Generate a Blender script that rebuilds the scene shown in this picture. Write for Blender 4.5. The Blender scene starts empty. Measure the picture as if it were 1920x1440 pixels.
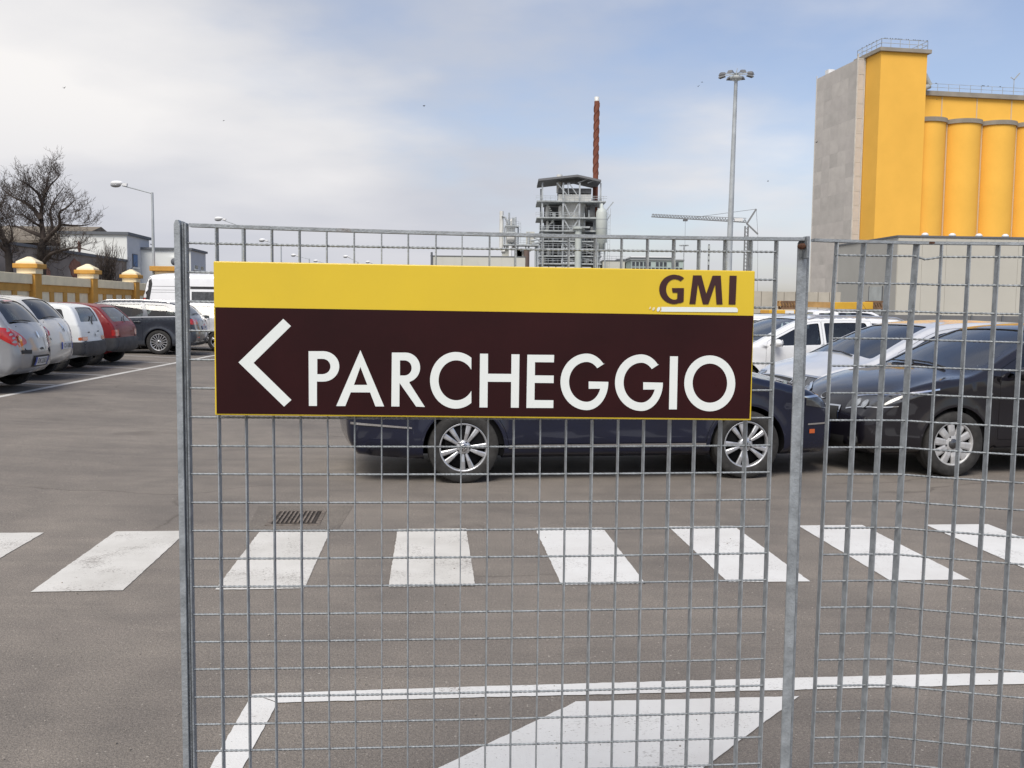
import bpy, math, random
import numpy as np
from mathutils import Vector, Matrix
from mathutils.geometry import delaunay_2d_cdt
R = math.radians
PI = math.pi
SC = bpy.context.scene
COL = SC.collection
random.seed(7)
rng = np.random.RandomState(3)

# ------------------------------------------------------------------ camera
CAM_H, FOC, PITCH, ROLL = 1.58, 1800.0, 0.079, 0.0104
fw = np.array([0, math.cos(PITCH), -math.sin(PITCH)])
rt0 = np.array([1.0, 0, 0])
up0 = np.cross(rt0, fw)
rt = rt0 * math.cos(ROLL) + up0 * math.sin(ROLL)
up = -rt0 * math.sin(ROLL) + up0 * math.cos(ROLL)
CP = np.array([0, 0, CAM_H])
cam = bpy.data.cameras.new('camera')
co = bpy.data.objects.new('camera', cam)
COL.objects.link(co)
co.matrix_world = Matrix(((rt[0], up[0], -fw[0], 0), (rt[1], up[1], -fw[1], 0), (rt[2], up[2], -fw[2], CAM_H), (0, 0, 0, 1)))
cam.sensor_width = 36
cam.lens = 36 * FOC / 1920
cam.clip_start = 0.05
cam.clip_end = 6000
SC.camera = co

# ------------------------------------------------------------------ sky, sun, exposure
SUN_EL, SUN_AZ = 53.0, 194.0          # azimuth clockwise from +Y (view direction)
SKY_STRENGTH = 0.12
world = bpy.data.worlds.new('World')
SC.world = world
world.use_nodes = True
wn, wl = world.node_tree.nodes, world.node_tree.links
wn.clear()
def wnode(t, **k):
    n = wn.new(t)
    for a, b in k.items():
        setattr(n, a, b)
    return n
w_out = wnode('ShaderNodeOutputWorld')
w_bg = wnode('ShaderNodeBackground')
w_bg.inputs['Strength'].default_value = SKY_STRENGTH
w_sky = wnode('ShaderNodeTexSky', sky_type='NISHITA', sun_disc=False)
w_sky.sun_elevation = R(SUN_EL)
w_sky.sun_rotation = R(SUN_AZ)
w_sky.air_density = 1.0
w_sky.dust_density = 1.5
w_tc = wnode('ShaderNodeTexCoord')
w_sep = wnode('ShaderNodeSeparateXYZ')
wl.new(w_tc.outputs['Generated'], w_sep.inputs[0])
def wmath(op, a, b=None, clamp=False):
    n = wnode('ShaderNodeMath', operation=op, use_clamp=clamp)
    for i, v in enumerate((a, b)):
        if v is None:
            continue
        if isinstance(v, (int, float)):
            n.inputs[i].default_value = v
        else:
            wl.new(v, n.inputs[i])
    return n.outputs[0]
# cloud layer seen in perspective: direction divided by height
zc = wmath('MAXIMUM', w_sep.outputs[2], 0.0)
zc = wmath('ADD', zc, 0.16)
cx_ = wmath('DIVIDE', w_sep.outputs[0], zc)
cy_ = wmath('DIVIDE', w_sep.outputs[1], zc)
w_cmb = wnode('ShaderNodeCombineXYZ')
wl.new(cx_, w_cmb.inputs[0]); wl.new(cy_, w_cmb.inputs[1])
def wnoise(scale, detail, rough, loc):
    m = wnode('ShaderNodeMapping')
    m.inputs['Location'].default_value = loc
    wl.new(w_cmb.outputs[0], m.inputs[0])
    n = wnode('ShaderNodeTexNoise')
    n.inputs['Scale'].default_value = scale
    n.inputs['Detail'].default_value = detail
    n.inputs['Roughness'].default_value = rough
    wl.new(m.outputs[0], n.inputs['Vector'])
    return n.outputs['Fac']
n1 = wnoise(0.9, 6, 0.52, (3.1, 1.7, 0.4))
n2 = wnoise(2.2, 5, 0.55, (7.3, 4.2, 2.2))
n3 = wnoise(0.55, 3, 0.5, (1.3, 9.2, 5.2))
# the cloud sheet is thick to the left of the view and breaks up to the right
side = wmath('MULTIPLY', w_sep.outputs[0], -1.25)
cov = wmath('ADD', side, wmath('MULTIPLY', wmath('SUBTRACT', n1, 0.5), 1.9))
cov = wmath('ADD', cov, wmath('MULTIPLY', wmath('SUBTRACT', n2, 0.5), 0.5))
cov = wmath('ADD', cov, 0.55)
low = wmath('SUBTRACT', 0.22, w_sep.outputs[2])       # milky towards the horizon
low = wmath('MAXIMUM', low, 0.0)
cov = wmath('ADD', cov, wmath('MULTIPLY', low, 1.3))
w_ramp = wnode('ShaderNodeMapRange', interpolation_type='SMOOTHSTEP')
w_ramp.inputs['From Min'].default_value = 0.0
w_ramp.inputs['From Max'].default_value = 0.95
w_ramp.inputs['To Min'].default_value = 0.10
w_ramp.inputs['To Max'].default_value = 0.97
wl.new(cov, w_ramp.inputs['Value'])
w_cc = wnode('ShaderNodeValToRGB')
w_cc.color_ramp.elements[0].position = 0.43
w_cc.color_ramp.elements[0].color = (0.45, 0.465, 0.51, 1)
w_cc.color_ramp.elements[1].position = 0.60
w_cc.color_ramp.elements[1].color = (0.73, 0.71, 0.695, 1)
wl.new(wmath('ADD', wmath('MULTIPLY', n3, 0.65), wmath('MULTIPLY', n1, 0.35)), w_cc.inputs[0])
w_hz = wnode('ShaderNodeMapRange', interpolation_type='SMOOTHSTEP')
w_hz.inputs['From Min'].default_value = 0.0
w_hz.inputs['From Max'].default_value = 0.22
w_hz.inputs['To Min'].default_value = 0.8
w_hz.inputs['To Max'].default_value = 0.0
wl.new(w_sep.outputs[2], w_hz.inputs['Value'])
w_mh = wnode('ShaderNodeMix', data_type='RGBA')
wl.new(w_hz.outputs[0], w_mh.inputs[0])
wl.new(w_cc.outputs[0], w_mh.inputs[6])
w_mh.inputs[7].default_value = (0.44, 0.45, 0.51, 1)
w_sc = wnode('ShaderNodeMix', data_type='RGBA', blend_type='MULTIPLY')
w_sc.inputs[0].default_value = 1.0
wl.new(w_mh.outputs[2], w_sc.inputs[6])
w_sc.inputs[7].default_value = (1 / SKY_STRENGTH,) * 3 + (1,)
w_mix = wnode('ShaderNodeMix', data_type='RGBA')
wl.new(w_ramp.outputs[0], w_mix.inputs[0])
w_sk2 = wnode('ShaderNodeMix', data_type='RGBA', blend_type='MULTIPLY')
w_sk2.inputs[0].default_value = 1.0
wl.new(w_sky.outputs[0], w_sk2.inputs[6])
w_sk2.inputs[7].default_value = (1.0, 0.93, 0.96, 1)
wl.new(w_sk2.outputs[2], w_mix.inputs[6])
wl.new(w_sc.outputs[2], w_mix.inputs[7])
wl.new(w_mix.outputs[2], w_bg.inputs['Color'])
wl.new(w_bg.outputs[0], w_out.inputs[0])

sun = bpy.data.lights.new('sun', 'SUN')
sun.energy = 2.35
sun.angle = R(30)
sun.color = (1.0, 0.95, 0.87)
so = bpy.data.objects.new('sun', sun)
COL.objects.link(so)
sd = Vector((math.sin(R(SUN_AZ)) * math.cos(R(SUN_EL)), math.cos(R(SUN_AZ)) * math.cos(R(SUN_EL)), math.sin(R(SUN_EL))))
so.rotation_euler = sd.to_track_quat('Z', 'Y').to_euler()
SC.view_settings.view_transform = 'Standard'
SC.view_settings.look = 'None'
SC.view_settings.gamma = 1
SC.view_settings.exposure = 0.40
SC.view_settings.use_curve_mapping = False

# ------------------------------------------------------------------ measuring helpers
TH = 0.0833                                   # heading of the car park grid
E1 = np.array([math.cos(TH), math.sin(TH), 0])
E2 = np.array([-math.sin(TH), math.cos(TH), 0])
def ray(x, y): return fw * FOC + rt * (x - 960) + up * (720 - y)
def ground(x, y, z=0.0):
    d = ray(x, y); return CP + d * ((z - CAM_H) / d[2])
def depth(x, y, Y):
    d = ray(x, y); return CP + d * (Y / d[1])
def uplane(x, y, U):
    d = ray(x, y); return CP + d * ((U - CP @ E1) / (d @ E1))
def lot(u, v, z=0.0): return E1 * u + E2 * v + np.array([0, 0, z])

# ------------------------------------------------------------------ materials
MATS = {}
def mat(name, col, rough=0.6, metal=0.0, coat=0.0, var=0.0, vscale=6.0, bump=0.0, bscale=60.0, spec=0.5, dirt=None, emit=0, objco=True):
    m = bpy.data.materials.new(name); m.use_nodes = True
    nt = m.node_tree; b = nt.nodes['Principled BSDF']
    b.inputs['Roughness'].default_value = rough
    b.inputs['Metallic'].default_value = metal
    b.inputs['Coat Weight'].default_value = coat
    b.inputs['Coat Roughness'].default_value = 0.04
    b.inputs['Specular IOR Level'].default_value = spec
    b.inputs['Base Color'].default_value = (*col, 1)
    tc = nt.nodes.new('ShaderNodeTexCoord')
    def noise(scale, det=5, ro=0.6):
        n = nt.nodes.new('ShaderNodeTexNoise')
        n.inputs['Scale'].default_value = scale; n.inputs['Detail'].default_value = det; n.inputs['Roughness'].default_value = ro
        nt.links.new(tc.outputs['Object'], n.inputs['Vector'])
        return n.outputs['Fac']
    if var > 0 or dirt:
        n = noise(vscale)
        rp = nt.nodes.new('ShaderNodeValToRGB')
        lo = dirt if dirt else tuple(c * (1 - var) for c in col)
        hi = tuple(min(1, c * (1 + var)) for c in col)
        rp.color_ramp.elements[0].position = 0.33; rp.color_ramp.elements[0].color = (*lo, 1)
        rp.color_ramp.elements[1].position = 0.6 if dirt else 0.67; rp.color_ramp.elements[1].color = (*hi, 1)
        nt.links.new(n, rp.inputs[0]); nt.links.new(rp.outputs[0], b.inputs['Base Color'])
        mr = nt.nodes.new('ShaderNodeMapRange')
        mr.inputs['To Min'].default_value = min(1, rough + 0.12); mr.inputs['To Max'].default_value = max(0.02, rough - 0.08)
        nt.links.new(n, mr.inputs['Value']); nt.links.new(mr.outputs[0], b.inputs['Roughness'])
    if bump > 0:
        bp = nt.nodes.new('ShaderNodeBump'); bp.inputs['Strength'].default_value = bump; bp.inputs['Distance'].default_value = 0.01
        nt.links.new(noise(bscale, 4), bp.inputs['Height']); nt.links.new(bp.outputs[0], b.inputs['Normal'])
    MATS[name] = m
    return m
def paint(name, col, rough=0.32, metal=0.0, dirt=0.10, coat=1.0):
    m = mat(name, col, rough, metal, coat=coat, var=dirt, vscale=3.0, spec=0.5 if coat >= 1 else 0.2)
    return m
def glass(name, tint, gloss=1.0, ior=1.7):
    m = bpy.data.materials.new(name); m.use_nodes = True
    nt = m.node_tree; nt.nodes.clear()
    o = nt.nodes.new('ShaderNodeOutputMaterial'); t = nt.nodes.new('ShaderNodeBsdfTransparent'); g = nt.nodes.new('ShaderNodeBsdfGlossy')
    f = nt.nodes.new('ShaderNodeFresnel'); mx = nt.nodes.new('ShaderNodeMixShader')
    t.inputs[0].default_value = (*tint, 1); g.inputs[0].default_value = (gloss, gloss, gloss, 1); g.inputs['Roughness'].default_value = 0.02
    f.inputs[0].default_value = ior
    nt.links.new(f.outputs[0], mx.inputs[0]); nt.links.new(t.outputs[0], mx.inputs[1]); nt.links.new(g.outputs[0], mx.inputs[2]); nt.links.new(mx.outputs[0], o.inputs[0])
    MATS[name] = m
    return m

galv = mat('galvanised steel', (0.30, 0.325, 0.345), 0.5, 0.3, var=0.24, vscale=34, bump=0.25, bscale=220)
def rust_freckles(m, scale, lo, hi):
    nt = m.node_tree; b = nt.nodes['Principled BSDF']; src = b.inputs['Base Color'].links[0].from_socket
    tc = nt.nodes.new('ShaderNodeTexCoord'); n = nt.nodes.new('ShaderNodeTexNoise'); n.inputs['Scale'].default_value = scale; n.inputs['Detail'].default_value = 4
    nt.links.new(tc.outputs['Object'], n.inputs['Vector'])
    mr = nt.nodes.new('ShaderNodeMapRange'); mr.inputs['From Min'].default_value = lo; mr.inputs['From Max'].default_value = hi; nt.links.new(n.outputs['Fac'], mr.inputs['Value'])
    x = nt.nodes.new('ShaderNodeMix'); x.data_type = 'RGBA'; nt.links.new(mr.outputs[0], x.inputs[0]); nt.links.new(src, x.inputs[6]); x.inputs[7].default_value = (0.13, 0.075, 0.045, 1)
    nt.links.new(x.outputs[2], b.inputs['Base Color'])
rust_freckles(galv, 9, 0.70, 0.78)
galv_dark = mat('galvanised steel dull and shaded', (0.225, 0.245, 0.265), 0.55, 0.3, var=0.25, vscale=30, bump=0.3, bscale=160)  # darker copy of galv, also paints in the shade on post faces
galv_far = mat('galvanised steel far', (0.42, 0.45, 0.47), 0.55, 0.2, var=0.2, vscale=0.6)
steel_grey = mat('painted steel grey', (0.42, 0.45, 0.46), 0.55, 0.0, var=0.25, vscale=0.5)
steel_pale = mat('pale steel deck', (0.42, 0.45, 0.45), 0.55, 0.0, var=0.2, vscale=0.4)
rust = mat('rusty bolt', (0.10, 0.045, 0.025), 0.8, 0.3, var=0.5, vscale=60)
sign_yellow = mat('sign yellow', (0.70, 0.50, 0.026), 0.35, 0, coat=0.1, var=0.03, vscale=5)
sign_brown = mat('sign brown', (0.025, 0.0055, 0.0065), 0.3, 0, coat=0.0, var=0.25, vscale=3.0, spec=0.22)
sign_white = mat('sign white', (0.76, 0.80, 0.78), 0.35, 0, var=0.02, vscale=8)
sign_cream = mat('sign cream', (0.75, 0.66, 0.42), 0.35)
letter_brown = mat('sign brown letters', (0.042, 0.011, 0.012), 0.3)
black_plastic = mat('black plastic', (0.022, 0.022, 0.023), 0.55, 0, var=0.3, vscale=7)
grey_plastic = mat('faded bumper plastic', (0.045, 0.046, 0.05), 0.65, 0, var=0.25, vscale=6)
black_void = mat('dark lining', (0.010, 0.010, 0.011), 0.9, spec=0.1)
rubber = mat('tyre rubber', (0.030, 0.029, 0.028), 0.85, 0, var=0.35, vscale=14, bump=0.3, bscale=90)
alloy = mat('silver alloy', (0.55, 0.56, 0.58), 0.32, 0.75, var=0.12, vscale=12)
alloy_dull = mat('wheel cover silver', (0.48, 0.48, 0.48), 0.45, 0.3, var=0.15, vscale=12)
steel_rim = mat('dark steel rim', (0.05, 0.05, 0.052), 0.6, 0.3)
chrome = mat('chrome trim', (0.75, 0.76, 0.78), 0.12, 1.0)
red_lens = mat('red lamp lens', (0.42, 0.012, 0.012), 0.18, 0, coat=1.0, var=0.25, vscale=9)
orange_lens = mat('amber lamp lens', (0.50, 0.10, 0.02), 0.2, 0, coat=1.0)
clear_lens = mat('clear lamp lens', (0.40, 0.42, 0.44), 0.12, 0.55, coat=1.0, var=0.45, vscale=22)
dark_lens = mat('lamp housing', (0.06, 0.062, 0.066), 0.12, 0.3, coat=1.0, var=0.5, vscale=9)
plate_white = mat('number plate white', (0.62, 0.63, 0.64), 0.4, var=0.06, vscale=12)
plate_blue = mat('number plate blue', (0.02, 0.06, 0.35), 0.4)
plate_ink = mat('plate lettering', (0.02, 0.02, 0.025), 0.5)
seat_cloth = mat('seat cloth', (0.035, 0.035, 0.04), 0.9, var=0.2, vscale=20)
pale_cloth = mat('pale cover', (0.60, 0.64, 0.62), 0.8, var=0.1, vscale=9)
win_clear = glass('car window glass', (0.74, 0.82, 0.80))
win_screen = glass('windscreen glass', (0.70, 0.80, 0.78), ior=2.6)
win_tint = glass('tinted window glass', (0.22, 0.25, 0.25))
win_dark = glass('dark window glass', (0.10, 0.11, 0.115))

def asphalt_mat(name, base, worn=False):
    m = bpy.data.materials.new(name); m.use_nodes = True
    nt = m.node_tree; b = nt.nodes['Principled BSDF']; L = nt.links.new
    tc = nt.nodes.new('ShaderNodeTexCoord')
    def noise(scale, det=3, ro=0.6, dist=0.0, vec=None):
        n = nt.nodes.new('ShaderNodeTexNoise')
        n.inputs['Scale'].default_value = scale; n.inputs['Detail'].default_value = det
        n.inputs['Roughness'].default_value = ro; n.inputs['Distortion'].default_value = dist
        L(vec if vec else tc.outputs['Object'], n.inputs['Vector']); return n.outputs['Fac']
    def ramp(f, p0, c0, p1, c1):
        r = nt.nodes.new('ShaderNodeValToRGB')
        r.color_ramp.elements[0].position = p0; r.color_ramp.elements[0].color = (*c0, 1)
        r.color_ramp.elements[1].position = p1; r.color_ramp.elements[1].color = (*c1, 1)
        L(f, r.inputs[0]); return r.outputs[0]
    def mul(a, bb, fac=1.0, mode='MULTIPLY'):
        x = nt.nodes.new('ShaderNodeMix'); x.data_type = 'RGBA'; x.blend_type = mode; x.inputs[0].default_value = fac
        L(a, x.inputs[6]); L(bb, x.inputs[7]); return x.outputs[2]
    fine = noise(210, 3, 0.7)
    aggr = nt.nodes.new('ShaderNodeTexVoronoi'); aggr.inputs['Scale'].default_value = 120
    L(tc.outputs['Object'], aggr.inputs['Vector'])
    blot = noise(0.55, 6, 0.62, 0.6)
    blot2 = noise(3.2, 5, 0.6, 0.3)
    mp = nt.nodes.new('ShaderNodeMapping'); mp.inputs['Scale'].default_value = (0.35, 3.0, 1); mp.inputs['Rotation'].default_value = (0, 0, R(35))
    L(tc.outputs['Object'], mp.inputs[0])
    streak = noise(1.6, 5, 0.6, 0.5, mp.outputs[0])
    c = ramp(fine, 0.30, tuple(x * 0.45 for x in base), 0.72, tuple(x * 1.55 for x in base))
    c = mul(c, ramp(noise(75, 3, 0.7), 0.3, (0.74, 0.74, 0.74), 0.7, (1.24, 1.23, 1.22)))
    c = mul(c, ramp(blot, 0.32, (0.78, 0.78, 0.79), 0.68, (1.14, 1.13, 1.11)))
    c = mul(c, ramp(blot2, 0.3, (0.90, 0.90, 0.90), 0.7, (1.07, 1.06, 1.05)))
    c = mul(c, ramp(streak, 0.30, (0.88, 0.88, 0.885), 0.60, (1.03, 1.03, 1.02)))
    # sparse pale stones
    for sc_, th_, keep in ((16, 0.10, 0.72), (38, 0.16, 0.80)):
        sp = nt.nodes.new('ShaderNodeTexVoronoi'); sp.inputs['Scale'].default_value = sc_; sp.inputs['Randomness'].default_value = 1
        L(tc.outputs['Object'], sp.inputs['Vector'])
        ss_ = nt.nodes.new('ShaderNodeSeparateColor'); L(sp.outputs['Color'], ss_.inputs[0])
        k1 = nt.nodes.new('ShaderNodeMath'); k1.operation = 'GREATER_THAN'; k1.inputs[1].default_value = keep; L(ss_.outputs[0], k1.inputs[0])
        k2 = nt.nodes.new('ShaderNodeMapRange'); k2.inputs['From Min'].default_value = th_; k2.inputs['From Max'].default_value = th_ * 0.6; L(sp.outputs['Distance'], k2.inputs['Value'])
        k3 = nt.nodes.new('ShaderNodeMath'); k3.operation = 'MULTIPLY'; L(k1.outputs[0], k3.inputs[0]); L(k2.outputs[0], k3.inputs[1])
        x = nt.nodes.new('ShaderNodeMix'); x.data_type = 'RGBA'; L(k3.outputs[0], x.inputs[0]); L(c, x.inputs[6]); x.inputs[7].default_value = (0.36, 0.33, 0.29, 1); c = x.outputs[2]
    # hairline cracks
    wv = nt.nodes.new('ShaderNodeTexNoise'); wv.inputs['Scale'].default_value = 1.3; wv.inputs['Detail'].default_value = 5; L(tc.outputs['Object'], wv.inputs['Vector'])
    wa = nt.nodes.new('ShaderNodeMix'); wa.data_type = 'RGBA'; wa.inputs[0].default_value = 0.28; L(tc.outputs['Object'], wa.inputs[6]); L(wv.outputs['Color'], wa.inputs[7])
    cr = nt.nodes.new('ShaderNodeTexVoronoi'); cr.feature = 'DISTANCE_TO_EDGE'; cr.inputs['Scale'].default_value = 0.42; L(wa.outputs[2], cr.inputs['Vector'])
    ck = ramp(cr.outputs['Distance'], 0.0012, (0.62, 0.61, 0.60), 0.0045, (1, 1, 1))
    ckm = nt.nodes.new('ShaderNodeMapRange'); ckm.inputs['From Min'].default_value = 0.48; ckm.inputs['From Max'].default_value = 0.56; L(noise(0.35, 2), ckm.inputs['Value'])
    x = nt.nodes.new('ShaderNodeMix'); x.data_type = 'RGBA'; x.blend_type = 'MULTIPLY'; L(ckm.outputs[0], x.inputs[0]); L(c, x.inputs[6]); L(ck, x.inputs[7]); c = x.outputs[2]
    oil = noise(0.8, 3, 0.5, 0.2)
    c = mul(c, ramp(oil, 0.24, (0.72, 0.71, 0.71), 0.33, (1, 1, 1)))
    L(c, b.inputs['Base Color'])
    b.inputs['Roughness'].default_value = 0.86
    b.inputs['Specular IOR Level'].default_value = 0.35
    bp = nt.nodes.new('ShaderNodeBump'); bp.inputs['Strength'].default_value = 0.55; bp.inputs['Distance'].default_value = 0.004
    L(aggr.outputs['Distance'], bp.inputs['Height']); L(bp.outputs[0], b.inputs['Normal'])
    return m
ASPH = (0.208, 0.187, 0.167)
asphalt = asphalt_mat('asphalt', ASPH)
ground_m = asphalt_mat('far ground', (0.17, 0.16, 0.14))

def roadpaint(name, lo, hi, wear=0.5):
    m = bpy.data.materials.new(name); m.use_nodes = True
    nt = m.node_tree; b = nt.nodes['Principled BSDF']; L = nt.links.new
    tc = nt.nodes.new('ShaderNodeTexCoord')
    def noise(scale, det=4, ro=0.65, vec=None, dist=0.0):
        n = nt.nodes.new('ShaderNodeTexNoise'); n.inputs['Scale'].default_value = scale; n.inputs['Detail'].default_value = det
        n.inputs['Roughness'].default_value = ro; n.inputs['Distortion'].default_value = dist
        L(vec if vec else tc.outputs['Object'], n.inputs['Vector']); return n.outputs['Fac']
    def ramp(f, p0, c0, p1, c1):
        r = nt.nodes.new('ShaderNodeValToRGB'); r.color_ramp.elements[0].position = p0; r.color_ramp.elements[0].color = (*c0, 1)
        r.color_ramp.elements[1].position = p1; r.color_ramp.elements[1].color = (*c1, 1); L(f, r.inputs[0]); return r.outputs[0]
    base = ramp(noise(2.0, 6), 0.3, lo, 0.7, hi)
    mp = nt.nodes.new('ShaderNodeMapping'); mp.inputs['Scale'].default_value = (1.0, 2.4, 1)
    L(tc.outputs['Object'], mp.inputs[0])
    chips = noise(60, 4, 0.7, mp.outputs[0], 0.4)
    patch = noise(3.0, 4, 0.6)
    add = nt.nodes.new('ShaderNodeMath'); add.operation = 'MULTIPLY_ADD'; add.inputs[1].default_value = 0.55
    L(patch, add.inputs[0]); L(chips, add.inputs[2])
    fac = nt.nodes.new('ShaderNodeMapRange'); fac.inputs['From Min'].default_value = 0.60 + 0.05 * wear; fac.inputs['From Max'].default_value = 0.66 + 0.05 * wear
    L(add.outputs[0], fac.inputs['Value'])
    x = nt.nodes.new('ShaderNodeMix'); x.data_type = 'RGBA'; L(fac.outputs[0], x.inputs[0]); x.inputs[6].default_value = (0.22, 0.20, 0.18, 1); L(base, x.inputs[7])
    L(x.outputs[2], b.inputs['Base Color']); b.inputs['Roughness'].default_value = 0.75
    bp = nt.nodes.new('ShaderNodeBump'); bp.inputs['Strength'].default_value = 0.4; bp.inputs['Distance'].default_value = 0.004
    L(noise(160, 3), bp.inputs['Height']); L(bp.outputs[0], b.inputs['Normal'])
    return m
white_line = roadpaint('white road paint', (0.50, 0.485, 0.45), (0.64, 0.625, 0.59), 0.3)
white_fresh = roadpaint('fresh white road paint', (0.60, 0.59, 0.57), (0.69, 0.69, 0.675), -0.3)

# ------------------------------------------------------------------ mesh helpers
def tag(o, label=None, cat=None, group=None, kind=None):
    if label: o['label'] = label
    if cat: o['category'] = cat
    if group: o['group'] = group
    if kind: o['kind'] = kind
    return o
def empty(name, loc, rz=0.0, label=None, cat=None, group=None):
    o = bpy.data.objects.new(name, None); COL.objects.link(o)
    o.empty_display_size = 0.2
    o.location = tuple(float(c) for c in loc); o.rotation_euler = (0, 0, rz)
    return tag(o, label, cat, group)
def link(name, me, m, parent=None, loc=None):
    o = bpy.data.objects.new(name, me); COL.objects.link(o)
    if m is not None and len(me.materials) == 0: me.materials.append(m)
    if parent is not None: o.parent = parent
    if loc is not None: o.location = tuple(float(c) for c in loc)
    return o
class MB:
    def __init__(self): self.v = []; self.f = []; self.s = []
    def add(self, vs, fs, smooth=False):
        n = len(self.v)
        self.v += [tuple(float(c) for c in p) for p in vs]
        self.f += [tuple(i + n for i in f) for f in fs]; self.s += [smooth] * len(fs)
        return self
    def box(self, c, size, rz=0.0, rx=0.0, ry=0.0):
        sx, sy, sz = [s / 2 for s in size]
        M = Matrix.Rotation(rz, 3, 'Z') @ Matrix.Rotation(ry, 3, 'Y') @ Matrix.Rotation(rx, 3, 'X')
        vs = [Vector(c) + M @ Vector((x * sx, y * sy, z * sz)) for x in (-1, 1) for y in (-1, 1) for z in (-1, 1)]
        return self.add(vs, [(0, 1, 3, 2), (4, 6, 7, 5), (0, 4, 5, 1), (2, 3, 7, 6), (0, 2, 6, 4), (1, 5, 7, 3)])
    def bar(self, p0, p1, w, h=None, upv=(0, 0, 1)):
        h = h or w
        a, b = Vector([float(c) for c in p0]), Vector([float(c) for c in p1])
        d = (b - a)
        if d.length < 1e-6: return self
        d.normalize(); u = Vector(upv)
        if abs(d.dot(u)) > 0.98: u = Vector((0, 1, 0))
        x = d.cross(u).normalized(); y = x.cross(d)
        vs = [p + x * (sx * w / 2) + y * (sy * h / 2) for p in (a, b) for sx, sy in ((-1, -1), (1, -1), (1, 1), (-1, 1))]
        return self.add(vs, [(0, 1, 2, 3), (7, 6, 5, 4), (0, 4, 5, 1), (1, 5, 6, 2), (2, 6, 7, 3), (3, 7, 4, 0)])
    def tube(self, p0, p1, r0, r1=None, n=10, caps=True):
        r1 = r0 if r1 is None else r1
        a, b = Vector([float(c) for c in p0]), Vector([float(c) for c in p1]); d = (b - a)
        if d.length < 1e-6: return self
        d.normalize(); u = Vector((0, 0, 1)) if abs(d.z) < 0.95 else Vector((1, 0, 0))
        x = d.cross(u).normalized(); y = d.cross(x)
        vs = []
        for p, r in ((a, r0), (b, r1)):
            for k in range(n):
                t = 2 * PI * k / n
                vs.append(p + x * (math.cos(t) * r) + y * (math.sin(t) * r))
        self.add(vs, [(k, (k + 1) % n, n + (k + 1) % n, n + k) for k in range(n)], True)
        if caps:
            self.add(vs[:n], [tuple(range(n))[::-1]]); self.add(vs[n:], [tuple(range(n))])
        return self
    def path(self, pts, r, n=8):
        for a, b in zip(pts[:-1], pts[1:]): self.tube(a, b, r, r, n)
        return self
    def lathe(self, prof, n=24, axis='z', c=(0, 0, 0), a0=0.0, a1=2 * PI, smooth=True):
        full = abs(a1 - a0 - 2 * PI) < 1e-6; m = n if full else n + 1
        vs = []
        for (r, h) in prof:
            for k in range(m):
                t = a0 + (a1 - a0) * k / n
                p = (r * math.cos(t), r * math.sin(t), h)
                if axis == 'y': p = (p[0], p[2], p[1])
                if axis == 'x': p = (p[2], p[0], p[1])
                vs.append((p[0] + c[0], p[1] + c[1], p[2] + c[2]))
        fs = []
        for i in range(len(prof) - 1):
            for k in range(n):
                k2 = (k + 1) % m
                fs.append((i * m + k, i * m + k2, (i + 1) * m + k2, (i + 1) * m + k))
        return self.add(vs, fs, smooth)
    def prism(self, poly, d0, d1, frame=None):
        """poly: 2D points; extruded from d0 to d1 along frame normal; frame=(origin, ex, ey, en)"""
        o, ex, ey, en = frame or (Vector((0, 0, 0)), Vector((1, 0, 0)), Vector((0, 1, 0)), Vector((0, 0, 1)))
        o, ex, ey, en = [Vector([float(c) for c in q]) for q in (o, ex, ey, en)]
        n = len(poly)
        vs = [o + ex * p[0] + ey * p[1] + en * d for d in (d0, d1) for p in poly]
        return self.add(vs, [tuple(range(n))[::-1], tuple(range(n, 2 * n))] + [(k, (k + 1) % n, n + (k + 1) % n, n + k) for k in range(n)])
    def ball(self, c, r, n=12, m=8):
        r = r if isinstance(r, (tuple, list)) else (r, r, r)
        vs, fs = [], []
        for i in range(m + 1):
            a = PI * i / m
            for k in range(n):
                t = 2 * PI * k / n
                vs.append((c[0] + r[0] * math.sin(a) * math.cos(t), c[1] + r[1] * math.sin(a) * math.sin(t), c[2] + r[2] * math.cos(a)))
        for i in range(m):
            for k in range(n):
                fs.append((i * n + k, (i + 1) * n + k, (i + 1) * n + (k + 1) % n, i * n + (k + 1) % n))
        return self.add(vs, fs, True)
    def mesh(self, name, fix=True):
        me = bpy.data.meshes.new(name)
        me.from_pydata(self.v, [], self.f)
        if fix:
            import bmesh
            bm = bmesh.new(); bm.from_mesh(me)
            bmesh.ops.remove_doubles(bm, verts=bm.verts, dist=1e-6) if False else None
            bmesh.ops.recalc_face_normals(bm, faces=bm.faces)
            bm.to_mesh(me); bm.free()
        me.polygons.foreach_set('use_smooth', self.s)
        me.update()
        return me
    def build(self, name, m, parent=None, loc=None, bevel=0.0, fix=True):
        o = link(name, self.mesh(name, fix), m, parent, loc)
        if bevel > 0:
            b = o.modifiers.new('bevel', 'BEVEL'); b.width = bevel; b.segments = 2; b.limit_method = 'ANGLE'; b.angle_limit = R(40)
        return o
def copy_tree(o, parent=None):
    c = o.copy(); COL.objects.link(c)
    if parent is not None: c.parent = parent
    for ch in list(o.children): copy_tree(ch, c)
    return c
def inside(P, poly):
    P = np.asarray(P, float); poly = np.asarray(poly, float)
    x, y = P[:, 0], P[:, 1]; res = np.zeros(len(P), bool)
    j = len(poly) - 1
    for i in range(len(poly)):
        xi, yi = poly[i]; xj, yj = poly[j]
        if yi != yj:
            c = ((yi > y) != (yj > y)) & (x < (xj - xi) * (y - yi) / (yj - yi) + xi)
            res ^= c
        j = i
    return res
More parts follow.
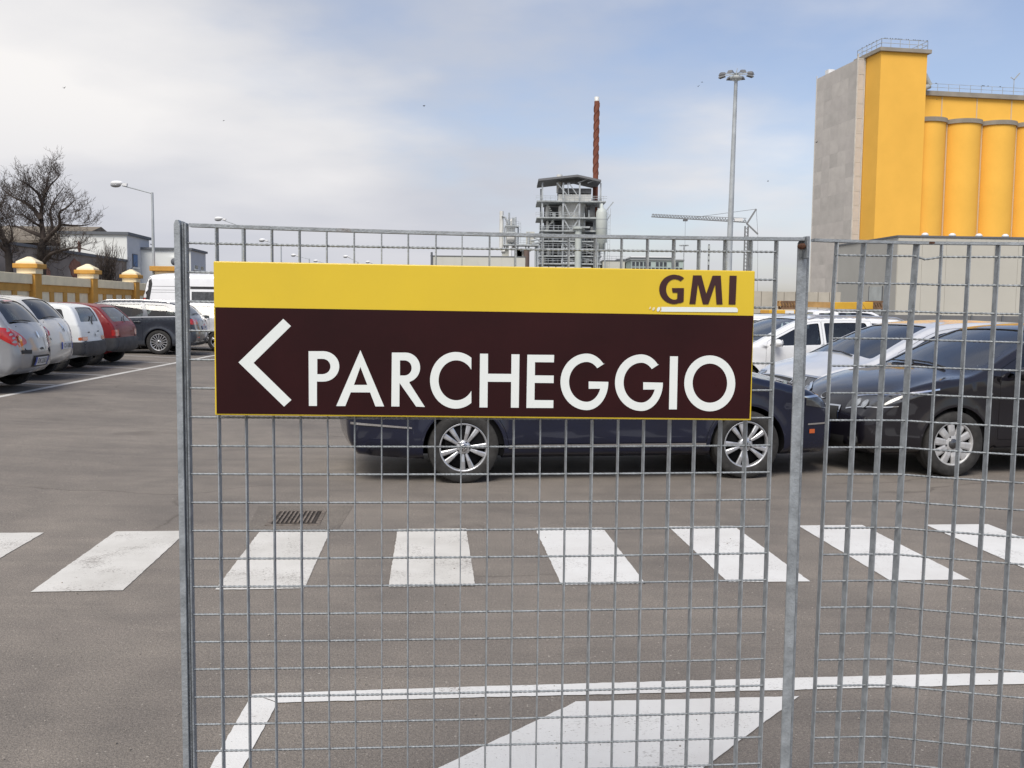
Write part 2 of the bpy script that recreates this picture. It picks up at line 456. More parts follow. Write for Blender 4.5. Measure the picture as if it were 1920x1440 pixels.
def seg_dist(P, A, B):
    """min distance from each P to the segments A->B, with index and parameter"""
    P = np.asarray(P, float); d = B - A; L2 = np.maximum((d * d).sum(1), 1e-12)
    t = np.clip(((P[:, None, :] - A[None]) * d[None]).sum(2) / L2[None], 0, 1)
    q = A[None] + t[..., None] * d[None]
    dist = np.sqrt(((P[:, None, :] - q) ** 2).sum(2))
    i = dist.argmin(1); k = np.arange(len(P))
    return dist[k, i], i, t[k, i]
def densify(poly, step):
    out = []
    n = len(poly)
    for i in range(n):
        a, b = np.array(poly[i], float), np.array(poly[(i + 1) % n], float)
        m = max(1, int(math.ceil(np.linalg.norm(b - a) / step)))
        for k in range(m): out.append(a + (b - a) * k / m)
    return np.array(out)
def tri2d(outer, holes=(), step=0.1, extra=None):
    loops = [densify(outer, step)] + [densify(h, step) for h in holes]
    V, Eg = [], []
    for lp in loops:
        n0 = len(V)
        V += [tuple(p) for p in lp]; Eg += [(n0 + i, n0 + (i + 1) % len(lp)) for i in range(len(lp))]
    A = np.array([V[a] for a, b in Eg]); B = np.array([V[b] for a, b in Eg])
    lo, hi = loops[0].min(0), loops[0].max(0)
    gx = np.arange(lo[0] + step / 2, hi[0], step); gy = np.arange(lo[1] + step / 2, hi[1], step)
    C = []
    if extra is not None and len(extra): C.append(np.asarray(extra))
    if len(gx) and len(gy): C.append(np.array([(x, y) for x in gx for y in gy]))
    if C:
        for ci, c in enumerate(C):
            ok = inside(c, loops[0])
            for h in loops[1:]: ok &= ~inside(c, h)
            c = c[ok]
            if len(c):
                d, _, _ = seg_dist(c, A, B)
                thr = 0.004 if (ci == 0 and extra is not None and len(extra)) else step * 0.4
                V += [tuple(p) for p in c[d > thr]]
    r = delaunay_2d_cdt([Vector(p) for p in V], Eg, [], 0, 1e-6)
    vs = np.array([tuple(p) for p in r[0]]); tr = np.array([tuple(f) for f in r[2]], int).reshape(-1, 3)
    cen = vs[tr].mean(1)
    ok = inside(cen, loops[0])
    for h in loops[1:]: ok &= ~inside(cen, h)
    return vs, tr[ok], loops
def text_mesh(txt, size):
    cu = bpy.data.curves.new('lettering', 'FONT'); cu.body = txt; cu.size = size; cu.align_x = 'CENTER'; cu.align_y = 'CENTER'; cu.resolution_u = 2
    o = bpy.data.objects.new('lettering', cu); COL.objects.link(o)
    dg = bpy.context.evaluated_depsgraph_get()
    me = bpy.data.meshes.new_from_object(o.evaluated_get(dg))
    bpy.data.objects.remove(o); bpy.data.curves.remove(cu)
    return me
def catmull(P, n):
    P = np.asarray(P, float); out = []
    Q = np.vstack([2 * P[0] - P[1], P, 2 * P[-1] - P[-2]])
    for i in range(1, len(Q) - 2):
        p0, p1, p2, p3 = Q[i - 1], Q[i], Q[i + 1], Q[i + 2]
        t0 = 0; al = 0.5
        def tj(t, a, b): return t + max(np.linalg.norm((b - a)[:2]) ** al, 1e-4)
        t1 = tj(t0, p0, p1); t2 = tj(t1, p1, p2); t3 = tj(t2, p2, p3)
        for k in range(n):
            t = t1 + (t2 - t1) * k / n
            a1 = (t1 - t) / (t1 - t0) * p0 + (t - t0) / (t1 - t0) * p1
            a2 = (t2 - t) / (t2 - t1) * p1 + (t - t1) / (t2 - t1) * p2
            a3 = (t3 - t) / (t3 - t2) * p2 + (t - t2) / (t3 - t2) * p3
            b1 = (t2 - t) / (t2 - t0) * a1 + (t - t0) / (t2 - t0) * a2
            b2 = (t3 - t) / (t3 - t1) * a2 + (t - t1) / (t3 - t1) * a3
            out.append((t2 - t) / (t2 - t1) * b1 + (t - t1) / (t2 - t1) * b2)
    out.append(P[-1])
    return np.array(out)

# ------------------------------------------------------------------ cars
def shrink(poly, d):
    P = np.array(poly, float); n = len(P)
    area = 0.5 * np.sum(P[:, 0] * np.roll(P[:, 1], -1) - np.roll(P[:, 0], -1) * P[:, 1])
    sg = 1 if area > 0 else -1
    out = []
    for i in range(n):
        a, b, c = P[i - 1], P[i], P[(i + 1) % n]
        t1 = (b - a) / (np.linalg.norm(b - a) + 1e-9); t2 = (c - b) / (np.linalg.norm(c - b) + 1e-9)
        n1 = np.array([-t1[1], t1[0]]) * sg; n2 = np.array([-t2[1], t2[0]]) * sg
        m = n1 + n2; m /= np.linalg.norm(m) + 1e-9
        out.append(b + m * d / max(0.45, m @ n1))
    return np.array(out)
def round_poly(poly, r=0.04):
    P = np.array(poly, float); n = len(P); out = []
    for i in range(n):
        a, b, c = P[i - 1], P[i], P[(i + 1) % n]
        la, lc = np.linalg.norm(a - b), np.linalg.norm(c - b)
        cosang = ((a - b) @ (c - b)) / (la * lc + 1e-9)
        if cosang > -0.93 and min(la, lc) > 0.004:
            k1, k2 = min(r, la * 0.45) / la, min(r, lc * 0.45) / lc
            p1, p2 = b + (a - b) * k1, b + (c - b) * k2
            for t in (0, 0.33, 0.66, 1): out.append((1 - t) ** 2 * p1 + 2 * t * (1 - t) * b + t * t * p2)
        else: out.append(b)
    return np.array(out)
def skin_mesh(name, pieces, m):
    co, no, tr = [], [], []; n = 0
    for c, nn, t in pieces:
        if len(t) == 0: continue
        co.append(c); no.append(nn); tr.append(t + n); n += len(c)
    if not tr: print('EMPTY', name)
    co, no, tr = np.vstack(co), np.vstack(no), np.vstack(tr)
    # orient triangles along their normals
    fn = np.cross(co[tr[:, 1]] - co[tr[:, 0]], co[tr[:, 2]] - co[tr[:, 0]])
    flip = (fn * no[tr].mean(1)).sum(1) < 0
    tr[flip] = tr[flip][:, ::-1]
    me = bpy.data.meshes.new(name)
    me.from_pydata(co.tolist(), [], tr.tolist())
    me.polygons.foreach_set('use_smooth', [True] * len(tr))
    me.normals_split_custom_set_from_vertices(no.tolist())
    me.update(); me.materials.append(m)
    return me
def mirror(pc):
    c, n, t = pc
    return (c * [1, -1, 1], n * [1, -1, 1], t)

class Car:
    N = 6
    def __init__(s, sp):
        s.sp = sp
        s.O = catmull(sp['path'], s.N)
        s.W, s.zs = sp['W'], sp['zs']
        d = np.diff(s.O[:, :2], axis=0); s.S = np.concatenate([[0], np.cumsum(np.linalg.norm(d, axis=1))])
        t = np.gradient(s.O[:, :2], axis=0); t /= np.linalg.norm(t, axis=1)[:, None]
        s.NV = np.stack([-t[:, 1], t[:, 0]], 1)
        s.xr, s.xf = s.O[:, 0].min(), s.O[:, 0].max(); s.H = s.O[:, 1].max()
        # bottom edge, front to rear
        a, b = s.O[-1], s.O[0]
        k = np.linspace(0, 1, 14)[1:-1, None]
        bx = a[None, :2] * (1 - k) + b[None, :2] * k
        bx[:, 1] = s.zs
        s.B = bx
        ring = np.vstack([s.O[:, :2], bx]); rr = np.concatenate([s.O[:, 3], np.full(len(bx), 0.05)])
        rn = np.vstack([s.NV, np.tile([0, -1.0], (len(bx), 1))])
        s.A, s.Bs = ring, np.roll(ring, -1, 0); s.rA, s.rB = rr, np.roll(rr, -1); s.nA, s.nB = rn, np.roll(rn, -1, 0)
    def key(s, k): return s.S[int(round(k * s.N))]
    def belt(s, x):
        b = s.sp['belt']; return b[0] + (b[1] - b[0]) * (x - s.xr) / (s.xf - s.xr)
    def yb(s, x, z):
        sp = s.sp; y = np.full(np.shape(x), s.W / 2)
        lf, tf = sp.get('tf', (0.75, 0.13)); lr, tr_ = sp.get('tr', (0.7, 0.10))
        a = np.clip((x - (s.xf - lf)) / lf, 0, 1.2); y = y - tf * a ** 2.3
        a = np.clip(((s.xr + lr) - x) / lr, 0, 1.2); y = y - tr_ * a ** 2.3
        zb = s.belt(x); up_ = np.clip((z - zb) / (s.H - zb), 0, 1.5)
        y = y - sp.get('tum', 0.2) * up_ ** 1.12
        lo = np.clip((zb - z) / (zb - 0.2), 0, 1.3)
        y = y - 0.010 * np.exp(-((z - zb) / 0.05) ** 2) * 0 - 0.012 * (1 - np.exp(-((z - zb + 0.12) / 0.14) ** 2)) * (z < zb)
        y = y - 0.045 * np.clip((0.42 - z) / 0.22, 0, 1.3) ** 2
        # flared arches
        for xw in sp['axles']:
            dd = np.sqrt((x - xw) ** 2 + (z - sp['rw']) ** 2)
            y = y + sp.get('flare', 0.018) * np.exp(-((dd - sp['Ra']) / 0.07) ** 2)
        return y
    def side(s, P, off=0.0):
        P = np.asarray(P, float); x, z = P[:, 0], P[:, 1]
        d, i, t = seg_dist(P, s.A, s.Bs)
        r = s.rA[i] * (1 - t) + s.rB[i] * t
        on = s.nA[i] * (1 - t)[:, None] + s.nB[i] * t[:, None]; on /= np.linalg.norm(on, axis=1)[:, None] + 1e-9
        k = np.clip(1 - d / r, 0, 1)
        y = s.yb(x, z) - r * (1 - np.sqrt(np.clip(1 - k * k, 0, 1)))
        h = 0.004
        nb = np.stack([-(s.yb(x + h, z) - s.yb(x - h, z)) / (2 * h), np.ones(len(x)), -(s.yb(x, z + h) - s.yb(x, z - h)) / (2 * h)], 1)
        nb /= np.linalg.norm(nb, axis=1)[:, None]
        n = nb * np.sqrt(np.clip(1 - k * k, 0, 1))[:, None] + np.stack([on[:, 0], 0 * k, on[:, 1]], 1) * k[:, None]
        n /= np.linalg.norm(n, axis=1)[:, None] + 1e-9
        return np.stack([x, y, z], 1) + n * off, n
    def _top(s, ss, q):
        x = np.interp(ss, s.S, s.O[:, 0]); z = np.interp(ss, s.S, s.O[:, 1]); c = np.interp(ss, s.S, s.O[:, 2]); r = np.interp(ss, s.S, s.O[:, 3])
        nx = np.interp(ss, s.S, s.NV[:, 0]); nz = np.interp(ss, s.S, s.NV[:, 1])
        ye = s.yb(x, z) - r; w = 1 - np.abs(q) ** 2.4
        return np.stack([x + nx * c * w, q * ye, z + nz * c * w], 1), np.stack([nx, 0 * nx, nz], 1)
    def top(s, P, off=0.0):
        P = np.asarray(P, float); ss, q = P[:, 0], np.clip(P[:, 1] / (s.W / 2), -1, 1)
        p, en = s._top(ss, q); h = 0.004
        ds = s._top(np.clip(ss + h, 0, s.S[-1]), q)[0] - s._top(np.clip(ss - h, 0, s.S[-1]), q)[0]
        dq = s._top(ss, q + h)[0] - s._top(ss, q - h)[0]
        n = np.cross(ds, dq); n *= np.sign((n * en).sum(1))[:, None]; n /= np.linalg.norm(n, axis=1)[:, None] + 1e-9
        b = np.clip((np.abs(q) - 0.8) / 0.2, 0, 1)[:, None]
        n = n * (1 - b) + en * b; n /= np.linalg.norm(n, axis=1)[:, None] + 1e-9
        return p + n * off, n
    def ye(s, ss):
        x = np.interp(ss, s.S, s.O[:, 0]); z = np.interp(ss, s.S, s.O[:, 1]); return s.yb(x, z) - np.interp(ss, s.S, s.O[:, 3])
    def s_front(s, z):
        k = int(s.sp['k_cowl'] * s.N); return np.interp(-np.asarray(z, float), -s.O[k:, 1], s.S[k:])
    def s_rear(s, z):
        k = int(s.sp['k_rg1'] * s.N) + 1; return np.interp(np.asarray(z, float), s.O[:k, 1], s.S[:k])
    def s_roof(s, x):
        i0, i1 = s.O[:, 0].argmin(), s.O[:, 0].argmax(); return np.interp(x, s.O[i0:i1, 0], s.S[i0:i1])
    def fpoly(s, yz, rear=False):
        out = []
        for y, z in yz:
            ss = float((s.s_rear if rear else s.s_front)(z)); out.append((ss, y / float(s.ye(ss)) * s.W / 2))
        return out
    def ppoly(s, xy):
        out = []
        for x, y in xy:
            ss = float(s.s_roof(x)); out.append((ss, y / float(s.ye(ss)) * s.W / 2))
        return out
    def patch(s, fn, outer, holes=(), step=0.1, off=0.0, extra=None):
        v, t, loops = tri2d(outer, holes, step, extra)
        co, n = fn(v, off)
        return (co, n, t)
    def rim(s, fn, loop, depth_, off=0.0):
        lp = densify(loop, 0.08); co, n = fn(lp, off); inn = co - n * depth_
        m = len(lp); c = np.vstack([co, inn]); cen = co.mean(0); nn = cen - co; nn /= np.linalg.norm(nn, axis=1)[:, None]
        nn = np.vstack([nn, nn]); tr = []
        for k in range(m): k2 = (k + 1) % m; tr += [(k, k2, m + k2), (k, m + k2, m + k)]
        return (c, nn, np.array(tr))
    # outline of the glasshouse moved inwards
    def ztop(s, gap):
        P = s.O[:, :2] - s.NV * gap
        i0, i1 = int(s.sp['k_rg0'] * s.N), int(s.sp['k_cowl'] * s.N)
        return P[i0:i1 + 1]
    def pillar_poly(s, x0, x1, s0, s1, gap, zlow=None, zoff=0.02):
        """area below the roofline between two slanted edges"""
        T = s.ztop(gap)
        def zl(x): return (s.belt(x) + zoff) if zlow is None else zlow
        def edge(xx, sl):
            zb = zl(xx) if zlow is None else s.belt(xx); z = zb
            while z < 2.9:
                x = xx + sl * (z - zb)
                if z >= np.interp(x, T[:, 0], T[:, 1], left=-1, right=-1): break
                z += 0.004
            return xx + sl * (z - zb), z
        xa, za = edge(x0, s0); xb, zb_ = edge(x1, s1)
        pts = [(x, zl(x)) for x in np.linspace(x0, x1, 6)]
        if zlow is not None: pts += [(x1, s.belt(x1) + 0.0)]
        if zb_ - s.belt(x1) > 0.03 or zlow is not None: pts += [(xb, zb_)]
        m = T[(T[:, 0] < max(xa, xb) - 0.02) & (T[:, 0] > min(xa, xb) + 0.02)][::-1]
        pts += [tuple(p) for p in m]
        if za - s.belt(x0) > 0.03 or zlow is not None: pts += [(xa, za)]
        if zlow is not None: pts += [(x0, s.belt(x0) + 0.0)]
        return np.array(pts)

def wheel_meshes(style):
    sp = WHEELS[style]; r, w, rr = sp['r'], sp.get('w', 0.205), sp['rim']
    t = MB(); h = w / 2
    t.lathe([(rr * 0.93, -h * 0.7), (rr, -h * 0.86), (rr + 0.012, -h * 0.95), (r * 0.955, -h), (r * 0.99, -h * 0.86), (r, -h * 0.55), (r - 0.004, -h * 0.3), (r, -h * 0.28), (r, h * 0.28), (r - 0.004, h * 0.3), (r, h * 0.55), (r * 0.99, h * 0.86), (r * 0.955, h), (rr + 0.012, h * 0.95), (rr, h * 0.86), (rr * 0.93, h * 0.7)], 40, 'y')
    tyre = t.mesh('tyre'); tyre.materials.append(rubber)
    d = MB(); d.lathe([(0.001, h * 0.25), (rr * 0.95, h * 0.25), (rr * 0.95, -h * 0.6), (0.001, -h * 0.6)], 28, 'y')
    d.lathe([(0.001, h * 0.34), (rr * 0.55, h * 0.34), (rr * 0.55, h * 0.2)], 24, 'y')
    hub = d.mesh('wheel'); hub.materials.append(black_void)
    k = MB(); fy = h * 0.78
    k.lathe([(rr * 0.90, h * 0.4), (rr * 0.925, fy), (rr * 0.985, fy + 0.008), (rr + 0.002, fy - 0.004), (rr + 0.002, h * 0.5)], 40, 'y')
    n = sp['n']; prof = sp['prof']
    def spoke(a, r0, r1, w0, w1, y0, y1, th=0.02):
        c, s_ = math.cos(a), math.sin(a); vs = []
        for rad, wd, yy in ((r0, w0, y0), ((r0 + r1) / 2, (w0 + w1) / 2, max(y0, y1) + 0.004), (r1, w1, y1)):
            for sx, dy in ((-0.5, -0.006), (-0.28, 0), (0.28, 0), (0.5, -0.006), (0.5, -th), (-0.5, -th)):
                vs.append((rad * c - sx * wd * s_, yy + dy, rad * s_ + sx * wd * c))
        fs = []
        for b in (0, 6):
            for q in range(6): fs.append((b + q, b + (q + 1) % 6, b + 6 + (q + 1) % 6, b + 6 + q))
        k.add(vs, fs)
    for i in range(n):
        a = 2 * PI * i / n + sp.get('a0', 0.0)
        if prof == 'pair':
            for da in (-0.5, 0.5):
                aa = a + da * sp['gap']; spoke(aa, rr * 0.2, rr * 0.95, 0.022, sp['sw'], fy - 0.012, fy - 0.004)
        else:
            spoke(a, rr * 0.2, rr * 0.95, sp['sw0'], sp['sw'], fy - 0.012, fy - 0.004)
    hr = sp.get('hub', 0.26) * rr
    k.lathe([(0.001, fy - 0.004), (hr * 0.7, fy - 0.004), (hr, fy - 0.012), (hr * 1.05, fy - 0.04)], 24, 'y')
    rim = k.mesh('rim'); rim.materials.append(sp['mat'])
    c = MB(); c.lathe([(0.001, fy + 0.002), (hr * 0.52, fy + 0.002), (hr * 0.56, fy - 0.006)], 20, 'y')
    for i in range(5):
        a = 2 * PI * i / 5 + 0.3; c.lathe([(0.001, fy - 0.002), (0.009, fy - 0.002), (0.010, fy - 0.012)], 8, 'y', (hr * 0.82 * math.cos(a), 0, hr * 0.82 * math.sin(a)))
    cap = c.mesh('hub_cap'); cap.materials.append(sp.get('cap', dark_lens))
    em = None
    if sp.get('emblem'):
        e = MB(); R0 = hr * 0.5; yy = fy + 0.004
        e.lathe([(R0 * 0.82, yy), (R0, yy), (R0, yy - 0.002)], 20, 'y')
        for a, b in (((-0.5, 0.55), (0, -0.05)), ((0.5, 0.55), (0, -0.05)), ((-0.75, 0.25), (-0.32, -0.7)), ((-0.32, -0.7), (0, 0)), ((0, 0), (0.32, -0.7)), ((0.32, -0.7), (0.75, 0.25))):
            e.bar((a[0] * R0, yy, a[1] * R0), (b[0] * R0, yy, b[1] * R0), R0 * 0.17, 0.003, (0, 1, 0))
        em = e.mesh('emblem'); em.materials.append(chrome)
    return dict(tyre=tyre, wheel=hub, rim=rim, hub_cap=cap, emblem=em)
WHEELS = {
    'ten_spoke': dict(r=0.322, rim=0.222, n=5, prof='pair', gap=0.42, sw=0.050, mat=alloy, emblem=True, hub=0.30, a0=0.3),
    'ten_hole': dict(r=0.318, rim=0.215, n=10, prof='one', sw0=0.060, sw=0.075, mat=alloy_dull, hub=0.42, w=0.2, cap=dark_lens),
    'multi_spoke': dict(r=0.335, rim=0.235, n=16, prof='one', sw0=0.018, sw=0.026, mat=alloy, hub=0.24),
    'five_spoke': dict(r=0.315, rim=0.21, n=5, prof='one', sw0=0.07, sw=0.075, mat=alloy, hub=0.3),
    'steel': dict(r=0.285, rim=0.175, n=8, prof='one', sw0=0.05, sw=0.07, mat=steel_rim, hub=0.45, w=0.165),
    'van_steel': dict(r=0.345, rim=0.205, n=8, prof='one', sw0=0.06, sw=0.08, mat=steel_rim, hub=0.45, w=0.22),
}
WM = {}
def build_car(sp, loc, heading, label, cat, group=None, name='parked_car'):
    c = Car(sp); root = empty(name, loc, heading, label, cat, group)
    pm = sp['paint']; W2 = c.W / 2
    Ra, rw = sp['Ra'], sp['rw']
    # side outline with wheel arches
    out = [tuple(p) for p in c.O[:, :2]]
    arches = []
    zs = c.zs
    for xw in sorted(sp['axles'], reverse=True):
        a = math.sqrt(max(1e-4, Ra * Ra - (rw - zs) ** 2)); t0 = math.atan2(zs - rw, a); t1 = PI - t0
        arc = [(xw + Ra * math.cos(t), rw + Ra * math.sin(t)) for t in np.linspace(t0, t1, 22)]
        out += arc; arches.append(arc)
    # windows and doors
    wins = []
    for w in sp['windows']:
        x0, x1, s0, s1 = w[:4]
        wins.append(round_poly(c.pillar_poly(x0, x1, s0, s1, sp.get('wgap', 0.095)), w[4] if len(w) > 4 else 0.035))
    doors = []
    for d in sp['doors']:
        x0, x1, s0, s1, wi = d[:5]
        P = densify(c.pillar_poly(x0, x1, s0, s1, sp.get('dgap', 0.058), zlow=zs + 0.13), 0.05)
        for xw in sp['axles']:
            v = P - [xw, rw]; L = np.linalg.norm(v, axis=1); k = L < Ra + 0.035
            P[k] = np.array([xw, rw]) + v[k] / L[k][:, None] * (Ra + 0.035)
        doors.append((round_poly(P, 0.03), wi))
    inset = []
    for f in (0.06, 0.2, 0.42, 0.7, 1.0):
        inset.append(c.O[:, :2] - c.NV * (c.O[:, 3] * f)[:, None])
    for xw in sp['axles']:
        for rr_ in (0.03, 0.08): inset.append(np.array([(xw + (Ra + rr_) * math.cos(t), rw + (Ra + rr_) * math.sin(t)) for t in np.linspace(0, PI, 18)]))
    bz = np.linspace(c.xr + 0.1, c.xf - 0.1, 40); inset.append(np.stack([bz, c.belt(bz) - 0.01], 1)); inset.append(np.stack([bz, c.belt(bz) - 0.12], 1))
    extra = np.vstack(inset)
    used = set(i for _, i in doors for i in i)
    holes = [d for d, _ in doors] + [w for i, w in enumerate(wins) if i not in used]
    ST = 0.13
    sd = c.patch(c.side, out, holes, ST, 0, extra)
    # top skin
    edge = [(ss, W2) for ss in c.S] + [(ss, -W2) for ss in c.S[::-1]]
    def ws_poly(k0, k1, q0, q1, m0=0.035, m1=0.035):
        a, b = c.key(k0) + m0, c.key(k1) - m1
        pts = []
        for t in np.linspace(0, 1, 6): pts.append((a + (b - a) * t, W2 * (q0 + (q1 - q0) * t)))
        for t in np.linspace(1, 0, 6): pts.append((a + (b - a) * t, -W2 * (q0 + (q1 - q0) * t)))
        return round_poly(pts, 0.06)
    wsp = ws_poly(sp['k_head'], sp['k_cowl'], sp.get('wsq', (0.90, 0.93))[0], sp.get('wsq', (0.90, 0.93))[1])
    rgp = ws_poly(sp['k_rg0'], sp['k_rg1'], *sp.get('rgq', (0.86, 0.86)), *sp.get('rgm', (0.03, 0.05))) if sp.get('rear_glass', True) else None
    exq = np.array([(ss, sg * W2 * q) for ss in c.S for q in (0.97, 0.88, 0.75) for sg in (1, -1)])
    tp = c.patch(c.top, edge, [wsp] + ([rgp] if rgp is not None else []), ST, 0, exq)
    body = skin_mesh('body', [sd, mirror(sd), tp], pm)
    body_o = link('body', body, pm, root)
    # dark rims, arch liners, underbody and cabin floor
    rims = []
    for w in wins: rr_ = c.rim(c.side, w, 0.03); rims += [rr_, mirror(rr_)]
    rims.append(c.rim(c.top, wsp, 0.03))
    if rgp is not None: rims.append(c.rim(c.top, rgp, 0.03))
    link('window_seal', skin_mesh('window_seal', rims, black_plastic), black_plastic, root)
    lin = []
    for arc in arches:
        A = np.array(arc); co_, n = c.side(A); inn = co_.copy(); inn[:, 1] = np.maximum(co_[:, 1] - 0.30, 0.3); m = len(A)
        cc = np.vstack([co_ - [0, 0.002, 0], inn]); cen = np.array([A[:, 0].mean(), 0, rw]); nn = cen - cc; nn[:, 1] = 0; nn /= np.linalg.norm(nn, axis=1)[:, None] + 1e-9
        tr = []
        for k in range(m - 1): tr += [(k, k + 1, m + k + 1), (k, m + k + 1, m + k)]
        p = (cc, nn, np.array(tr)); prs = [p]
        # closing disc
        dc = np.vstack([inn, [[A[:, 0].mean(), inn[0, 1], zs]]]); dn = np.tile([0, 1.0, 0], (len(dc), 1))
        prs.append((dc, dn, np.array([(k, k + 1, m) for k in range(m - 1)])))
        for f in (lambda a: a, mirror): link('wheel_arch', skin_mesh('wheel_arch', [f(q) for q in prs], black_void), black_void, root)
    ub = MB(); ub.box(((c.xr + c.xf) / 2, 0, zs + 0.06), (c.xf - c.xr - 0.45, c.W - 0.62, 0.08))
    ub.box(((c.xr + c.xf) / 2, 0, zs + 0.05), (abs(sp['axles'][1] - sp['axles'][0]) - 2 * Ra, c.W - 0.16, 0.06))
    ub.box((c.xr + 0.32, 0, zs + 0.09), (0.3, c.W - 0.5, 0.06))
    ub.build('underbody', black_void, root)
    # glass
    gm = sp.get('glass', win_tint)
    side_names = sp.get('win_names', ['window'] * len(wins))
    for w in wins:
        pc = c.patch(c.side, w, (), 0.14, -0.014)
        link('window', skin_mesh('window', [pc], gm), gm, root); link('window', skin_mesh('window', [mirror(pc)], gm), gm, root)
    pc = c.patch(c.top, wsp, (), 0.14, -0.01); g2 = sp.get('ws_glass', gm); link('windscreen', skin_mesh('windscreen', [pc], g2), g2, root)
    if rgp is not None:
        pc = c.patch(c.top, rgp, (), 0.14, -0.008); g3 = sp.get('rear_tint', gm); link('rear_window', skin_mesh('rear_window', [pc], g3), g3, root)
    # doors
    handle_m = pm if sp.get('handle', 'paint') == 'paint' else black_plastic
    for (P, wi), hx in zip(doors, sp['handle_x']):
        hp = [wins[i] for i in wi]
        pc = c.patch(c.side, shrink(P, 0.004), hp, ST, 0, extra)
        bk = c.rim(c.side, shrink(P, 0.004), 0.02)
        gapm = c.rim(c.side, P, 0.03)
        for f in (lambda a: a, mirror):
            do = link('door', skin_mesh('door', [f(pc)], pm), pm, root)
            link('door_edge', skin_mesh('door_edge', [f(bk), f(gapm)], black_plastic), black_plastic, do)
            hz = float(c.belt(hx)) - 0.10
            a, n = c.side([(hx - 0.09, hz), (hx, hz), (hx + 0.09, hz), (hx, hz - 0.005)], 0.018)
            sg = 1 if f is not mirror else -1
            a = a * [1, sg, 1]
            h = MB(); h.bar(a[0], a[1], 0.018, 0.032); h.bar(a[1], a[2], 0.018, 0.032)
            h.build('handle', handle_m, do, bevel=0.004)
            b, n2 = c.side([(hx + 0.06 * math.cos(t), hz - 0.012 + 0.028 * math.sin(t)) for t in np.linspace(0, 2 * PI, 12)[:-1]], 0.002)
            hb = MB(); hb.add(b * [1, sg, 1], [tuple(range(11))]); hb.build('handle_recess', black_plastic, do)
    # lining below the belt so the doors and the boot look solid
    li = []
    zl = np.linspace(zs + 0.1, 1, 4)
    xa, xb = sp['cabin']
    xs = np.linspace(xa, xb, 12)
    lo = np.array([(x, zs + 0.12) for x in xs] + [(x, float(c.belt(x)) - 0.03) for x in xs[::-1]])
    pc = c.patch(c.side, lo, (), 0.3, -0.05); li += [pc, mirror(pc)]
    zf = float(c.belt((xa + xb) / 2)) - 0.20
    fl = np.array([[x, sg * (W2 - 0.1), zf] for x in (xa, xb) for sg in (-1, 1)]); li.append((fl, np.tile([0, 0, 1.0], (4, 1)), np.array([(0, 1, 3), (0, 3, 2)])))
    link('cabin_lining', skin_mesh('cabin_lining', li, black_void), black_void, root)
    # seats and dashboard
    sx = sp.get('seats', [])
    for (x, y, z, k) in sx:
        for sg in (1, -1):
            b = MB(); b.box((x, sg * y, z), (0.14, 0.44, 0.55), ry=-0.28); b.box((x - 0.12, sg * y, z + 0.33), (0.09, 0.24, 0.16), ry=-0.2)
            b.build('seat', seat_cloth if not k else pale_cloth, root, bevel=0.05)
    kx = np.interp(c.key(sp['k_cowl']), c.S, c.O[:, 0]); kz = np.interp(c.key(sp['k_cowl']), c.S, c.O[:, 1])
    db = MB(); db.box((kx - 0.34, 0, kz - 0.11), (0.55, c.W - 0.28, 0.14)); db.build('dashboard', black_plastic, root, bevel=0.04)
    sw = MB()
    M = Matrix.Rotation(R(-62), 3, 'Y')
    n = 20; vs = []
    for k in range(n):
        for j in range(6):
            a, b = 2 * PI * k / n, 2 * PI * j / 6
            p = M @ Vector(((0.18 + 0.015 * math.cos(b)) * math.cos(a), (0.18 + 0.015 * math.cos(b)) * math.sin(a), 0.015 * math.sin(b))); vs.append((p.x + kx - 0.72, p.y + 0.36, p.z + kz - 0.05))
    sw.add(vs, [(k * 6 + j, ((k + 1) % n) * 6 + j, ((k + 1) % n) * 6 + (j + 1) % 6, k * 6 + (j + 1) % 6) for k in range(n) for j in range(6)], True)
    sw.build('steering_wheel', black_plastic, root)
    # wheels
    st = sp['wheel']
    if st not in WM: WM[st] = wheel_meshes(st)
    wm = WM[st]; rad = WHEELS[st]['r']; hw = WHEELS[st].get('w', 0.205) / 2
    for xw in sp['axles']:
        for sg in (1, -1):
            yw = float(c.yb(np.array([xw]), np.array([rw + Ra]))[0]) - hw - 0.022
            wo = link('wheel', wm['wheel'], None, root, (xw, sg * yw, rad * sp.get('wscale', 1)))
            wo.rotation_euler = (0, 0.35 * xw + sp.get('spin', 0), 0 if sg > 0 else PI)
            k = sp.get('wscale', 1.0); wo.scale = (k, 1, k)
            for nm in ('tyre', 'rim', 'hub_cap', 'emblem'):
                if wm[nm] is not None: link(nm, wm[nm], None, wo)
    # features on the skin
    def part(nm, pieces, m, parent=root): return link(nm, skin_mesh(nm, pieces, m), m, parent)
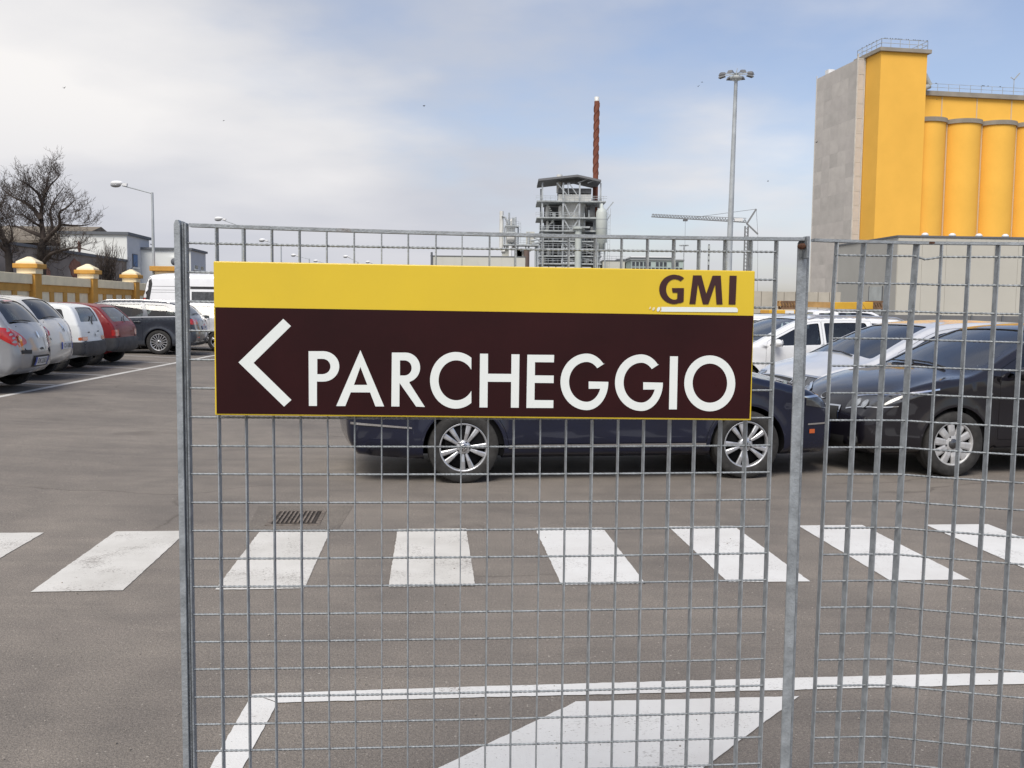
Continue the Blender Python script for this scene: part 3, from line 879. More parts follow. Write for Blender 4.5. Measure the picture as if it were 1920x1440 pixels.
    for f in sp.get('feat', []):
        kind, nm, m = f[0], f[1], f[2]; off = f[4] if len(f) > 4 else 0.004
        if kind == 'side':
            pc = c.patch(c.side, f[3], (), 0.1, off); part(nm, [pc], m); part(nm, [mirror(pc)], m)
        elif kind in ('front', 'rear'):
            part(nm, [c.patch(c.top, c.fpoly(f[3], kind == 'rear'), (), 0.08, off)], m)
        elif kind in ('front2', 'rear2'):
            pc = c.patch(c.top, c.fpoly(f[3], kind == 'rear2'), (), 0.08, off); part(nm, [pc], m); part(nm, [mirror(pc)], m)
        elif kind == 'plan':
            part(nm, [c.patch(c.top, c.ppoly(f[3]), (), 0.08, off)], m)
        elif kind in ('flamp', 'rlamp'):
            iy, (zi0, zi1), (zo0, zo1), ln, (zt0, zt1) = f[3]; rear = kind == 'rlamp'; sx_ = 1 if rear else -1
            zz = np.linspace(zo0, zo1, 6); ss = (c.s_rear if rear else c.s_front)(zz)
            ox = np.interp(ss, c.S, c.O[:, 0]); oz = np.interp(ss, c.S, c.O[:, 1])
            tpoly = c.fpoly([(iy, zi0)], rear) + [(q, W2) for q in ss] + c.fpoly([(iy, zi1)], rear)
            xm = ox.mean()
            spoly = [(a, b) for a, b in zip(ox, oz)] + [(xm + sx_ * ln, zt1), (xm + sx_ * ln, zt0)] if ln > 0 else None
            pcs = [c.patch(c.top, tpoly, (), 0.06, off)]
            if spoly: pcs.append(c.patch(c.side, spoly, (), 0.05, off, np.array([(a + sx_ * d_, b) for a, b in zip(ox, oz) for d_ in (0.01, 0.03, 0.06)])))
            part(nm, pcs, m); part(nm, [mirror(p) for p in pcs], m)
        elif kind == 'tube':
            b = MB(); b.path([Vector(p) for p in f[3]], off, 8); b.build(nm, m, root)
        elif kind == 'rbar':      # thin bar lying on a top skin line, given in rear y,z
            p, n_ = c.top(c.fpoly(f[3], True), off); b = MB()
            for a1, a2 in zip(p[:-1], p[1:]): b.bar(a1, a2, 0.022, 0.014)
            b.build(nm, m, root)
        elif kind == 'wiper':
            p, n_ = c.top([(c.key(sp['k_cowl']) + a, b) for a, b in f[3]], off); b = MB()
            for a1, a2 in zip(p[:-1], p[1:]): b.bar(a1, a2, 0.02, 0.014)
            b.build(nm, m, root)
        elif kind in ('fplate', 'rplate'):
            rear = kind == 'rplate'; y0, z0, txt = f[3]; hw_, hh = 0.26, 0.056
            po = part(nm, [c.patch(c.top, c.fpoly([(y0 - hw_, z0 - hh), (y0 + hw_, z0 - hh), (y0 + hw_, z0 + hh), (y0 - hw_, z0 + hh)], rear), (), 0.1, 0.010)], m)
            if m is plate_white:
                for e in (-1, 1):
                    yy = sorted((y0 + e * hw_, y0 + e * (hw_ - 0.045)))
                    part('plate_band', [c.patch(c.top, c.fpoly([(yy[0], z0 - hh), (yy[1], z0 - hh), (yy[1], z0 + hh), (yy[0], z0 + hh)], rear), (), 0.1, 0.013)], plate_blue, po)
            me = text_mesh(txt, 0.095)
            sgn = -1 if rear else 1
            nv = len(me.vertices); v = np.zeros(nv * 3); me.vertices.foreach_get('co', v); v = v.reshape(-1, 3)
            p, n_ = c.top(c.fpoly([(y0 + sgn * a[0] * 0.86, z0 + a[1]) for a in v], rear), 0.016)
            me.vertices.foreach_set('co', p.reshape(-1)); me.update()
            link('plate_lettering', me, plate_ink, po)
        elif kind == 'rail':
            x0, x1 = f[3]; T = c.ztop(0.012); xs = np.linspace(x0, x1, 14); P_ = np.stack([xs, np.interp(xs, T[:, 0], T[:, 1])], 1)
            p, n_ = c.side(P_, 0.0); p = p + [0, 0, 0.035]; p[0, 2] -= 0.035; p[-1, 2] -= 0.035
            for sg in (1, -1):
                b = MB()
                for a1, a2 in zip(p[:-1] * [1, sg, 1], p[1:] * [1, sg, 1]): b.tube(a1, a2, 0.016, 0.016, 8)
                b.build(nm, m, root)
        elif kind == 'rtext':
            y0, z0, txt, size = f[3]; me = text_mesh(txt, size)
            v = np.zeros(len(me.vertices) * 3); me.vertices.foreach_get('co', v); v = v.reshape(-1, 3)
            p, n_ = c.top(c.fpoly([(y0 - a[0], z0 + a[1]) for a in v], True), 0.012)
            me.vertices.foreach_set('co', p.reshape(-1)); me.update(); link(nm, me, m, root)
        elif kind == 'emblem':
            rear = f[3][0]; y0, z0, rr_ = f[3][1:4]
            po = [(y0 + rr_[0] * math.cos(t), z0 + rr_[1] * math.sin(t)) for t in np.linspace(0, 2 * PI, 17)[:-1]]
            part(nm, [c.patch(c.top, c.fpoly(po, rear), (), 0.05, off)], m)
    # mirrors
    mx, mz = sp['mirror']
    for sg in (1, -1):
        y = float(c.yb(np.array([mx]), np.array([mz]))[0])
        b = MB(); b.ball((mx + 0.02, sg * (y + 0.12), mz), (0.075, 0.105, 0.07), 14, 8); b.box((mx + 0.03, sg * (y + 0.02), mz - 0.04), (0.06, 0.1, 0.035))
        o = b.build('door_mirror', sp.get('mirror_mat', pm), root)
        g = MB(); g.lathe([(0.001, 0), (0.06, 0)], 14, 'x', (mx - 0.054, sg * (y + 0.12), mz)); g.build('mirror_glass', chrome, o)
    if sp.get('antenna'):
        ax, ay, az, dx, dz = sp['antenna']; b = MB(); b.tube((ax, ay, az), (ax + dx, ay, az + dz), 0.007, 0.004, 6); b.build('antenna', black_plastic, root)
    return root

def outline(xr, xf, pts): return pts
# paints
p_navy = paint('navy car paint', (0.0055, 0.0078, 0.023), 0.28, 0.0, 0.15, 0.9)
p_black = paint('black car paint', (0.008, 0.0073, 0.011), 0.28, 0.0, 0.15, 0.95)
p_white = paint('white car paint', (0.78, 0.79, 0.80), 0.3, 0, 0.03)
p_cream = paint('pearl white car paint', (0.64, 0.62, 0.57), 0.3, 0, 0.04)
p_silver = paint('silver car paint', (0.66, 0.67, 0.69), 0.34, 0.25, 0.05)
p_dsilver = paint('grey silver car paint', (0.30, 0.305, 0.315), 0.36, 0.35, 0.06)
p_slate = paint('slate blue car paint', (0.038, 0.046, 0.062), 0.28, 0.3, 0.1)
p_red = paint('faded red car paint', (0.18, 0.017, 0.020), 0.5, 0, 0.12, 0.3)
p_oldwhite = paint('old white car paint', (0.72, 0.74, 0.74), 0.5, 0, 0.05, 0.4)
p_vanwhite = paint('white van paint', (0.83, 0.84, 0.86), 0.38, 0, 0.03)

def ell(cx, cz, rx, rz, n=16): return [(cx + rx * math.cos(t), cz + rz * math.sin(t)) for t in np.linspace(0, 2 * PI, n + 1)[:-1]]
def wrap(z0, z1, ln=0.35): return (0.0, (z0, z1), (z0, z1), ln, (z0, z1))
def hatch(**kw):
    d = dict(
        path=[(-1.97, .23, .02, .06), (-2.06, .34, .07, .10), (-2.075, .55, .09, .12), (-2.04, .76, .08, .11), (-2.0, .93, .06, .09), (-1.90, 1.04, .05, .07),
              (-1.66, 1.27, .05, .06), (-1.47, 1.385, .035, .05), (-.85, 1.44, .03, .05), (-.2, 1.45, .03, .05), (.36, 1.395, .03, .05), (.86, 1.19, .06, .045),
              (1.34, .965, .07, .06), (1.62, .905, .05, .08), (1.90, .825, .06, .09), (2.09, .70, .09, .11), (2.185, .56, .11, .12), (2.20, .42, .11, .12), (2.18, .30, .10, .10), (2.08, .22, .03, .06)],
        W=1.78, zs=.22, belt=(1.0, .90), axles=(-1.325, 1.325), rw=.318, Ra=.362, tum=.21, k_rg0=5, k_rg1=7, k_head=10, k_cowl=12,
        windows=[(-1.58, -1.27, .9, .25), (-1.20, -.22, .22, .0), (-.12, .98, 0, -1.2)], doors=[(-1.06, -.17, -.12, 0, (1,)), (-.165, 1.03, 0, -.30, (2,))], handle_x=(-.85, .0),
        wheel='ten_hole', paint=p_black, cabin=(-1.5, 1.2), seats=[(-.15, .38, .98, 0), (-1.15, .38, .98, 0)], mirror=(.86, 1.0))
    d.update(kw); return d
REAR_SEAM = lambda y, z0, z1: [(-y, z1), (-y, z0), (y, z0), (y, z1)]
def front_set(hl=(.42, (.60, .70), (.66, .78), .42, (.80, .845)), grille=((-.36, .50), (.36, .50), (.33, .60), (.12, .585), (-.12, .585), (-.33, .60)), plate=('fplate', 'number_plate', plate_white, (0, .44, 'EP 731XL'))):
    z0, z1 = hl[1]; o0, o1 = hl[2]
    g = np.array(grille)
    gc = [(y * 1.06, z + (.014 if z > g[:, 1].mean() else -.014)) for y, z in grille]
    return [('flamp', 'headlight', dark_lens, hl, .004), ('flamp', 'headlight_trim', chrome, (hl[0] + .01, (z1 - .006, z1 + .010), (o1 - .004, o1 + .016), hl[3] * 1.02, (hl[4][1] - .004, hl[4][1] + .010)), .007),
            ('flamp', 'headlight_sill', chrome, (hl[0] + .01, (z0 - .004, z0 + .006), (o0 - .004, o0 + .006), hl[3] * .5, (o0 + .02, o0 + .03)), .006), ('front2', 'lamp_reflector', clear_lens, ell(hl[0] + .10, (z0 + z1) / 2 + .014, .034, (z1 - z0) * .36), .008), ('front2', 'lamp_reflector', clear_lens, ell(hl[0] + .185, (z0 + z1) / 2 + .026, .030, (z1 - z0) * .34), .008),
            ('front', 'grille_surround', chrome, gc, .004), ('front', 'grille', black_plastic, list(grille), .008),
            ('front', 'lower_grille', black_plastic, [(-.42, .27), (.42, .27), (.46, .37), (-.46, .37)], .004),
            ('front2', 'fog_lamp', black_plastic, [(.50, .29), (.66, .31), (.655, .41), (.50, .36)], .004), ('front2', 'fog_lamp_lens', clear_lens, ell(.585, .345, .04, .034), .008), plate]
KIA_P = [list(p) for p in hatch()['path']]
for i_, dx_ in ((9, -.12), (10, -.16), (11, -.19), (12, -.21), (13, -.12), (14, -.04)): KIA_P[i_][0] += dx_
KIA_P[12][1] = .975; KIA_P[13][1] = .925
kia = hatch(path=[tuple(p) for p in KIA_P], windows=[(-1.58, -1.27, .9, .25), (-1.20, -.30, .22, .0), (-.20, .80, 0, -1.2)], doors=[(-1.06, -.25, -.12, 0, (1,)), (-.245, .86, 0, -.30, (2,))], handle_x=(-.85, -.08), mirror=(.66, 1.0), seats=[(-.25, .38, .95, 0), (-1.1, .38, .95, 0)], feat=front_set() + [('emblem', 'badge', chrome, (False, 0, .662, (.062, .030)), .006), ('emblem', 'badge_face', black_plastic, (False, 0, .662, (.052, .022)), .009),
    ('wiper', 'wiper', black_plastic, [(.035, .52), (-.02, .18), (-.04, -.15)], .02), ('wiper', 'wiper', black_plastic, [(.02, -.05), (-.03, -.40), (-.06, -.60)], .02),
    ('side', 'side_repeater', clear_lens, ell(.98, .80, .035, .014), .006), ('side', 'sill_trim', black_plastic, [(-.9, .235), (.9, .235), (.9, .275), (-.9, .275)], .004),
    ('rlamp', 'taillight', red_lens, (.45, (.78, .90), (.78, .92), .3, (.90, .95)), .004), ('rplate', 'number_plate', plate_white, (0, .66, 'EP 731XL'))],
    tf=(.80, .15), ws_glass=win_screen)
golf = hatch(paint=p_silver, wheel='five_spoke', tf=(.8, .12), ws_glass=win_screen, glass=win_tint,
    feat=front_set((.40, (.60, .725), (.63, .755), .20, (.66, .76)), ((-.38, .615), (.38, .615), (.39, .675), (-.39, .675)), ('fplate', 'number_plate', plate_white, (0, .48, 'DS 204KR')))
    + [('wiper', 'wiper', black_plastic, [(.035, .52), (-.02, .18), (-.04, -.15)], .02), ('rlamp', 'taillight', red_lens, (.45, (.78, .90), (.78, .92), .3, (.90, .95)), .004)])
WAGON = [(-2.28, .24, .02, .06), (-2.40, .36, .06, .10), (-2.42, .56, .07, .12), (-2.38, .78, .07, .10), (-2.34, .95, .06, .08), (-2.26, 1.04, .05, .07), (-2.03, 1.28, .05, .06), (-1.86, 1.40, .03, .05),
         (-1.2, 1.465, .03, .05), (-.4, 1.475, .03, .05), (.25, 1.43, .03, .05), (.75, 1.23, .06, .045), (1.28, .985, .07, .06), (1.65, .92, .05, .08), (2.0, .83, .06, .09), (2.25, .70, .08, .11), (2.37, .56, .11, .12), (2.395, .42, .11, .12), (2.37, .30, .1, .10), (2.26, .22, .03, .06)]
def wagon(**kw):
    d = hatch(path=WAGON, tum=.17, W=1.86, belt=(1.03, .93), axles=(-1.425, 1.425), rw=.335, Ra=.375, wheel='multi_spoke', paint=p_slate, cabin=(-2.0, 1.2),
        windows=[(-2.02, -1.17, 1.35, .35), (-1.06, -.13, .35, 0), (-.03, .95, 0, -1.2)], doors=[(-1.0, -.085, -.1, 0, (1,)), (-.075, 1.0, 0, -.3, (2,))], handle_x=(-.86, .08), mirror=(.82, 1.03))
    d.update(kw); return d
def rear_set(plate_z=.72, txt='EK 518MN'):
    return [('rlamp', 'taillight', red_lens, (.52, (.84, .95), (.82, .97), .30, (.90, .955)), .004), ('rplate', 'number_plate', plate_white, (0, plate_z, txt)), ('rbar', 'rear_wiper', black_plastic, [(0, 1.07), (.2, 1.09), (.42, 1.09)], .02),
            ('rear', 'bumper_insert', black_plastic, [(-.6, .28), (.6, .28), (.6, .40), (-.6, .40)], .004), ('rear2', 'reflector', red_lens, [(.55, .45), (.72, .45), (.72, .49), (.55, .49)], .006)]
ford = wagon(feat=front_set() + rear_set() + [('rail', 'roof_rail', chrome, (-1.7, .15)), ('side', 'window_trim', chrome, [(-2.0, 1.062 - .02), (-1.0, 1.02), (0, .995), (.95, .965), (.95, .978), (0, 1.012), (-1.0, 1.04), (-2.0, 1.062)], .004),
    ('side', 'reflector', red_lens, [(-2.33, .95), (-2.16, .945), (-2.2, .975), (-2.33, .985)], .006)], spin=.1)
audi = wagon(paint=p_white, W=1.80, wheel='five_spoke', wscale=1.04, glass=win_clear, ws_glass=win_screen, windows=[(-1.98, -1.17, 1.6, .35), (-1.06, -.13, .35, 0), (-.03, .95, 0, -1.2)],
    seats=[(-.05, .38, 1.0, 0), (-1.1, .38, 1.0, 1)], feat=front_set() + rear_set() + [('rail', 'roof_rail', alloy, (-1.7, .15))])
sedan = hatch(path=[(-2.28, .26, .02, .06), (-2.36, .38, .06, .10), (-2.385, .58, .08, .12), (-2.36, .80, .07, .10), (-2.33, .95, .06, .08), (-2.22, 1.03, .04, .07), (-1.90, 1.075, .03, .06), (-1.62, 1.11, .04, .06), (-1.15, 1.33, .05, .05), (-.75, 1.42, .03, .05),
        (-.3, 1.445, .03, .05), (.25, 1.42, .03, .05), (.8, 1.21, .06, .045), (1.36, .97, .07, .06), (1.7, .90, .05, .08), (2.0, .82, .06, .10), (2.18, .71, .08, .12), (2.27, .56, .10, .13), (2.29, .42, .10, .13), (2.26, .30, .09, .10), (2.15, .22, .03, .06)],
    W=1.82, belt=(1.02, .92), axles=(-1.335, 1.335), rw=.322, Ra=.368, k_rg0=7, k_rg1=9, k_head=11, k_cowl=13, wheel='ten_spoke', paint=p_navy, cabin=(-1.5, 1.25),
    windows=[(-1.20, -.20, 1.0, 0), (-.10, 1.0, 0, -1.2)], doors=[(-1.03, -.155, -.1, 0, (0,)), (-.145, 1.05, 0, -.3, (1,))], handle_x=(-.85, .02), mirror=(.88, 1.02), tf=(.8, .15), seats=[(-.1, .38, .93, 0), (-.85, .38, .86, 0)],
    feat=front_set((.38, (.62, .73), (.64, .765), .26, (.69, .765)), ((-.36, .56), (.36, .56), (.37, .70), (-.37, .70)), ('fplate', 'number_plate', plate_white, (0, .46, 'EL 092FA')))
    + [('side', 'bumper_trim', chrome, [(-2.335, .535), (-2.1, .522), (-1.80, .50), (-1.80, .515), (-2.1, .54), (-2.335, .556)], .008), ('side', 'sill_trim', chrome, [(-.93, .315), (.93, .315), (.93, .345), (-.93, .345)], .006),
       ('side', 'front_trim', chrome, [(1.95, .50), (2.15, .505), (2.15, .52), (1.95, .515)], .006), ('side', 'side_reflector', orange_lens, [(1.97, .42), (2.03, .42), (2.03, .46), (1.97, .46)], .006),
       ('rlamp', 'taillight', red_lens, (.45, (.80, .93), (.80, .95), .35, (.85, .94)), .004), ('rplate', 'number_plate', plate_white, (0, .72, 'EL 092FA'))])
clio = hatch(path=[(-1.80, .28, .02, .06), (-1.92, .39, .06, .11), (-1.945, .56, .10, .13), (-1.915, .74, .09, .11), (-1.87, .90, .08, .09), (-1.78, 1.03, .06, .07), (-1.60, 1.27, .06, .06), (-1.42, 1.42, .04, .05), (-.85, 1.475, .03, .05), (-.2, 1.475, .03, .05),
        (.35, 1.42, .03, .05), (.85, 1.2, .06, .045), (1.32, .98, .07, .06), (1.55, .91, .05, .08), (1.75, .82, .06, .09), (1.92, .70, .09, .11), (2.0, .56, .11, .12), (2.01, .42, .11, .12), (1.99, .30, .10, .10), (1.9, .22, .03, .06)],
    W=1.71, axles=(-1.2875, 1.2875), rw=.30, Ra=.342, wheel='five_spoke', wscale=.95, paint=p_dsilver, windows=[(-1.50, -1.22, .9, .25), (-1.15, -.20, .22, 0), (-.1, .96, 0, -1.2)], mirror=(.84, 1.0), rgq=(.90, .86), rear_tint=win_dark, tr=(.75, .13),
    feat=front_set() + [('rlamp', 'taillight', red_lens, (.44, (.75, .80), (.70, 1.00), .26, (.90, 1.03)), .004), ('rear2', 'taillight_ring', orange_lens, ell(.585, .83, .055, .06), .008), ('rear2', 'taillight_bulb', clear_lens, ell(.585, .83, .038, .042), .012),
      ('rear2', 'bumper_strip', black_plastic, [(.38, .585), (.66, .60), (.66, .655), (.36, .64)], .008), ('rplate', 'number_plate', plate_white, (0, .475, 'DK 225ZU')), ('rear', 'plate_recess', black_plastic, [(-.33, .40), (.33, .40), (.33, .555), (-.33, .555)], .005),
      ('rbar', 'rear_wiper', black_plastic, [(-.05, 1.05), (.2, 1.075), (.5, 1.085)], .025), ('rbar', 'tailgate_seam', black_void, REAR_SEAM(.50, .645, 1.01), -.002), ('emblem', 'badge', chrome, (True, 0, .86, (.03, .05)), .008), ('emblem', 'tailgate_lock', black_plastic, (True, 0, .645, (.05, .018)), .008),
      ('rear', 'brake_light', red_lens, [(-.16, 1.375), (.16, 1.375), (.16, 1.395), (-.16, 1.395)], .012)])
micra = hatch(path=[(-1.72, .28, .02, .07), (-1.83, .38, .06, .11), (-1.86, .58, .12, .14), (-1.83, .78, .11, .12), (-1.78, .93, .10, .10), (-1.70, 1.05, .07, .08), (-1.50, 1.30, .06, .07), (-1.31, 1.45, .04, .06), (-.8, 1.515, .03, .06), (-.2, 1.515, .03, .06),
        (.3, 1.46, .03, .06), (.8, 1.24, .06, .05), (1.25, 1.0, .07, .06), (1.5, .94, .05, .08), (1.7, .84, .06, .10), (1.82, .70, .09, .12), (1.87, .56, .11, .12), (1.875, .42, .11, .12), (1.85, .30, .10, .10), (1.75, .22, .03, .06)],
    W=1.66, axles=(-1.215, 1.215), rw=.292, Ra=.334, wheel='five_spoke', wscale=.93, paint=p_cream, cabin=(-1.4, 1.1), windows=[(-1.42, -1.14, .9, .25), (-1.08, -.20, .22, 0), (-.1, .90, 0, -1.2)], doors=[(-1.0, -.155, -.12, 0, (1,)), (-.145, .95, 0, -.3, (2,))], mirror=(.78, 1.04),
    rear_tint=win_dark, rgq=(.90, .86), tr=(.7, .14), feat=front_set() + [('rlamp', 'taillight', red_lens, (.50, (.80, .86), (.78, 1.05), .16, (.98, 1.08)), .004), ('rear2', 'taillight_bulb', clear_lens, ell(.575, .88, .028, .045), .01),
      ('rplate', 'number_plate', plate_white, (0, .60, 'CV 638DY')), ('rbar', 'rear_wiper', black_plastic, [(-.02, 1.075), (.2, 1.09), (.45, 1.09)], .025), ('rbar', 'tailgate_seam', black_void, REAR_SEAM(.50, .73, 1.03), -.002), ('emblem', 'badge', chrome, (True, 0, .94, (.05, .045)), .008), ('emblem', 'tailgate_lock', black_plastic, (True, 0, .86, (.02, .03)), .008)])
boxy = hatch(path=[(-1.58, .30, .02, .04), (-1.66, .36, .03, .06), (-1.675, .50, .03, .07), (-1.655, .66, .02, .05), (-1.63, .82, .02, .045), (-1.585, .96, .02, .045), (-1.47, 1.23, .02, .045), (-1.36, 1.335, .02, .045), (-.8, 1.385, .02, .045), (-.2, 1.39, .02, .045),
        (.25, 1.35, .02, .045), (.65, 1.15, .04, .04), (1.02, .92, .04, .05), (1.25, .87, .03, .06), (1.5, .80, .04, .07), (1.62, .70, .05, .08), (1.67, .56, .06, .08), (1.68, .42, .06, .08), (1.66, .33, .05, .07), (1.6, .27, .02, .05)],
    W=1.52, zs=.26, axles=(-1.1, 1.1), rw=.272, Ra=.312, wheel='steel', wscale=.955, paint=p_oldwhite, cabin=(-1.35, .9), belt=(.93, .88), tum=.14, windows=[(-1.36, -.28, .35, .05), (-.18, .70, .05, -1.1)], doors=[(-.22, .76, .05, -.3, (1,))], handle_x=(-.08,), mirror=(.60, .97), mirror_mat=black_plastic, handle='black',
    tf=(.5, .06), tr=(.4, .04), rgq=(.80, .76), rgm=(.05, .07), glass=win_clear, rear_tint=win_tint, seats=[(-.1, .34, .88, 0), (-.95, .34, .86, 0)], feat=front_set((.36, (.60, .70), (.60, .70), .08, (.62, .68)), ((-.32, .60), (.32, .60), (.32, .69), (-.32, .69)), ('flamp', 'bumper', grey_plastic, wrap(.33, .54, .3), .02))
    + [('rlamp', 'bumper', grey_plastic, wrap(.34, .60, .36), .03), ('rlamp', 'taillight', orange_lens, (.42, (.625, .705), (.625, .705), .07, (.64, .69)), .006), ('rplate', 'number_plate', pale_cloth, (-.16, .50, 'BA 47K')), ('rbar', 'rear_wiper', black_plastic, [(0, .94), (-.02, 1.02), (-.22, 1.12)], .02),
       ('rtext', 'badge_lettering', black_plastic, (-.04, .73, 'A', .13)), ('rear', 'badge', black_plastic, [(.25, .78), (.36, .78), (.36, .80), (.25, .80)], .006), ('rear', 'badge', black_plastic, [(-.34, .79), (-.22, .79), (-.22, .81), (-.34, .81)], .006), ('rbar', 'tailgate_seam', black_void, REAR_SEAM(.60, .615, 1.3), -.003)])
redcar = hatch(path=[(-1.72, .30, .02, .04), (-1.82, .38, .03, .06), (-1.835, .52, .04, .07), (-1.81, .66, .03, .05), (-1.79, .84, .03, .045), (-1.735, .94, .03, .045), (-1.50, 1.20, .03, .045), (-1.34, 1.325, .02, .045), (-.8, 1.385, .02, .045), (-.2, 1.39, .02, .045),
        (.3, 1.34, .02, .045), (.75, 1.14, .04, .04), (1.15, .92, .04, .05), (1.4, .87, .03, .06), (1.7, .80, .04, .07), (1.85, .70, .05, .08), (1.90, .56, .06, .08), (1.91, .42, .06, .08), (1.89, .33, .05, .07), (1.8, .27, .02, .05)],
    W=1.60, zs=.25, axles=(-1.235, 1.235), rw=.285, Ra=.328, wheel='steel', paint=p_red, cabin=(-1.45, 1.0), belt=(.95, .89), tum=.16, windows=[(-1.45, -.30, .75, .05), (-.2, .84, .05, -1.1)], doors=[(-.24, .89, .05, -.3, (1,))], handle_x=(-.08,), mirror=(.72, .97), mirror_mat=black_plastic, handle='black',
    tf=(.5, .06), tr=(.4, .05), rgq=(.84, .80), rgm=(.04, .06), glass=win_clear, rear_tint=win_tint, seats=[(-.1, .36, .88, 0), (-.9, .36, .84, 0)], feat=front_set((.36, (.60, .70), (.60, .70), .08, (.62, .68)), ((-.32, .60), (.32, .60), (.32, .69), (-.32, .69)), ('flamp', 'bumper', grey_plastic, wrap(.33, .54, .3), .02))
    + [('rlamp', 'bumper', grey_plastic, wrap(.33, .615, .5), .035), ('rlamp', 'taillight', red_lens, (.54, (.66, .80), (.66, .80), .07, (.67, .79)), .006), ('rplate', 'number_plate', pale_cloth, (-.3, .52, 'CA 61B')), ('rbar', 'rear_wiper', black_plastic, [(0, .95), (-.05, 1.0), (-.3, 1.08)], .02), ('rbar', 'tailgate_seam', black_void, REAR_SEAM(.56, .645, .9), -.003), ('side', 'side_moulding', grey_plastic, [(-1.6, .55), (1.7, .55), (1.7, .575), (-1.6, .575)], .006)])
VAN = [(-2.9, .42, .01, .05), (-2.95, .6, .02, .06), (-2.95, 1.2, .02, .07), (-2.90, 1.8, .02, .08), (-2.80, 2.38, .02, .08), (-2.70, 2.64, .03, .12), (-2.42, 2.73, .04, .18), (-1.0, 2.75, .05, .18), (1.0, 2.73, .05, .18), (1.55, 2.62, .05, .14), (1.95, 2.2, .06, .08), (2.38, 1.36, .08, .08), (2.6, 1.2, .06, .1), (2.85, 1.05, .08, .12), (2.98, .8, .1, .12), (3.0, .55, .1, .12), (2.97, .42, .08, .1), (2.85, .32, .03, .06)]
bigvan = hatch(path=VAN, W=2.0, zs=.32, belt=(1.38, 1.30), axles=(-1.7, 1.75), rw=.345, Ra=.40, tum=.12, k_rg0=4, k_rg1=5, k_head=9, k_cowl=11, rear_glass=False, windows=[(.95, 1.95, 0, -.42)], doors=[(.85, 2.05, 0, -.2, (0,))], handle_x=(1.05,), wgap=.42, dgap=.3, wheel='van_steel', paint=p_vanwhite, cabin=(0.4, 2.2), mirror=(1.85, 1.5), mirror_mat=black_plastic, handle='black', seats=[(.9, .5, 1.35, 0)], tf=(.6, .15), tr=(.3, .03),
    feat=[('side', 'corner_trim', black_plastic, [(-2.945, .95), (-2.72, .95), (-2.66, 1.8), (-2.58, 2.35), (-2.62, 2.60), (-2.72, 2.58), (-2.79, 2.38), (-2.89, 1.8)], .006), ('rlamp', 'taillight', red_lens, (.86, (1.0, 1.6), (1.0, 1.6), .12, (1.0, 1.6)), .01), ('rlamp', 'reversing_light', plate_white, (.86, (1.62, 1.74), (1.62, 1.74), .11, (1.62, 1.74)), .012),
          ('side', 'panel_groove', grey_plastic, [(-2.75, 2.245), (.8, 2.245), (.8, 2.26), (-2.75, 2.26)], .003), ('side', 'panel_groove', grey_plastic, [(-2.75, 2.10), (-1.3, 2.10), (-1.3, 2.112), (-2.75, 2.112)], .003), ('side', 'panel_groove', grey_plastic, [(-2.75, 2.01), (-1.3, 2.01), (-1.3, 2.02), (-2.75, 2.02)], .003),
          ('side', 'door_rail', black_plastic, [(-1.25, 2.16), (.8, 2.16), (.8, 2.25), (-1.25, 2.25)], .012), ('side', 'window', dark_lens, [(-1.2, 1.55), (.75, 1.55), (.75, 2.05), (-1.2, 2.05)], .005), ('side', 'side_moulding', grey_plastic, [(-2.7, .7), (2.1, .7), (2.1, .82), (-2.7, .82)], .01),
          ('flamp', 'headlight', clear_lens, (.55, (.85, 1.1), (.85, 1.15), .25, (1.0, 1.15)), .006), ('flamp', 'bumper', grey_plastic, wrap(.42, .66, .4), .02), ('front', 'grille', black_plastic, [(-.45, .8), (.45, .8), (.45, 1.0), (-.45, 1.0)], .006), ('rlamp', 'bumper', grey_plastic, wrap(.5, .62, .3), .03)])
smallvan = hatch(path=[(-1.95, .32, .01, .05), (-2.02, .45, .02, .07), (-2.02, .8, .02, .07), (-2.0, 1.1, .02, .06), (-1.95, 1.5, .02, .06), (-1.85, 1.735, .03, .07), (-1.5, 1.79, .03, .08), (-.5, 1.81, .03, .08), (.25, 1.775, .03, .07), (.58, 1.64, .04, .05), (.95, 1.32, .05, .05), (1.3, 1.07, .06, .06), (1.6, 1.0, .05, .08), (1.9, .9, .06, .1), (2.05, .7, .08, .11), (2.1, .5, .1, .12), (2.08, .36, .09, .1), (1.98, .27, .03, .06)],
    W=1.74, zs=.27, belt=(1.12, 1.05), axles=(-1.3, 1.35), rw=.305, Ra=.35, tum=.14, k_rg0=3, k_rg1=5, k_head=8, k_cowl=11, windows=[(-1.80, -1.20, .1, 0), (-1.05, -.25, .05, 0), (-.12, .98, 0, -.95)], doors=[(-1.0, -.185, 0, 0, (1,)), (-.175, 1.05, 0, -.3, (2,))], handle_x=(-.8, .05), wheel='steel', wscale=1.05, paint=p_vanwhite, cabin=(-1.8, 1.1), mirror=(.88, 1.16), glass=win_clear, seats=[(-.1, .38, 1.1, 0), (-1.0, .38, 1.1, 0)],
    feat=[('rlamp', 'taillight', red_lens, (.68, (.9, 1.4), (.9, 1.4), .08, (.92, 1.38)), .006), ('flamp', 'headlight', clear_lens, (.4, (.68, .82), (.7, .88), .3, (.8, .88)), .005), ('wiper', 'wiper', black_plastic, [(.03, .5), (-.02, .1)], .02), ('rail', 'roof_rail', alloy, (-1.6, .1))], antenna=(.4, -.3, 1.74, -.25, .35))

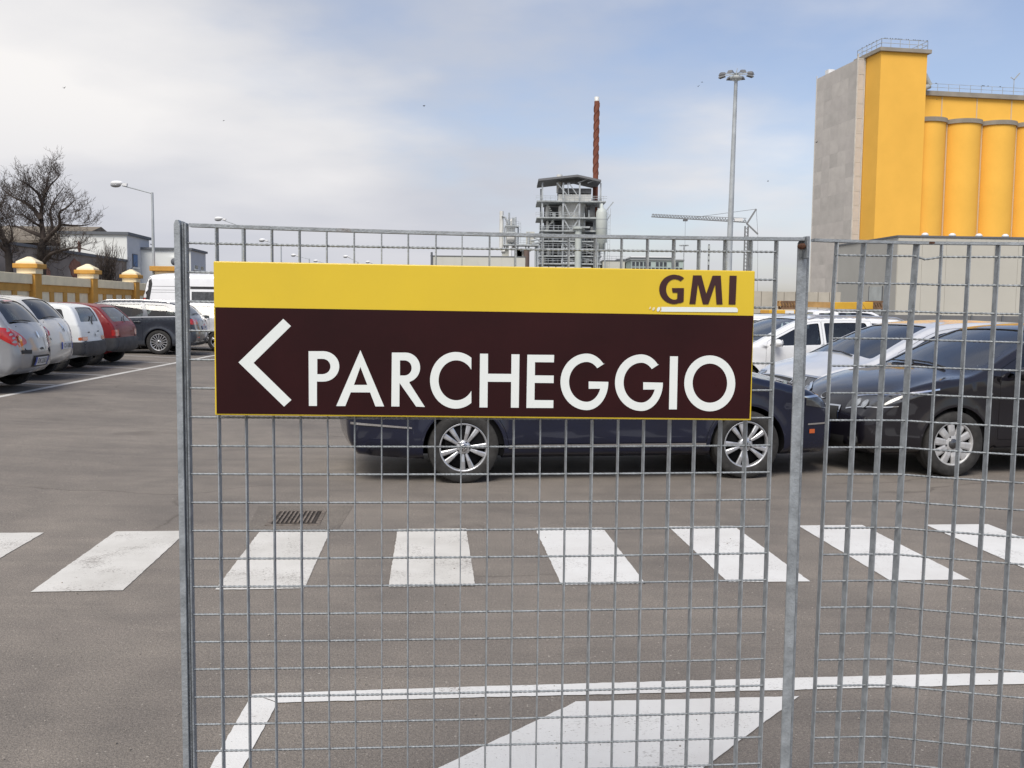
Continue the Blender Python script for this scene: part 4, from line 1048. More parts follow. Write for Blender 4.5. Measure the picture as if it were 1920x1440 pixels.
# ------------------------------------------------------------------ ground and road markings
def sheet(name, pts, z, m, parent=None, kind=None):
    b = MB(); b.add([(p[0], p[1], z) for p in pts], [tuple(range(len(pts)))])
    o = b.build(name, m, parent, fix=False)
    if kind: o['kind'] = kind
    if o.data.polygons[0].normal.z < 0: o.data.flip_normals()
    return o
ground_o = sheet('ground', [(-2500, -400), (2500, -400), (2500, 3000), (-2500, 3000)], -0.006, ground_m, kind='structure')
def zg(u): return 0.04 * min(5.0, max(0.0, -3.0 - u))       # the asphalt rises gently towards the wall
b = MB(); us = [-12.1, -8.0, -3.0, 75.0]
b.add([lot(u, v, zg(u)) for v in (-12, 120) for u in us], [(k, k + 1, k + 5, k + 4) for k in range(3)])
road = b.build('car_park', asphalt, fix=False); road['kind'] = 'structure'
def lground(x, y):
    z = 0.0
    for _ in range(30): z = zg(ground(x, y, z) @ E1)
    return ground(x, y, z)
road['label'] = 'grey asphalt car park surface with white painted markings'
ZM = 0.004
def stripe(pts, m=white_line, name='painted_stripe', z=ZM):
    P = densify([(p[0], p[1]) for p in pts], .035)          # paint edges are slightly ragged
    P = P + rng.normal(0, .0014, P.shape)
    return sheet(name, P, z, m, road)
for i in range(-1, 10):
    v0 = 5.343 + rng.uniform(-.012, .012); L_ = 1.429; u0 = -3.157 + i * 0.9754 + rng.uniform(-.012, .012)
    stripe([lot(u0, v0), lot(u0 + .489, v0 + rng.uniform(-.01, .01)), lot(u0 + .489, v0 + L_), lot(u0, v0 + L_)], white_line if i < 4 else white_fresh, 'crossing_stripe')
GP = lambda *q: [ground(*p) for p in q]
stripe(GP((472, 1303), (900, 1288.5), (1460, 1273), (1990, 1260), (1990, 1282), (1460, 1295.5), (900, 1309), (521, 1319)), white_fresh, 'bay_line')
stripe(GP((472, 1303.6), (520.5, 1319.5), (455, 1440), (300, 1800), (205, 1800), (395, 1440)), white_fresh, 'bay_line')
stripe(GP((1080, 1317), (1498, 1307), (1322, 1440), (1000, 1680), (300, 1680), (825, 1440)), white_fresh, 'arrow_marking')
# parking bays along the wall
def lsheet(quad, name='bay_line', m=white_line):
    """strip on the sloping part: quad of (u, v), split where the slope changes"""
    b = MB(); b.add([lot(u, v, zg(u) + ZM) for u, v in quad], [tuple(range(len(quad)))]); o = b.build(name, m, road, fix=False)
    if o.data.polygons[0].normal.z < 0: o.data.flip_normals()
LP = [lground(x, y) for x, y in ((0, 744), (399, 667))]
(ua, va), (ub, vb_) = [(p @ E1, p @ E2) for p in LP]
print('line', ua, va, ub, vb_)
def lu(v): return ua + (v - va) * (ub - ua) / (vb_ - va)
for v0, v1 in ((10, 20), (20, 32), (32, 45)): lsheet([(lu(v0) - .06, v0), (lu(v0) + .06, v0), (lu(v1) + .06, v1), (lu(v1) - .06, v1)])
BAY = [lground(x, y) @ E2 for x, y in ((100, 722), (190, 703.8), (256, 691), (315, 681), (350, 672), (345, 661))]
BAY = [BAY[0] - 2.35] + BAY + [BAY[-1] + 2.4, BAY[-1] + 4.8]
print('bays', BAY)
for v in BAY:
    lsheet([(-8.0, v - .05), (lu(v) - .07, v - .05), (lu(v) - .07, v + .05), (-8.0, v + .05)]); lsheet([(-11.9, v - .05), (-8.0, v - .05), (-8.0, v + .05), (-11.9, v + .05)])

# loose grit lying on the asphalt
b = MB()
for _ in range(300):
    Y_ = 2.4 + 6.5 * rng.rand() ** 1.5; X_ = rng.uniform(-.62, .66) * Y_; r_ = rng.uniform(.0018, .0045)
    vs = [(X_ + r_ * math.cos(t) * rng.uniform(.7, 1.2), Y_ + r_ * math.sin(t) * rng.uniform(.7, 1.2), z) for z in (.0042, .0042 + r_ * .9) for t in np.linspace(0, 2 * PI, 6)[:-1]]
    b.add(vs, [(5, 6, 7, 8, 9)] + [(k, (k + 1) % 5, 5 + (k + 1) % 5, 5 + k) for k in range(5)])
grit = b.build('grit', mat('pale grit', (0.30, 0.27, 0.235), .95, 0, var=.45, vscale=3), fix=False); grit['kind'] = 'stuff'
# drain grate in the asphalt
gd = empty('drain_grate', lot(-1.0, 7.17), TH, 'rusty iron drain grate sunk in the asphalt behind the crossing', 'drain')
b = MB()
w2, d2 = .17, .225
for (c_, s_) in (((0, -d2, -.004), (2 * w2 + .05, .05, .02)), ((0, d2, -.004), (2 * w2 + .05, .05, .02)), ((-w2, 0, -.004), (.045, 2 * d2 - .05, .02)), ((w2, 0, -.004), (.045, 2 * d2 - .05, .02))):
    b.box(c_, s_)
iron = mat('cast iron', (0.165, 0.138, 0.115), 0.75, 0.25, var=0.45, vscale=22, bump=0.3)
b.build('frame', iron, gd)
b = MB(); b.box((0, 0, .0055), (2 * w2 - .02, 2 * d2 - .02, .001)); b.build('pit', mat('dark pit sheet', (0.045, 0.036, 0.03), .95, 0, var=.4, vscale=20), gd)  # dark flat sheet closing the opening under the bars
for k in range(9):
    b = MB(); b.box((-w2 + .045 + k * .0312, 0, .010), (.013, 2 * d2 - .05, .009)); b.build('grate_bar', iron, gd)
patch_m = asphalt_mat('patched asphalt', (0.168, 0.151, 0.134))
b = MB(); b.add([lot(-1.30, 6.80, .002), lot(-.66, 6.78, .002), lot(-.62, 7.6, .002), lot(-1.36, 7.62, .002)], [(0, 1, 2, 3)]); b.build('asphalt_patch', patch_m, road, fix=False)

# ------------------------------------------------------------------ fence panels and posts
FD, FPHI = 2.22, 0.078
FE = np.array([math.cos(FPHI), math.sin(FPHI), 0]); FN = np.array([math.sin(FPHI), -math.cos(FPHI), 0])   # FN points to the camera
F0 = np.array([0, FD, 0])
def fplane(x, y, off=0.0):
    d = ray(x, y); o = F0 + FN * off; t = ((o - CP) @ FN) / (d @ FN); p = CP + d * t
    return np.array([(p - F0) @ FE, p[2]])            # along the fence, height
def FW(a, z, off=0.0): return F0 + FE * a + FN * off + np.array([0, 0, z])
def fobj(mb, name, m, parent, **k): return mb.build(name, m, parent, **k)
fence = empty('mesh_fence_panel', FW(0, 0), FPHI, 'galvanised steel mesh fence panel carrying the yellow and brown sign', 'fence', 'steel mesh fence panels')
tops = [406, 457, 509, 562, 614, 666, 716.5, 767, 817.5, 867.5, 917.5, 967, 1016.5, 1066, 1115, 1164, 1213, 1262, 1311, 1360, 1409, 1458.6]
a_all = [fplane(x, 440 + 12 * (x - 400) / 1060)[0] for x in tops]
kf = np.polyfit(range(22), a_all, 1); A_bar = [kf[1] + kf[0] * i for i in range(22)]
zl, zr = fplane(365, 452)[1], fplane(1440, 475)[1]
z_row0 = (zl + zr) / 2
ROW = 0.0652
NR = 29
print('fence pitch', kf[0], 'rows', zl, zr)
zt = [fplane(357, 422)[1], fplane(1500, 449)[1]]
z_top = (zt[0] + zt[1]) / 2
def sag(a): return -0.004 * (1 - ((a - A_bar[10]) / 0.7) ** 2)
# vertical flat bars share one mesh
z_bot = z_row0 - (NR - 1) * ROW - 0.01
bm_ = MB(); hh = z_top - z_bot - 0.006
bm_.box((0, 0, z_bot + hh / 2), (.0026, .024, hh))
bar_me = bm_.mesh('vertical_bar'); bar_me.materials.append(galv)
for i, a in enumerate(A_bar):
    o = link('vertical_bar', bar_me, None, fence, (a, 0, sag(a) * 1.3 + .003 + (zt[1] - zt[0]) * ((a - A_bar[0]) / (A_bar[21] - A_bar[0]) - .5))); o.rotation_euler = (0, rng.uniform(-.0006, .0006), rng.uniform(-.05, .05))
# twisted square rods
def twisted(length, w, pitch=0.045, step=0.006, f=None):
    n = int(length / step); vs = []; r = w / 2 * 1.25
    for i in range(n + 1):
        x = length * i / n; t = 2 * PI * x / pitch
        dy, dz = (f(x) if f else (0, 0))
        for k in range(4):
            a = t + k * PI / 2; vs.append((x, dy + r * math.cos(a), dz + r * math.sin(a)))
    fs = [(i * 4 + k, i * 4 + (k + 1) % 4, i * 4 + 4 + (k + 1) % 4, i * 4 + 4 + k) for i in range(n) for k in range(4)]
    return vs, fs
a_l = fplane(352, 700)[0]; a_r = A_bar[21] + .002
rb = MB(); rb.add(*twisted(a_r - a_l, .0046, f=lambda x: (0, sag(a_l + x) * .8)), True)
rod_me = rb.mesh('horizontal_rod'); rod_me.materials.append(galv)
for j in range(NR):
    o = link('horizontal_rod', rod_me, None, fence, (a_l, -.004 + rng.uniform(-.001, .001), z_row0 - j * ROW + rng.uniform(-.0006, .0006)))
# top rail with its bolted tab
tr_ = MB(); aP = fplane(1505, 450)[0]; aS = fplane(357, 424)[0]
xs = np.linspace(aS, aP, 16)
zz = [z_top + sag(x) * 1.3 + (zt[1] - zt[0]) * ((x - aS) / (aP - aS) - .5) for x in xs]
for k in range(15): tr_.bar((xs[k], 0, zz[k]), (xs[k + 1], 0, zz[k + 1]), .026, .0075)
fobj(tr_, 'top_rail', galv, fence)
tb = MB(); tb.box((aP + .004, -.012, zz[-1] - .020), (.007, .030, .052)); fobj(tb, 'bolt_tab', galv_dark, fence, bevel=.002)
bt = MB(); zb_ = zz[-1] - .018
bt.lathe([(.001, -.006), (.008, -.006), (.008, .003), (.004, .003), (.004, .010), (.001, .010)], 6, 'x', (aP - .006, -.018, zb_)); bt.ball((aP - .014, -.018, zb_), .0055, 8, 6)
fobj(bt, 'bolt', rust, fence)
# left edge flat of the panel
eL = fplane(354, 700)[0]
ed = MB(); ed.box((eL, 0, (z_bot + zt[0] + .004) / 2), (.0045, .024, zt[0] + .004 - z_bot)); fobj(ed, 'edge_bar', galv_dark, fence, bevel=.001)
# left post: flat bar with chamfered top
postL = empty('fence_post', FW(fplane(343, 900)[0], 0), FPHI, 'galvanised fence post with chamfered top left of the sign', 'fence post', 'fence posts')
zpt = fplane(345, 413)[1]
pb = MB(); wq = .0068
pb.prism([(-wq, 0), (wq, 0), (wq, zpt - .010), (wq * .45, zpt), (-wq * .45, zpt), (-wq, zpt - .010)], -.012, .016, ((0, 0, 0), (1, 0, 0), (0, 0, 1), (0, -1, 0)))
pb.build('post', galv, postL, bevel=.0012)
pb = MB(); off_ = fplane(354, 440)[0] - fplane(343, 440)[0]
pb.prism([(.0, 0), (.004, 0), (.004, zpt - .006), (0, zpt - .002)], -.024, .006, ((off_ * .62, 0, 0), (1, 0, 0), (0, 0, 1), (0, -1, 0)))
pb.build('backing_strip', galv_dark, postL)
pb = MB(); pb.box((0, 0, .006), (.12, .12, .012)); pb.build('base_plate', galv_dark, postL)
# right post: angle section
aR = fplane(1494, 900)[0]; zr_t = fplane(1516, 445)[1]
postR = empty('fence_post', FW(aR, 0, -.01), FPHI, 'galvanised fence post with rusty bolt at its top right of the sign', 'fence post', 'fence posts')
pb = MB()
pb.prism([(-.0145, 0), (.0085, 0), (.0085, zr_t - .012), (.002, zr_t), (-.006, zr_t), (-.0145, zr_t - .014)], 0.0, .006, ((0, 0, 0), (1, 0, 0), (0, 0, 1), (0, -1, 0)))
pb.build('post', galv, postR, bevel=.0012)
pb = MB(); pb.prism([(.0092, 0), (.0148, 0), (.0148, zr_t - .020), (.0092, zr_t - .012)], -.032, .004, ((0, 0, 0), (1, 0, 0), (0, 0, 1), (0, -1, 0))); pb.build('flange', galv_dark, postR, bevel=.001)  # darker steel carries the painted shade of the post's right face
pb = MB(); pb.box((0, 0, .006), (.12, .12, .012)); pb.build('base_plate', galv_dark, postR)
# right hand panel, bent out of its plane
fr = empty('mesh_fence_panel', FW(0, 0), FPHI, 'bent galvanised steel mesh fence panel right of the bolted post', 'fence', 'steel mesh fence panels')
t_px = [1566, 1617, 1667, 1716, 1766, 1818, 1872, 1923]; b_px = [1521, 1567, 1613.6, 1657, 1711, 1762, 1813.5, 1866.6]
bend = [0, 0, 0, .004, .016, .030, .044, .058, .070, .080, .086, .09] + [.09] * 10
twist = [-.10, .03, .06, .10, -.27, -.20, -.15, -.18] + [-.2] * 14
Abr, zrt = [], fplane(1700, 454)[1]
for i in range(8):
    ta, tz = fplane(t_px[i], 455, bend[i]); ba, bz_ = fplane(b_px[i], 1440, bend[i])
    Abr.append((ta, tz, ba, bz_))
for i in range(8, 22): q = Abr[-1]; Abr.append((q[0] + kf[0], q[1], q[2] + kf[0], q[3]))
for i, (ta, tz, ba, bz_) in enumerate(Abr):
    sl = (ba - ta) / (bz_ - zrt); zlo = z_bot
    b = MB(); zs_ = np.linspace(zrt - .003, zlo, 14)
    xs_ = [ta + sl * (z - zrt) + (.004 * math.exp(-((zrt - z) / .08)) if i < 4 else 0) for z in zs_]
    cw, sw_ = math.cos(twist[i]), math.sin(twist[i]); vs = []
    for z, x in zip(zs_, xs_):
        for (p, q) in ((-.0013, -.012), (.0013, -.012), (.0013, .012), (-.0013, .012)): vs.append((x + p * cw - q * sw_, -bend[i] + p * sw_ + q * cw, z))
    fs = [(k * 4 + j, k * 4 + (j + 1) % 4, k * 4 + 4 + (j + 1) % 4, k * 4 + 4 + j) for k in range(13) for j in range(4)] + [(3, 2, 1, 0), (52, 53, 54, 55)]
    b.add(vs, fs); b.build('vertical_bar', galv, fr)
rows_y = [(476, 482), (531, 535), (586, 590)]
zr0 = fplane(1570, 478.5)[1]
for j in range(NR):
    z0 = zr0 - j * ROW
    pts = []
    for i, (ta, tz, ba, bz_) in enumerate(Abr):
        sl = (ba - ta) / (bz_ - zrt)
        dz = -.0022 * max(0, i - 3) * min(1, j / 8) - (.0015 if i > 3 else 0)
        pts.append(Vector((ta + sl * (z0 - zrt), -bend[i] - .003, z0 + dz)))
    if j == 0: pts.insert(4, (pts[3] * .62 + pts[4] * .38) + Vector((0, 0, -.007)))
    b = MB(); vs = []; fs = []; cnt = 0; s_acc = 0
    for p, q in zip(pts[:-1], pts[1:]):
        m_ = 9; L_ = (q - p).length
        for k in range(m_ + (1 if q is pts[-1] else 0)):
            c_ = p + (q - p) * (k / m_); t = 2 * PI * (s_acc + L_ * k / m_) / .045; r_ = .0029
            for e in range(4): vs.append((c_.x, c_.y + r_ * math.cos(t + e * PI / 2), c_.z + r_ * math.sin(t + e * PI / 2)))
            cnt += 1
        s_acc += L_
    fs = [(i * 4 + k, i * 4 + (k + 1) % 4, i * 4 + 4 + (k + 1) % 4, i * 4 + 4 + k) for i in range(cnt - 1) for k in range(4)]
    b.add(vs, fs, True); b.build('horizontal_rod', galv, fr)
b = MB(); pr = [Vector((fplane(1524, 452)[0], 0, zrt + .001))] + [Vector((q[0], -bend[i], zrt - .0006 * i)) for i, q in enumerate(Abr)]
for p, q in zip(pr[:-1], pr[1:]): b.bar(p, q, .026, .0065)
b.build('top_rail', galv, fr)
b = MB(); c_ = pr[4] * .45 + pr[5] * .55; b.box((c_.x, c_.y - .0135, c_.z), (.016, .0015, .0045)); b.build('rust_spot', rust, fr)

# ------------------------------------------------------------------ sign
SOFF = .046
sTL, sTR, sBR, sBL = [fplane(x, y, SOFF) for x, y in ((400, 489.5), (1416, 508), (1408.5, 788.5), (403, 778.5))]
sign = empty('direction_sign', FW((sTL[0] + sTR[0]) / 2, (sBL[1] + sBR[1]) / 2, SOFF), FPHI, 'yellow and dark brown PARCHEGGIO sign with white arrow fixed to the mesh fence', 'sign')
so_ = np.array([(sTL[0] + sTR[0]) / 2, (sBL[1] + sBR[1]) / 2])
SP = lambda x, y: tuple(fplane(x, y, SOFF) - so_)
def sign_flat(name, px, m, h, holes=(), parent=sign, step=.03):
    P = [SP(*p) for p in px]; H = [[SP(*p) for p in q] for q in holes]
    v, t, loops = tri2d(P, H, step)
    b = MB(); n = len(v)
    b.add([(p[0], -h, p[1]) for p in v], [tuple(f) for f in t])
    b2 = b.mesh(name, fix=False)
    for p in b2.polygons:
        if p.normal.y > 0: p.flip()
    return link(name, b2, m, parent)
def quad_box(q, y0, y1):
    b = MB(); b.prism(q, y0, y1, ((0, 0, 0), (1, 0, 0), (0, 0, 1), (0, -1, 0))); return b
q4 = [tuple(p - so_) for p in (sBL, sBR, sTR, sTL)]
quad_box(q4, -.028, 0).build('panel', sign_yellow, sign, bevel=.0022)
sign_flat('brown_field', [(403.5, 576), (1412.5, 592), (1405.3, 785), (406.3, 775.5)], sign_brown, .0008)
sign_flat('arrow', [(531.3, 597.8), (545.7, 611.3), (475.6, 680.3), (546.6, 749.7), (532.8, 762.3), (447.4, 679.4)], sign_white, .0014)
def arc(cx, cy, rx, ry, a0, a1, n=26, rx2=None):
    out = []
    for t in np.linspace(R(a0), R(a1), n):
        c = math.cos(t); r = rx2 if (rx2 and c < 0) else rx
        out.append((cx + r * c, cy - ry * math.sin(t)))
    return out
def letter(px, holes=(), m=sign_white): return sign_flat('letter', px, m, .0014, holes)
letter([(578.7, 658.4), (606, 658.4)] + arc(606, 686.9, 30.3, 28.5, 88, -88, 18) + [(606, 715.4), (594.4, 715.4), (594.4, 761), (579.3, 760.9)],
       [[(595, 672.8), (605, 672.8)] + arc(605, 687.1, 14.8, 14.3, 88, -88, 14) + [(605, 701.5), (595, 701.5)]])
letter([(675.8, 656.5), (720.3, 761.9), (704, 761.9), (694, 735.7), (657.8, 735.5), (647.5, 761.3), (630.6, 761.2)], [[(675.8, 687.8), (688.8, 721.6), (663.8, 721.6)]])
letter([(734.8, 661), (760, 661)] + arc(760, 689, 27.8, 28, 88, -72, 18) + [(767.5, 717.4), (796.7, 763), (780.3, 762.2), (749.2, 717.9), (748.9, 762), (733.8, 761.9)],
       [[(750, 675.6), (758.5, 675.6)] + arc(758.5, 689.8, 13.4, 14.2, 88, -88, 14) + [(758.5, 704), (750, 704)]])
letter(arc(854.6, 713, 48.3, 53.1, 52.8, 307.2, 40) + arc(855.5, 713, 33.2, 37.5, 328, 32, 34)[0:])
letter([(900, 663), (915, 663.2), (914.9, 700.6), (958.6, 701), (958.9, 664.2), (974, 664.4), (972.6, 764.3), (957.8, 764.2), (958.3, 716), (914.4, 715.7), (914, 763.9), (899, 763.8)])
letter([(988.7, 665), (1038.9, 665.4), (1038.4, 679.3), (1003, 679), (1002.8, 703.7), (1038.2, 704.1), (1037.9, 718.2), (1002.4, 717.8), (1002, 750), (1037.5, 750.4), (1037.3, 764.9), (986.9, 764.7)])
def gee(cx, cy):
    o = arc(cx, cy, 40.5, 53, 40, 360, 48, 49.3)
    i = arc(cx, cy, 26.8, 37.4, 340, 43, 40, 33.2)
    return [(cx + 33.5, cy - 34.4)] + o + [(cx + 3.6, cy - .8), (cx + 3.6, cy + 13)] + i
letter(gee(1100, 715.9)); letter(gee(1202.2, 717.4))
letter([(1256, 668), (1270.9, 668.1), (1268.8, 767.5), (1254, 767.4)])
letter(arc(1330.5, 718.7, 47.8, 52.4, 0, 352.5, 48), [arc(1330.7, 718.3, 32.4, 36.7, 0, 352.5, 44)])
G8 = lambda *q: [(1200 + a / 8.727, 500 + b_ / 8.727) for a, b_ in q]
def gmi(px, m=letter_brown, nm='letter', h=.0014): return sign_flat(nm, px, m, h)
go = arc(560, 371, 175, 241, 52, 290, 44, 248); gi = arc(560, 372, 110, 168, 300, 62, 34, 135)
gmi(G8((720, 187), (690, 165), (640, 143), *[p for p in arc(560, 371, 175, 241, 75, 290, 40, 248)], (660, 595), (712, 572), (718, 350), (520, 350), (530, 425), (610, 425), (605, 530), *[p for p in arc(565, 372, 100, 168, 292, 80, 34, 140)], (625, 214), (662, 240)))
gmi(G8((805, 612), (865, 142), (1003, 142), (1082, 440), (1185, 147), (1320, 147), (1348, 618), (1248, 618), (1226, 290), (1117, 615), (1025, 615), (945, 285), (905, 612)))
gmi(G8((1462, 147), (1580, 148), (1560, 619), (1447, 618)))
gmi(G8((352, 658), (1540, 668), (1575, 672), (1592, 690), (1600, 720), (1592, 746), (345, 737), (340, 700)), sign_white, 'logo_bar')
gmi(G8((330, 658), (352, 658), (348, 700), (345, 737), (322, 737), (338, 715), (342, 690)), sign_cream, 'logo_bar')
gmi(G8(*[(300 + 26 * math.cos(t) - 10 * math.sin(t), 697 + 38 * math.sin(t)) for t in np.linspace(2 * PI, 0.3, 18)]), sign_white, 'logo_bead')
gmi(G8(*[(221 + 21 * math.cos(t) - 9 * math.sin(t), 690 + 29 * math.sin(t)) for t in np.linspace(2 * PI, 0.3, 16)]), sign_cream, 'logo_bead')
gmi(G8(*[(163 + 13 * math.cos(t) - 7 * math.sin(t), 676 + 23 * math.sin(t)) for t in np.linspace(2 * PI, 0.3, 14)]), sign_cream, 'logo_bead')
for fx in (-.45, 0, .45):
    b = MB(); b.box((fx, .040, .16), (.03, .022, .10)); b.build('bracket', galv_dark, sign)

# ------------------------------------------------------------------ parked cars
def place(sp, px, py, heading, wheel, label, cat='car', group=None, side=1):
    """put the outer foot of one wheel (local x, side) on a measured ground point"""
    p = ground(px, py); c, s_ = math.cos(heading), math.sin(heading); wy = side * (sp['W'] / 2 - .03)
    loc = p - np.array([c * wheel - s_ * wy, s_ * wheel + c * wy, 0])
    return build_car(sp, loc, heading, label, cat, group)
a, b_ = ground(875, 906), ground(1402, 897)
h_ = math.atan2(b_[1] - a[1], b_[0] - a[0])
place(sedan, 869, 906, h_, -1.335, 'dark navy blue saloon car behind the PARCHEGGIO sign', 'car', 'parked cars', -1)
hk = R(180 + 12)
place(kia, 1785, 893.5, hk, 1.325, 'black hatchback with its hood towards the navy saloon', 'car', 'parked cars', 1)
def at_lamp(sp, px, py, Y, heading, local, label, cat='car', group='parked cars'):
    p = depth(px, py, Y); c, s_ = math.cos(heading), math.sin(heading)
    loc = np.array([p[0] - (c * local[0] - s_ * local[1]), p[1] - (s_ * local[0] + c * local[1]), 0])
    return build_car(sp, loc, heading, label, cat, group)
at_lamp(golf, 1522, 725, 11.9, R(180 + 13), (2.05, .66), 'silver hatchback parked between the black hatchback and the white estate')
at_lamp(audi, 1462, 637, 16.3, R(180 + 12), (.82, 1.02), 'white estate car behind the silver hatchback')
lowvan = dict(smallvan); lowvan['path'] = [(x, z * .9, c, r) for x, z, c, r in smallvan['path']]; lowvan['belt'] = (1.02, .96); lowvan['mirror'] = (.88, 1.05); lowvan['antenna'] = (.4, -.3, 1.57, -.25, .35)
at_lamp(lowvan, 1575, 600, 38.5, R(6), (-.2, .8), 'small white van in front of the grey panel fence', 'van')
dark_hatch = dict(golf); dark_hatch['paint'] = p_slate
at_lamp(dark_hatch, 1440, 588, 30.0, R(186), (-.2, 0), 'dark grey car at the back between white car and crane')
wh2 = dict(clio); wh2['paint'] = p_white; wh2['glass'] = win_tint
at_lamp(wh2, 1392, 592, 20.0, R(180), (-.5, 0), 'small white car just past the right edge of the sign')
def bay(sp, v, u_rear, label, cat='car', turn=0.0):
    u_c = u_rear + (min(p[0] for p in sp['path']) + -.03)
    loc = lot(u_c, v, (zg(u_c + 1.3) + zg(u_c - 1.3)) / 2)
    return build_car(sp, loc, TH + PI + turn, label, cat, 'cars parked along the wall')
bay(clio, 16.25, -6.42, 'silver hatchback nearest the camera in the row by the wall, red round-ended taillights', turn=.02)
bay(micra, 18.7, -6.92, 'rounded pearl white hatchback between the silver and the boxy white car', turn=-.01)
bay(boxy, 21.0, -7.1, 'boxy white hatchback with dark bumper and orange taillights', turn=.015)
bay(redcar, 23.2, -7.08, 'faded red hatchback with dark grey bumper', turn=-.02)
bay(ford, 28.3, -6.55, 'dark slate blue estate car with chrome roof rail left of the fence post')
silver2 = dict(clio); silver2['paint'] = p_silver; silver2['feat'] = [f for f in clio['feat'] if f[0] != 'rplate'] + [('rplate', 'number_plate', plate_white, (0, .475, 'DN 640TY'))]
bay(silver2, 31.0, -5.9, 'silver car partly hidden behind the dark estate and fence post')
lv = dict(bigvan); lv['path'] = [(x, z * .9, c, r) for x, z, c, r in bigvan['path']]; lv['belt'] = (1.25, 1.18); lv['mirror'] = (1.85, 1.36)
lv['feat'] = [(f[0], f[1], f[2], [(x, z * .9) for x, z in f[3]], *f[4:]) if f[0] == 'side' else f for f in bigvan['feat']]; lv['wgap'] = .36
pv = lot(-10.42, 36.5, .2)
build_car(lv, pv + E1 * 2.98, TH, 'tall white panel van with dark roof-side rail parked by the wall', 'van', 'cars parked along the wall')

# ------------------------------------------------------------------ boundary wall with ochre pillars
plaster = mat('cream plaster', (0.84, 0.73, 0.50), 0.85, 0, var=0.08, vscale=2.2, bump=0.2, bscale=40)
plaster_panel = mat('pale panel render', (0.80, 0.70, 0.50), 0.9, 0, var=0.10, vscale=3, bump=0.2, bscale=30)
ochre = mat('ochre paint', (0.56, 0.295, 0.058), 0.8, 0, var=0.10, vscale=2.5, bump=0.15, bscale=40)
WU = -12.25
pil = [(v, 'pillar') for v in (15.8, 20.85, 25.85, 30.9, 35.95, 40.95)]
wall = empty('boundary_wall', lot(WU, 28), TH, 'cream and ochre boundary wall with recessed panels and capped pillars behind the left row of cars', 'wall')
def wbox(mb, v0, v1, x0, x1, z0, z1): mb.box(((x0 + x1) / 2, (v0 + v1) / 2 - 28, (z0 + z1) / 2), (x1 - x0, v1 - v0, z1 - z0))
HW = 2.46
vs_ = [12.0] + [p[0] for p in pil] + [46.2]
core = MB(); wbox(core, 12, 46, -.26, -.06, 0, HW - .3); core.build('wall_core', plaster_panel, wall)
pm_ = {}
def shared(key, fn, m):
    if key not in pm_:
        me = fn().mesh(key); me.materials.append(m); pm_[key] = me
    return pm_[key]
for i in range(len(vs_) - 1):
    v0, v1 = vs_[i] + (.27 if i else 0), vs_[i + 1] - .27
    b = MB(); wbox(b, v0, v1, -.34, .06, HW - .30, HW); b.build('coping', plaster, wall, bevel=.015)
    b = MB(); wbox(b, v0, v1, -.06, .0, HW - .52, HW - .302); b.build('top_rail', ochre, wall)
    b = MB(); wbox(b, v0, v1, -.06, .02, 0, .55); b.build('plinth', ochre, wall)
    n = 4
    for k in range(1, n):
        vc = v0 + (v1 - v0) * k / n; b = MB(); wbox(b, vc - .16, vc + .16, -.06, -.002, .55, HW - .522); b.build('pilaster', ochre, wall)
    for k in range(n):
        va, vb = v0 + (v1 - v0) * k / n + .16, v0 + (v1 - v0) * (k + 1) / n - .16
        b = MB(); wbox(b, va, vb, -.058, -.035, .55, HW - .522); b.build('wall_panel', plaster_panel, wall)
def pillar(v, tall=False):
    p = empty('wall_pillar', lot(WU, v), TH)
    p.parent = None
    b = MB(); b.box((-.12, 0, 1.24), (.50, .50, 2.48)); b.build('pillar_shaft', ochre, wall, (0, v - 28, 0))
    b = MB(); b.box((-.12, 0, 2.56), (.56, .56, .16)); b.build('pillar_neck', plaster, wall, (0, v - 28, 0))
    b = MB(); b.box((-.12, 0, 2.71), (.74, .74, .14)); b.build('pillar_cap', ochre, wall, (0, v - 28, 0), bevel=.02)
    b = MB()
    for z0, z1, r0, r1 in ((2.78, 2.84, .30, .29), (2.84, 3.0, .29, .05)):
        vs = [(-.12 + sx * r, sy * r, z) for r, z in ((r0, z0), (r1, z1)) for sx, sy in ((-1, -1), (1, -1), (1, 1), (-1, 1))]
        b.add(vs, [(0, 1, 2, 3), (7, 6, 5, 4), (0, 4, 5, 1), (1, 5, 6, 2), (2, 6, 7, 3), (3, 7, 4, 0)])
    b.build('pillar_top', plaster, wall, (0, v - 28, 0))
    bpy.data.objects.remove(p)
for v, _ in pil: pillar(v)
gp = empty('gate_pillar', lot(WU, 45.9), TH, 'tall cream gate pillar with flat ochre slab rising above the white van', 'pillar')
b = MB(); b.box((0, 0, 1.45), (.8, .8, 2.9)); b.build('shaft', plaster, gp)
b = MB(); b.box((0, 0, 3.0), (.9, .9, .2)); b.build('neck', plaster, gp, bevel=.03)
b = MB(); b.box((0, 0, 3.21), (1.25, 1.25, .22)); b.build('slab', ochre, gp, bevel=.02)

# ------------------------------------------------------------------ left background buildings
old_render = mat('stained old render', (0.235, 0.20, 0.175), 0.95, 0, var=0.35, vscale=0.35, bump=0.4, bscale=6)
white_wall = mat('white painted wall', (0.72, 0.735, 0.715), 0.85, 0, var=0.05, vscale=0.4)
shaded_wall = mat('shaded white wall', (0.53, 0.545, 0.57), 0.85, 0, var=0.06, vscale=0.5)  # darker copy of the white wall, shade of the side faces put into the colour
roof_tile = mat('old brown roof tiles', (0.17, 0.145, 0.115), 0.95, 0, var=0.25, vscale=2.5, bump=0.5, bscale=5)
brown_wall = mat('dark brown brick wall', (0.10, 0.072, 0.06), 0.95, 0, var=0.3, vscale=0.8)
brick_m = mat('exposed brick', (0.26, 0.12, 0.08), 0.95, 0, var=0.25, vscale=4, bump=0.4, bscale=14)
trim_grey = mat('dark roof edge', (0.12, 0.13, 0.145), 0.7)
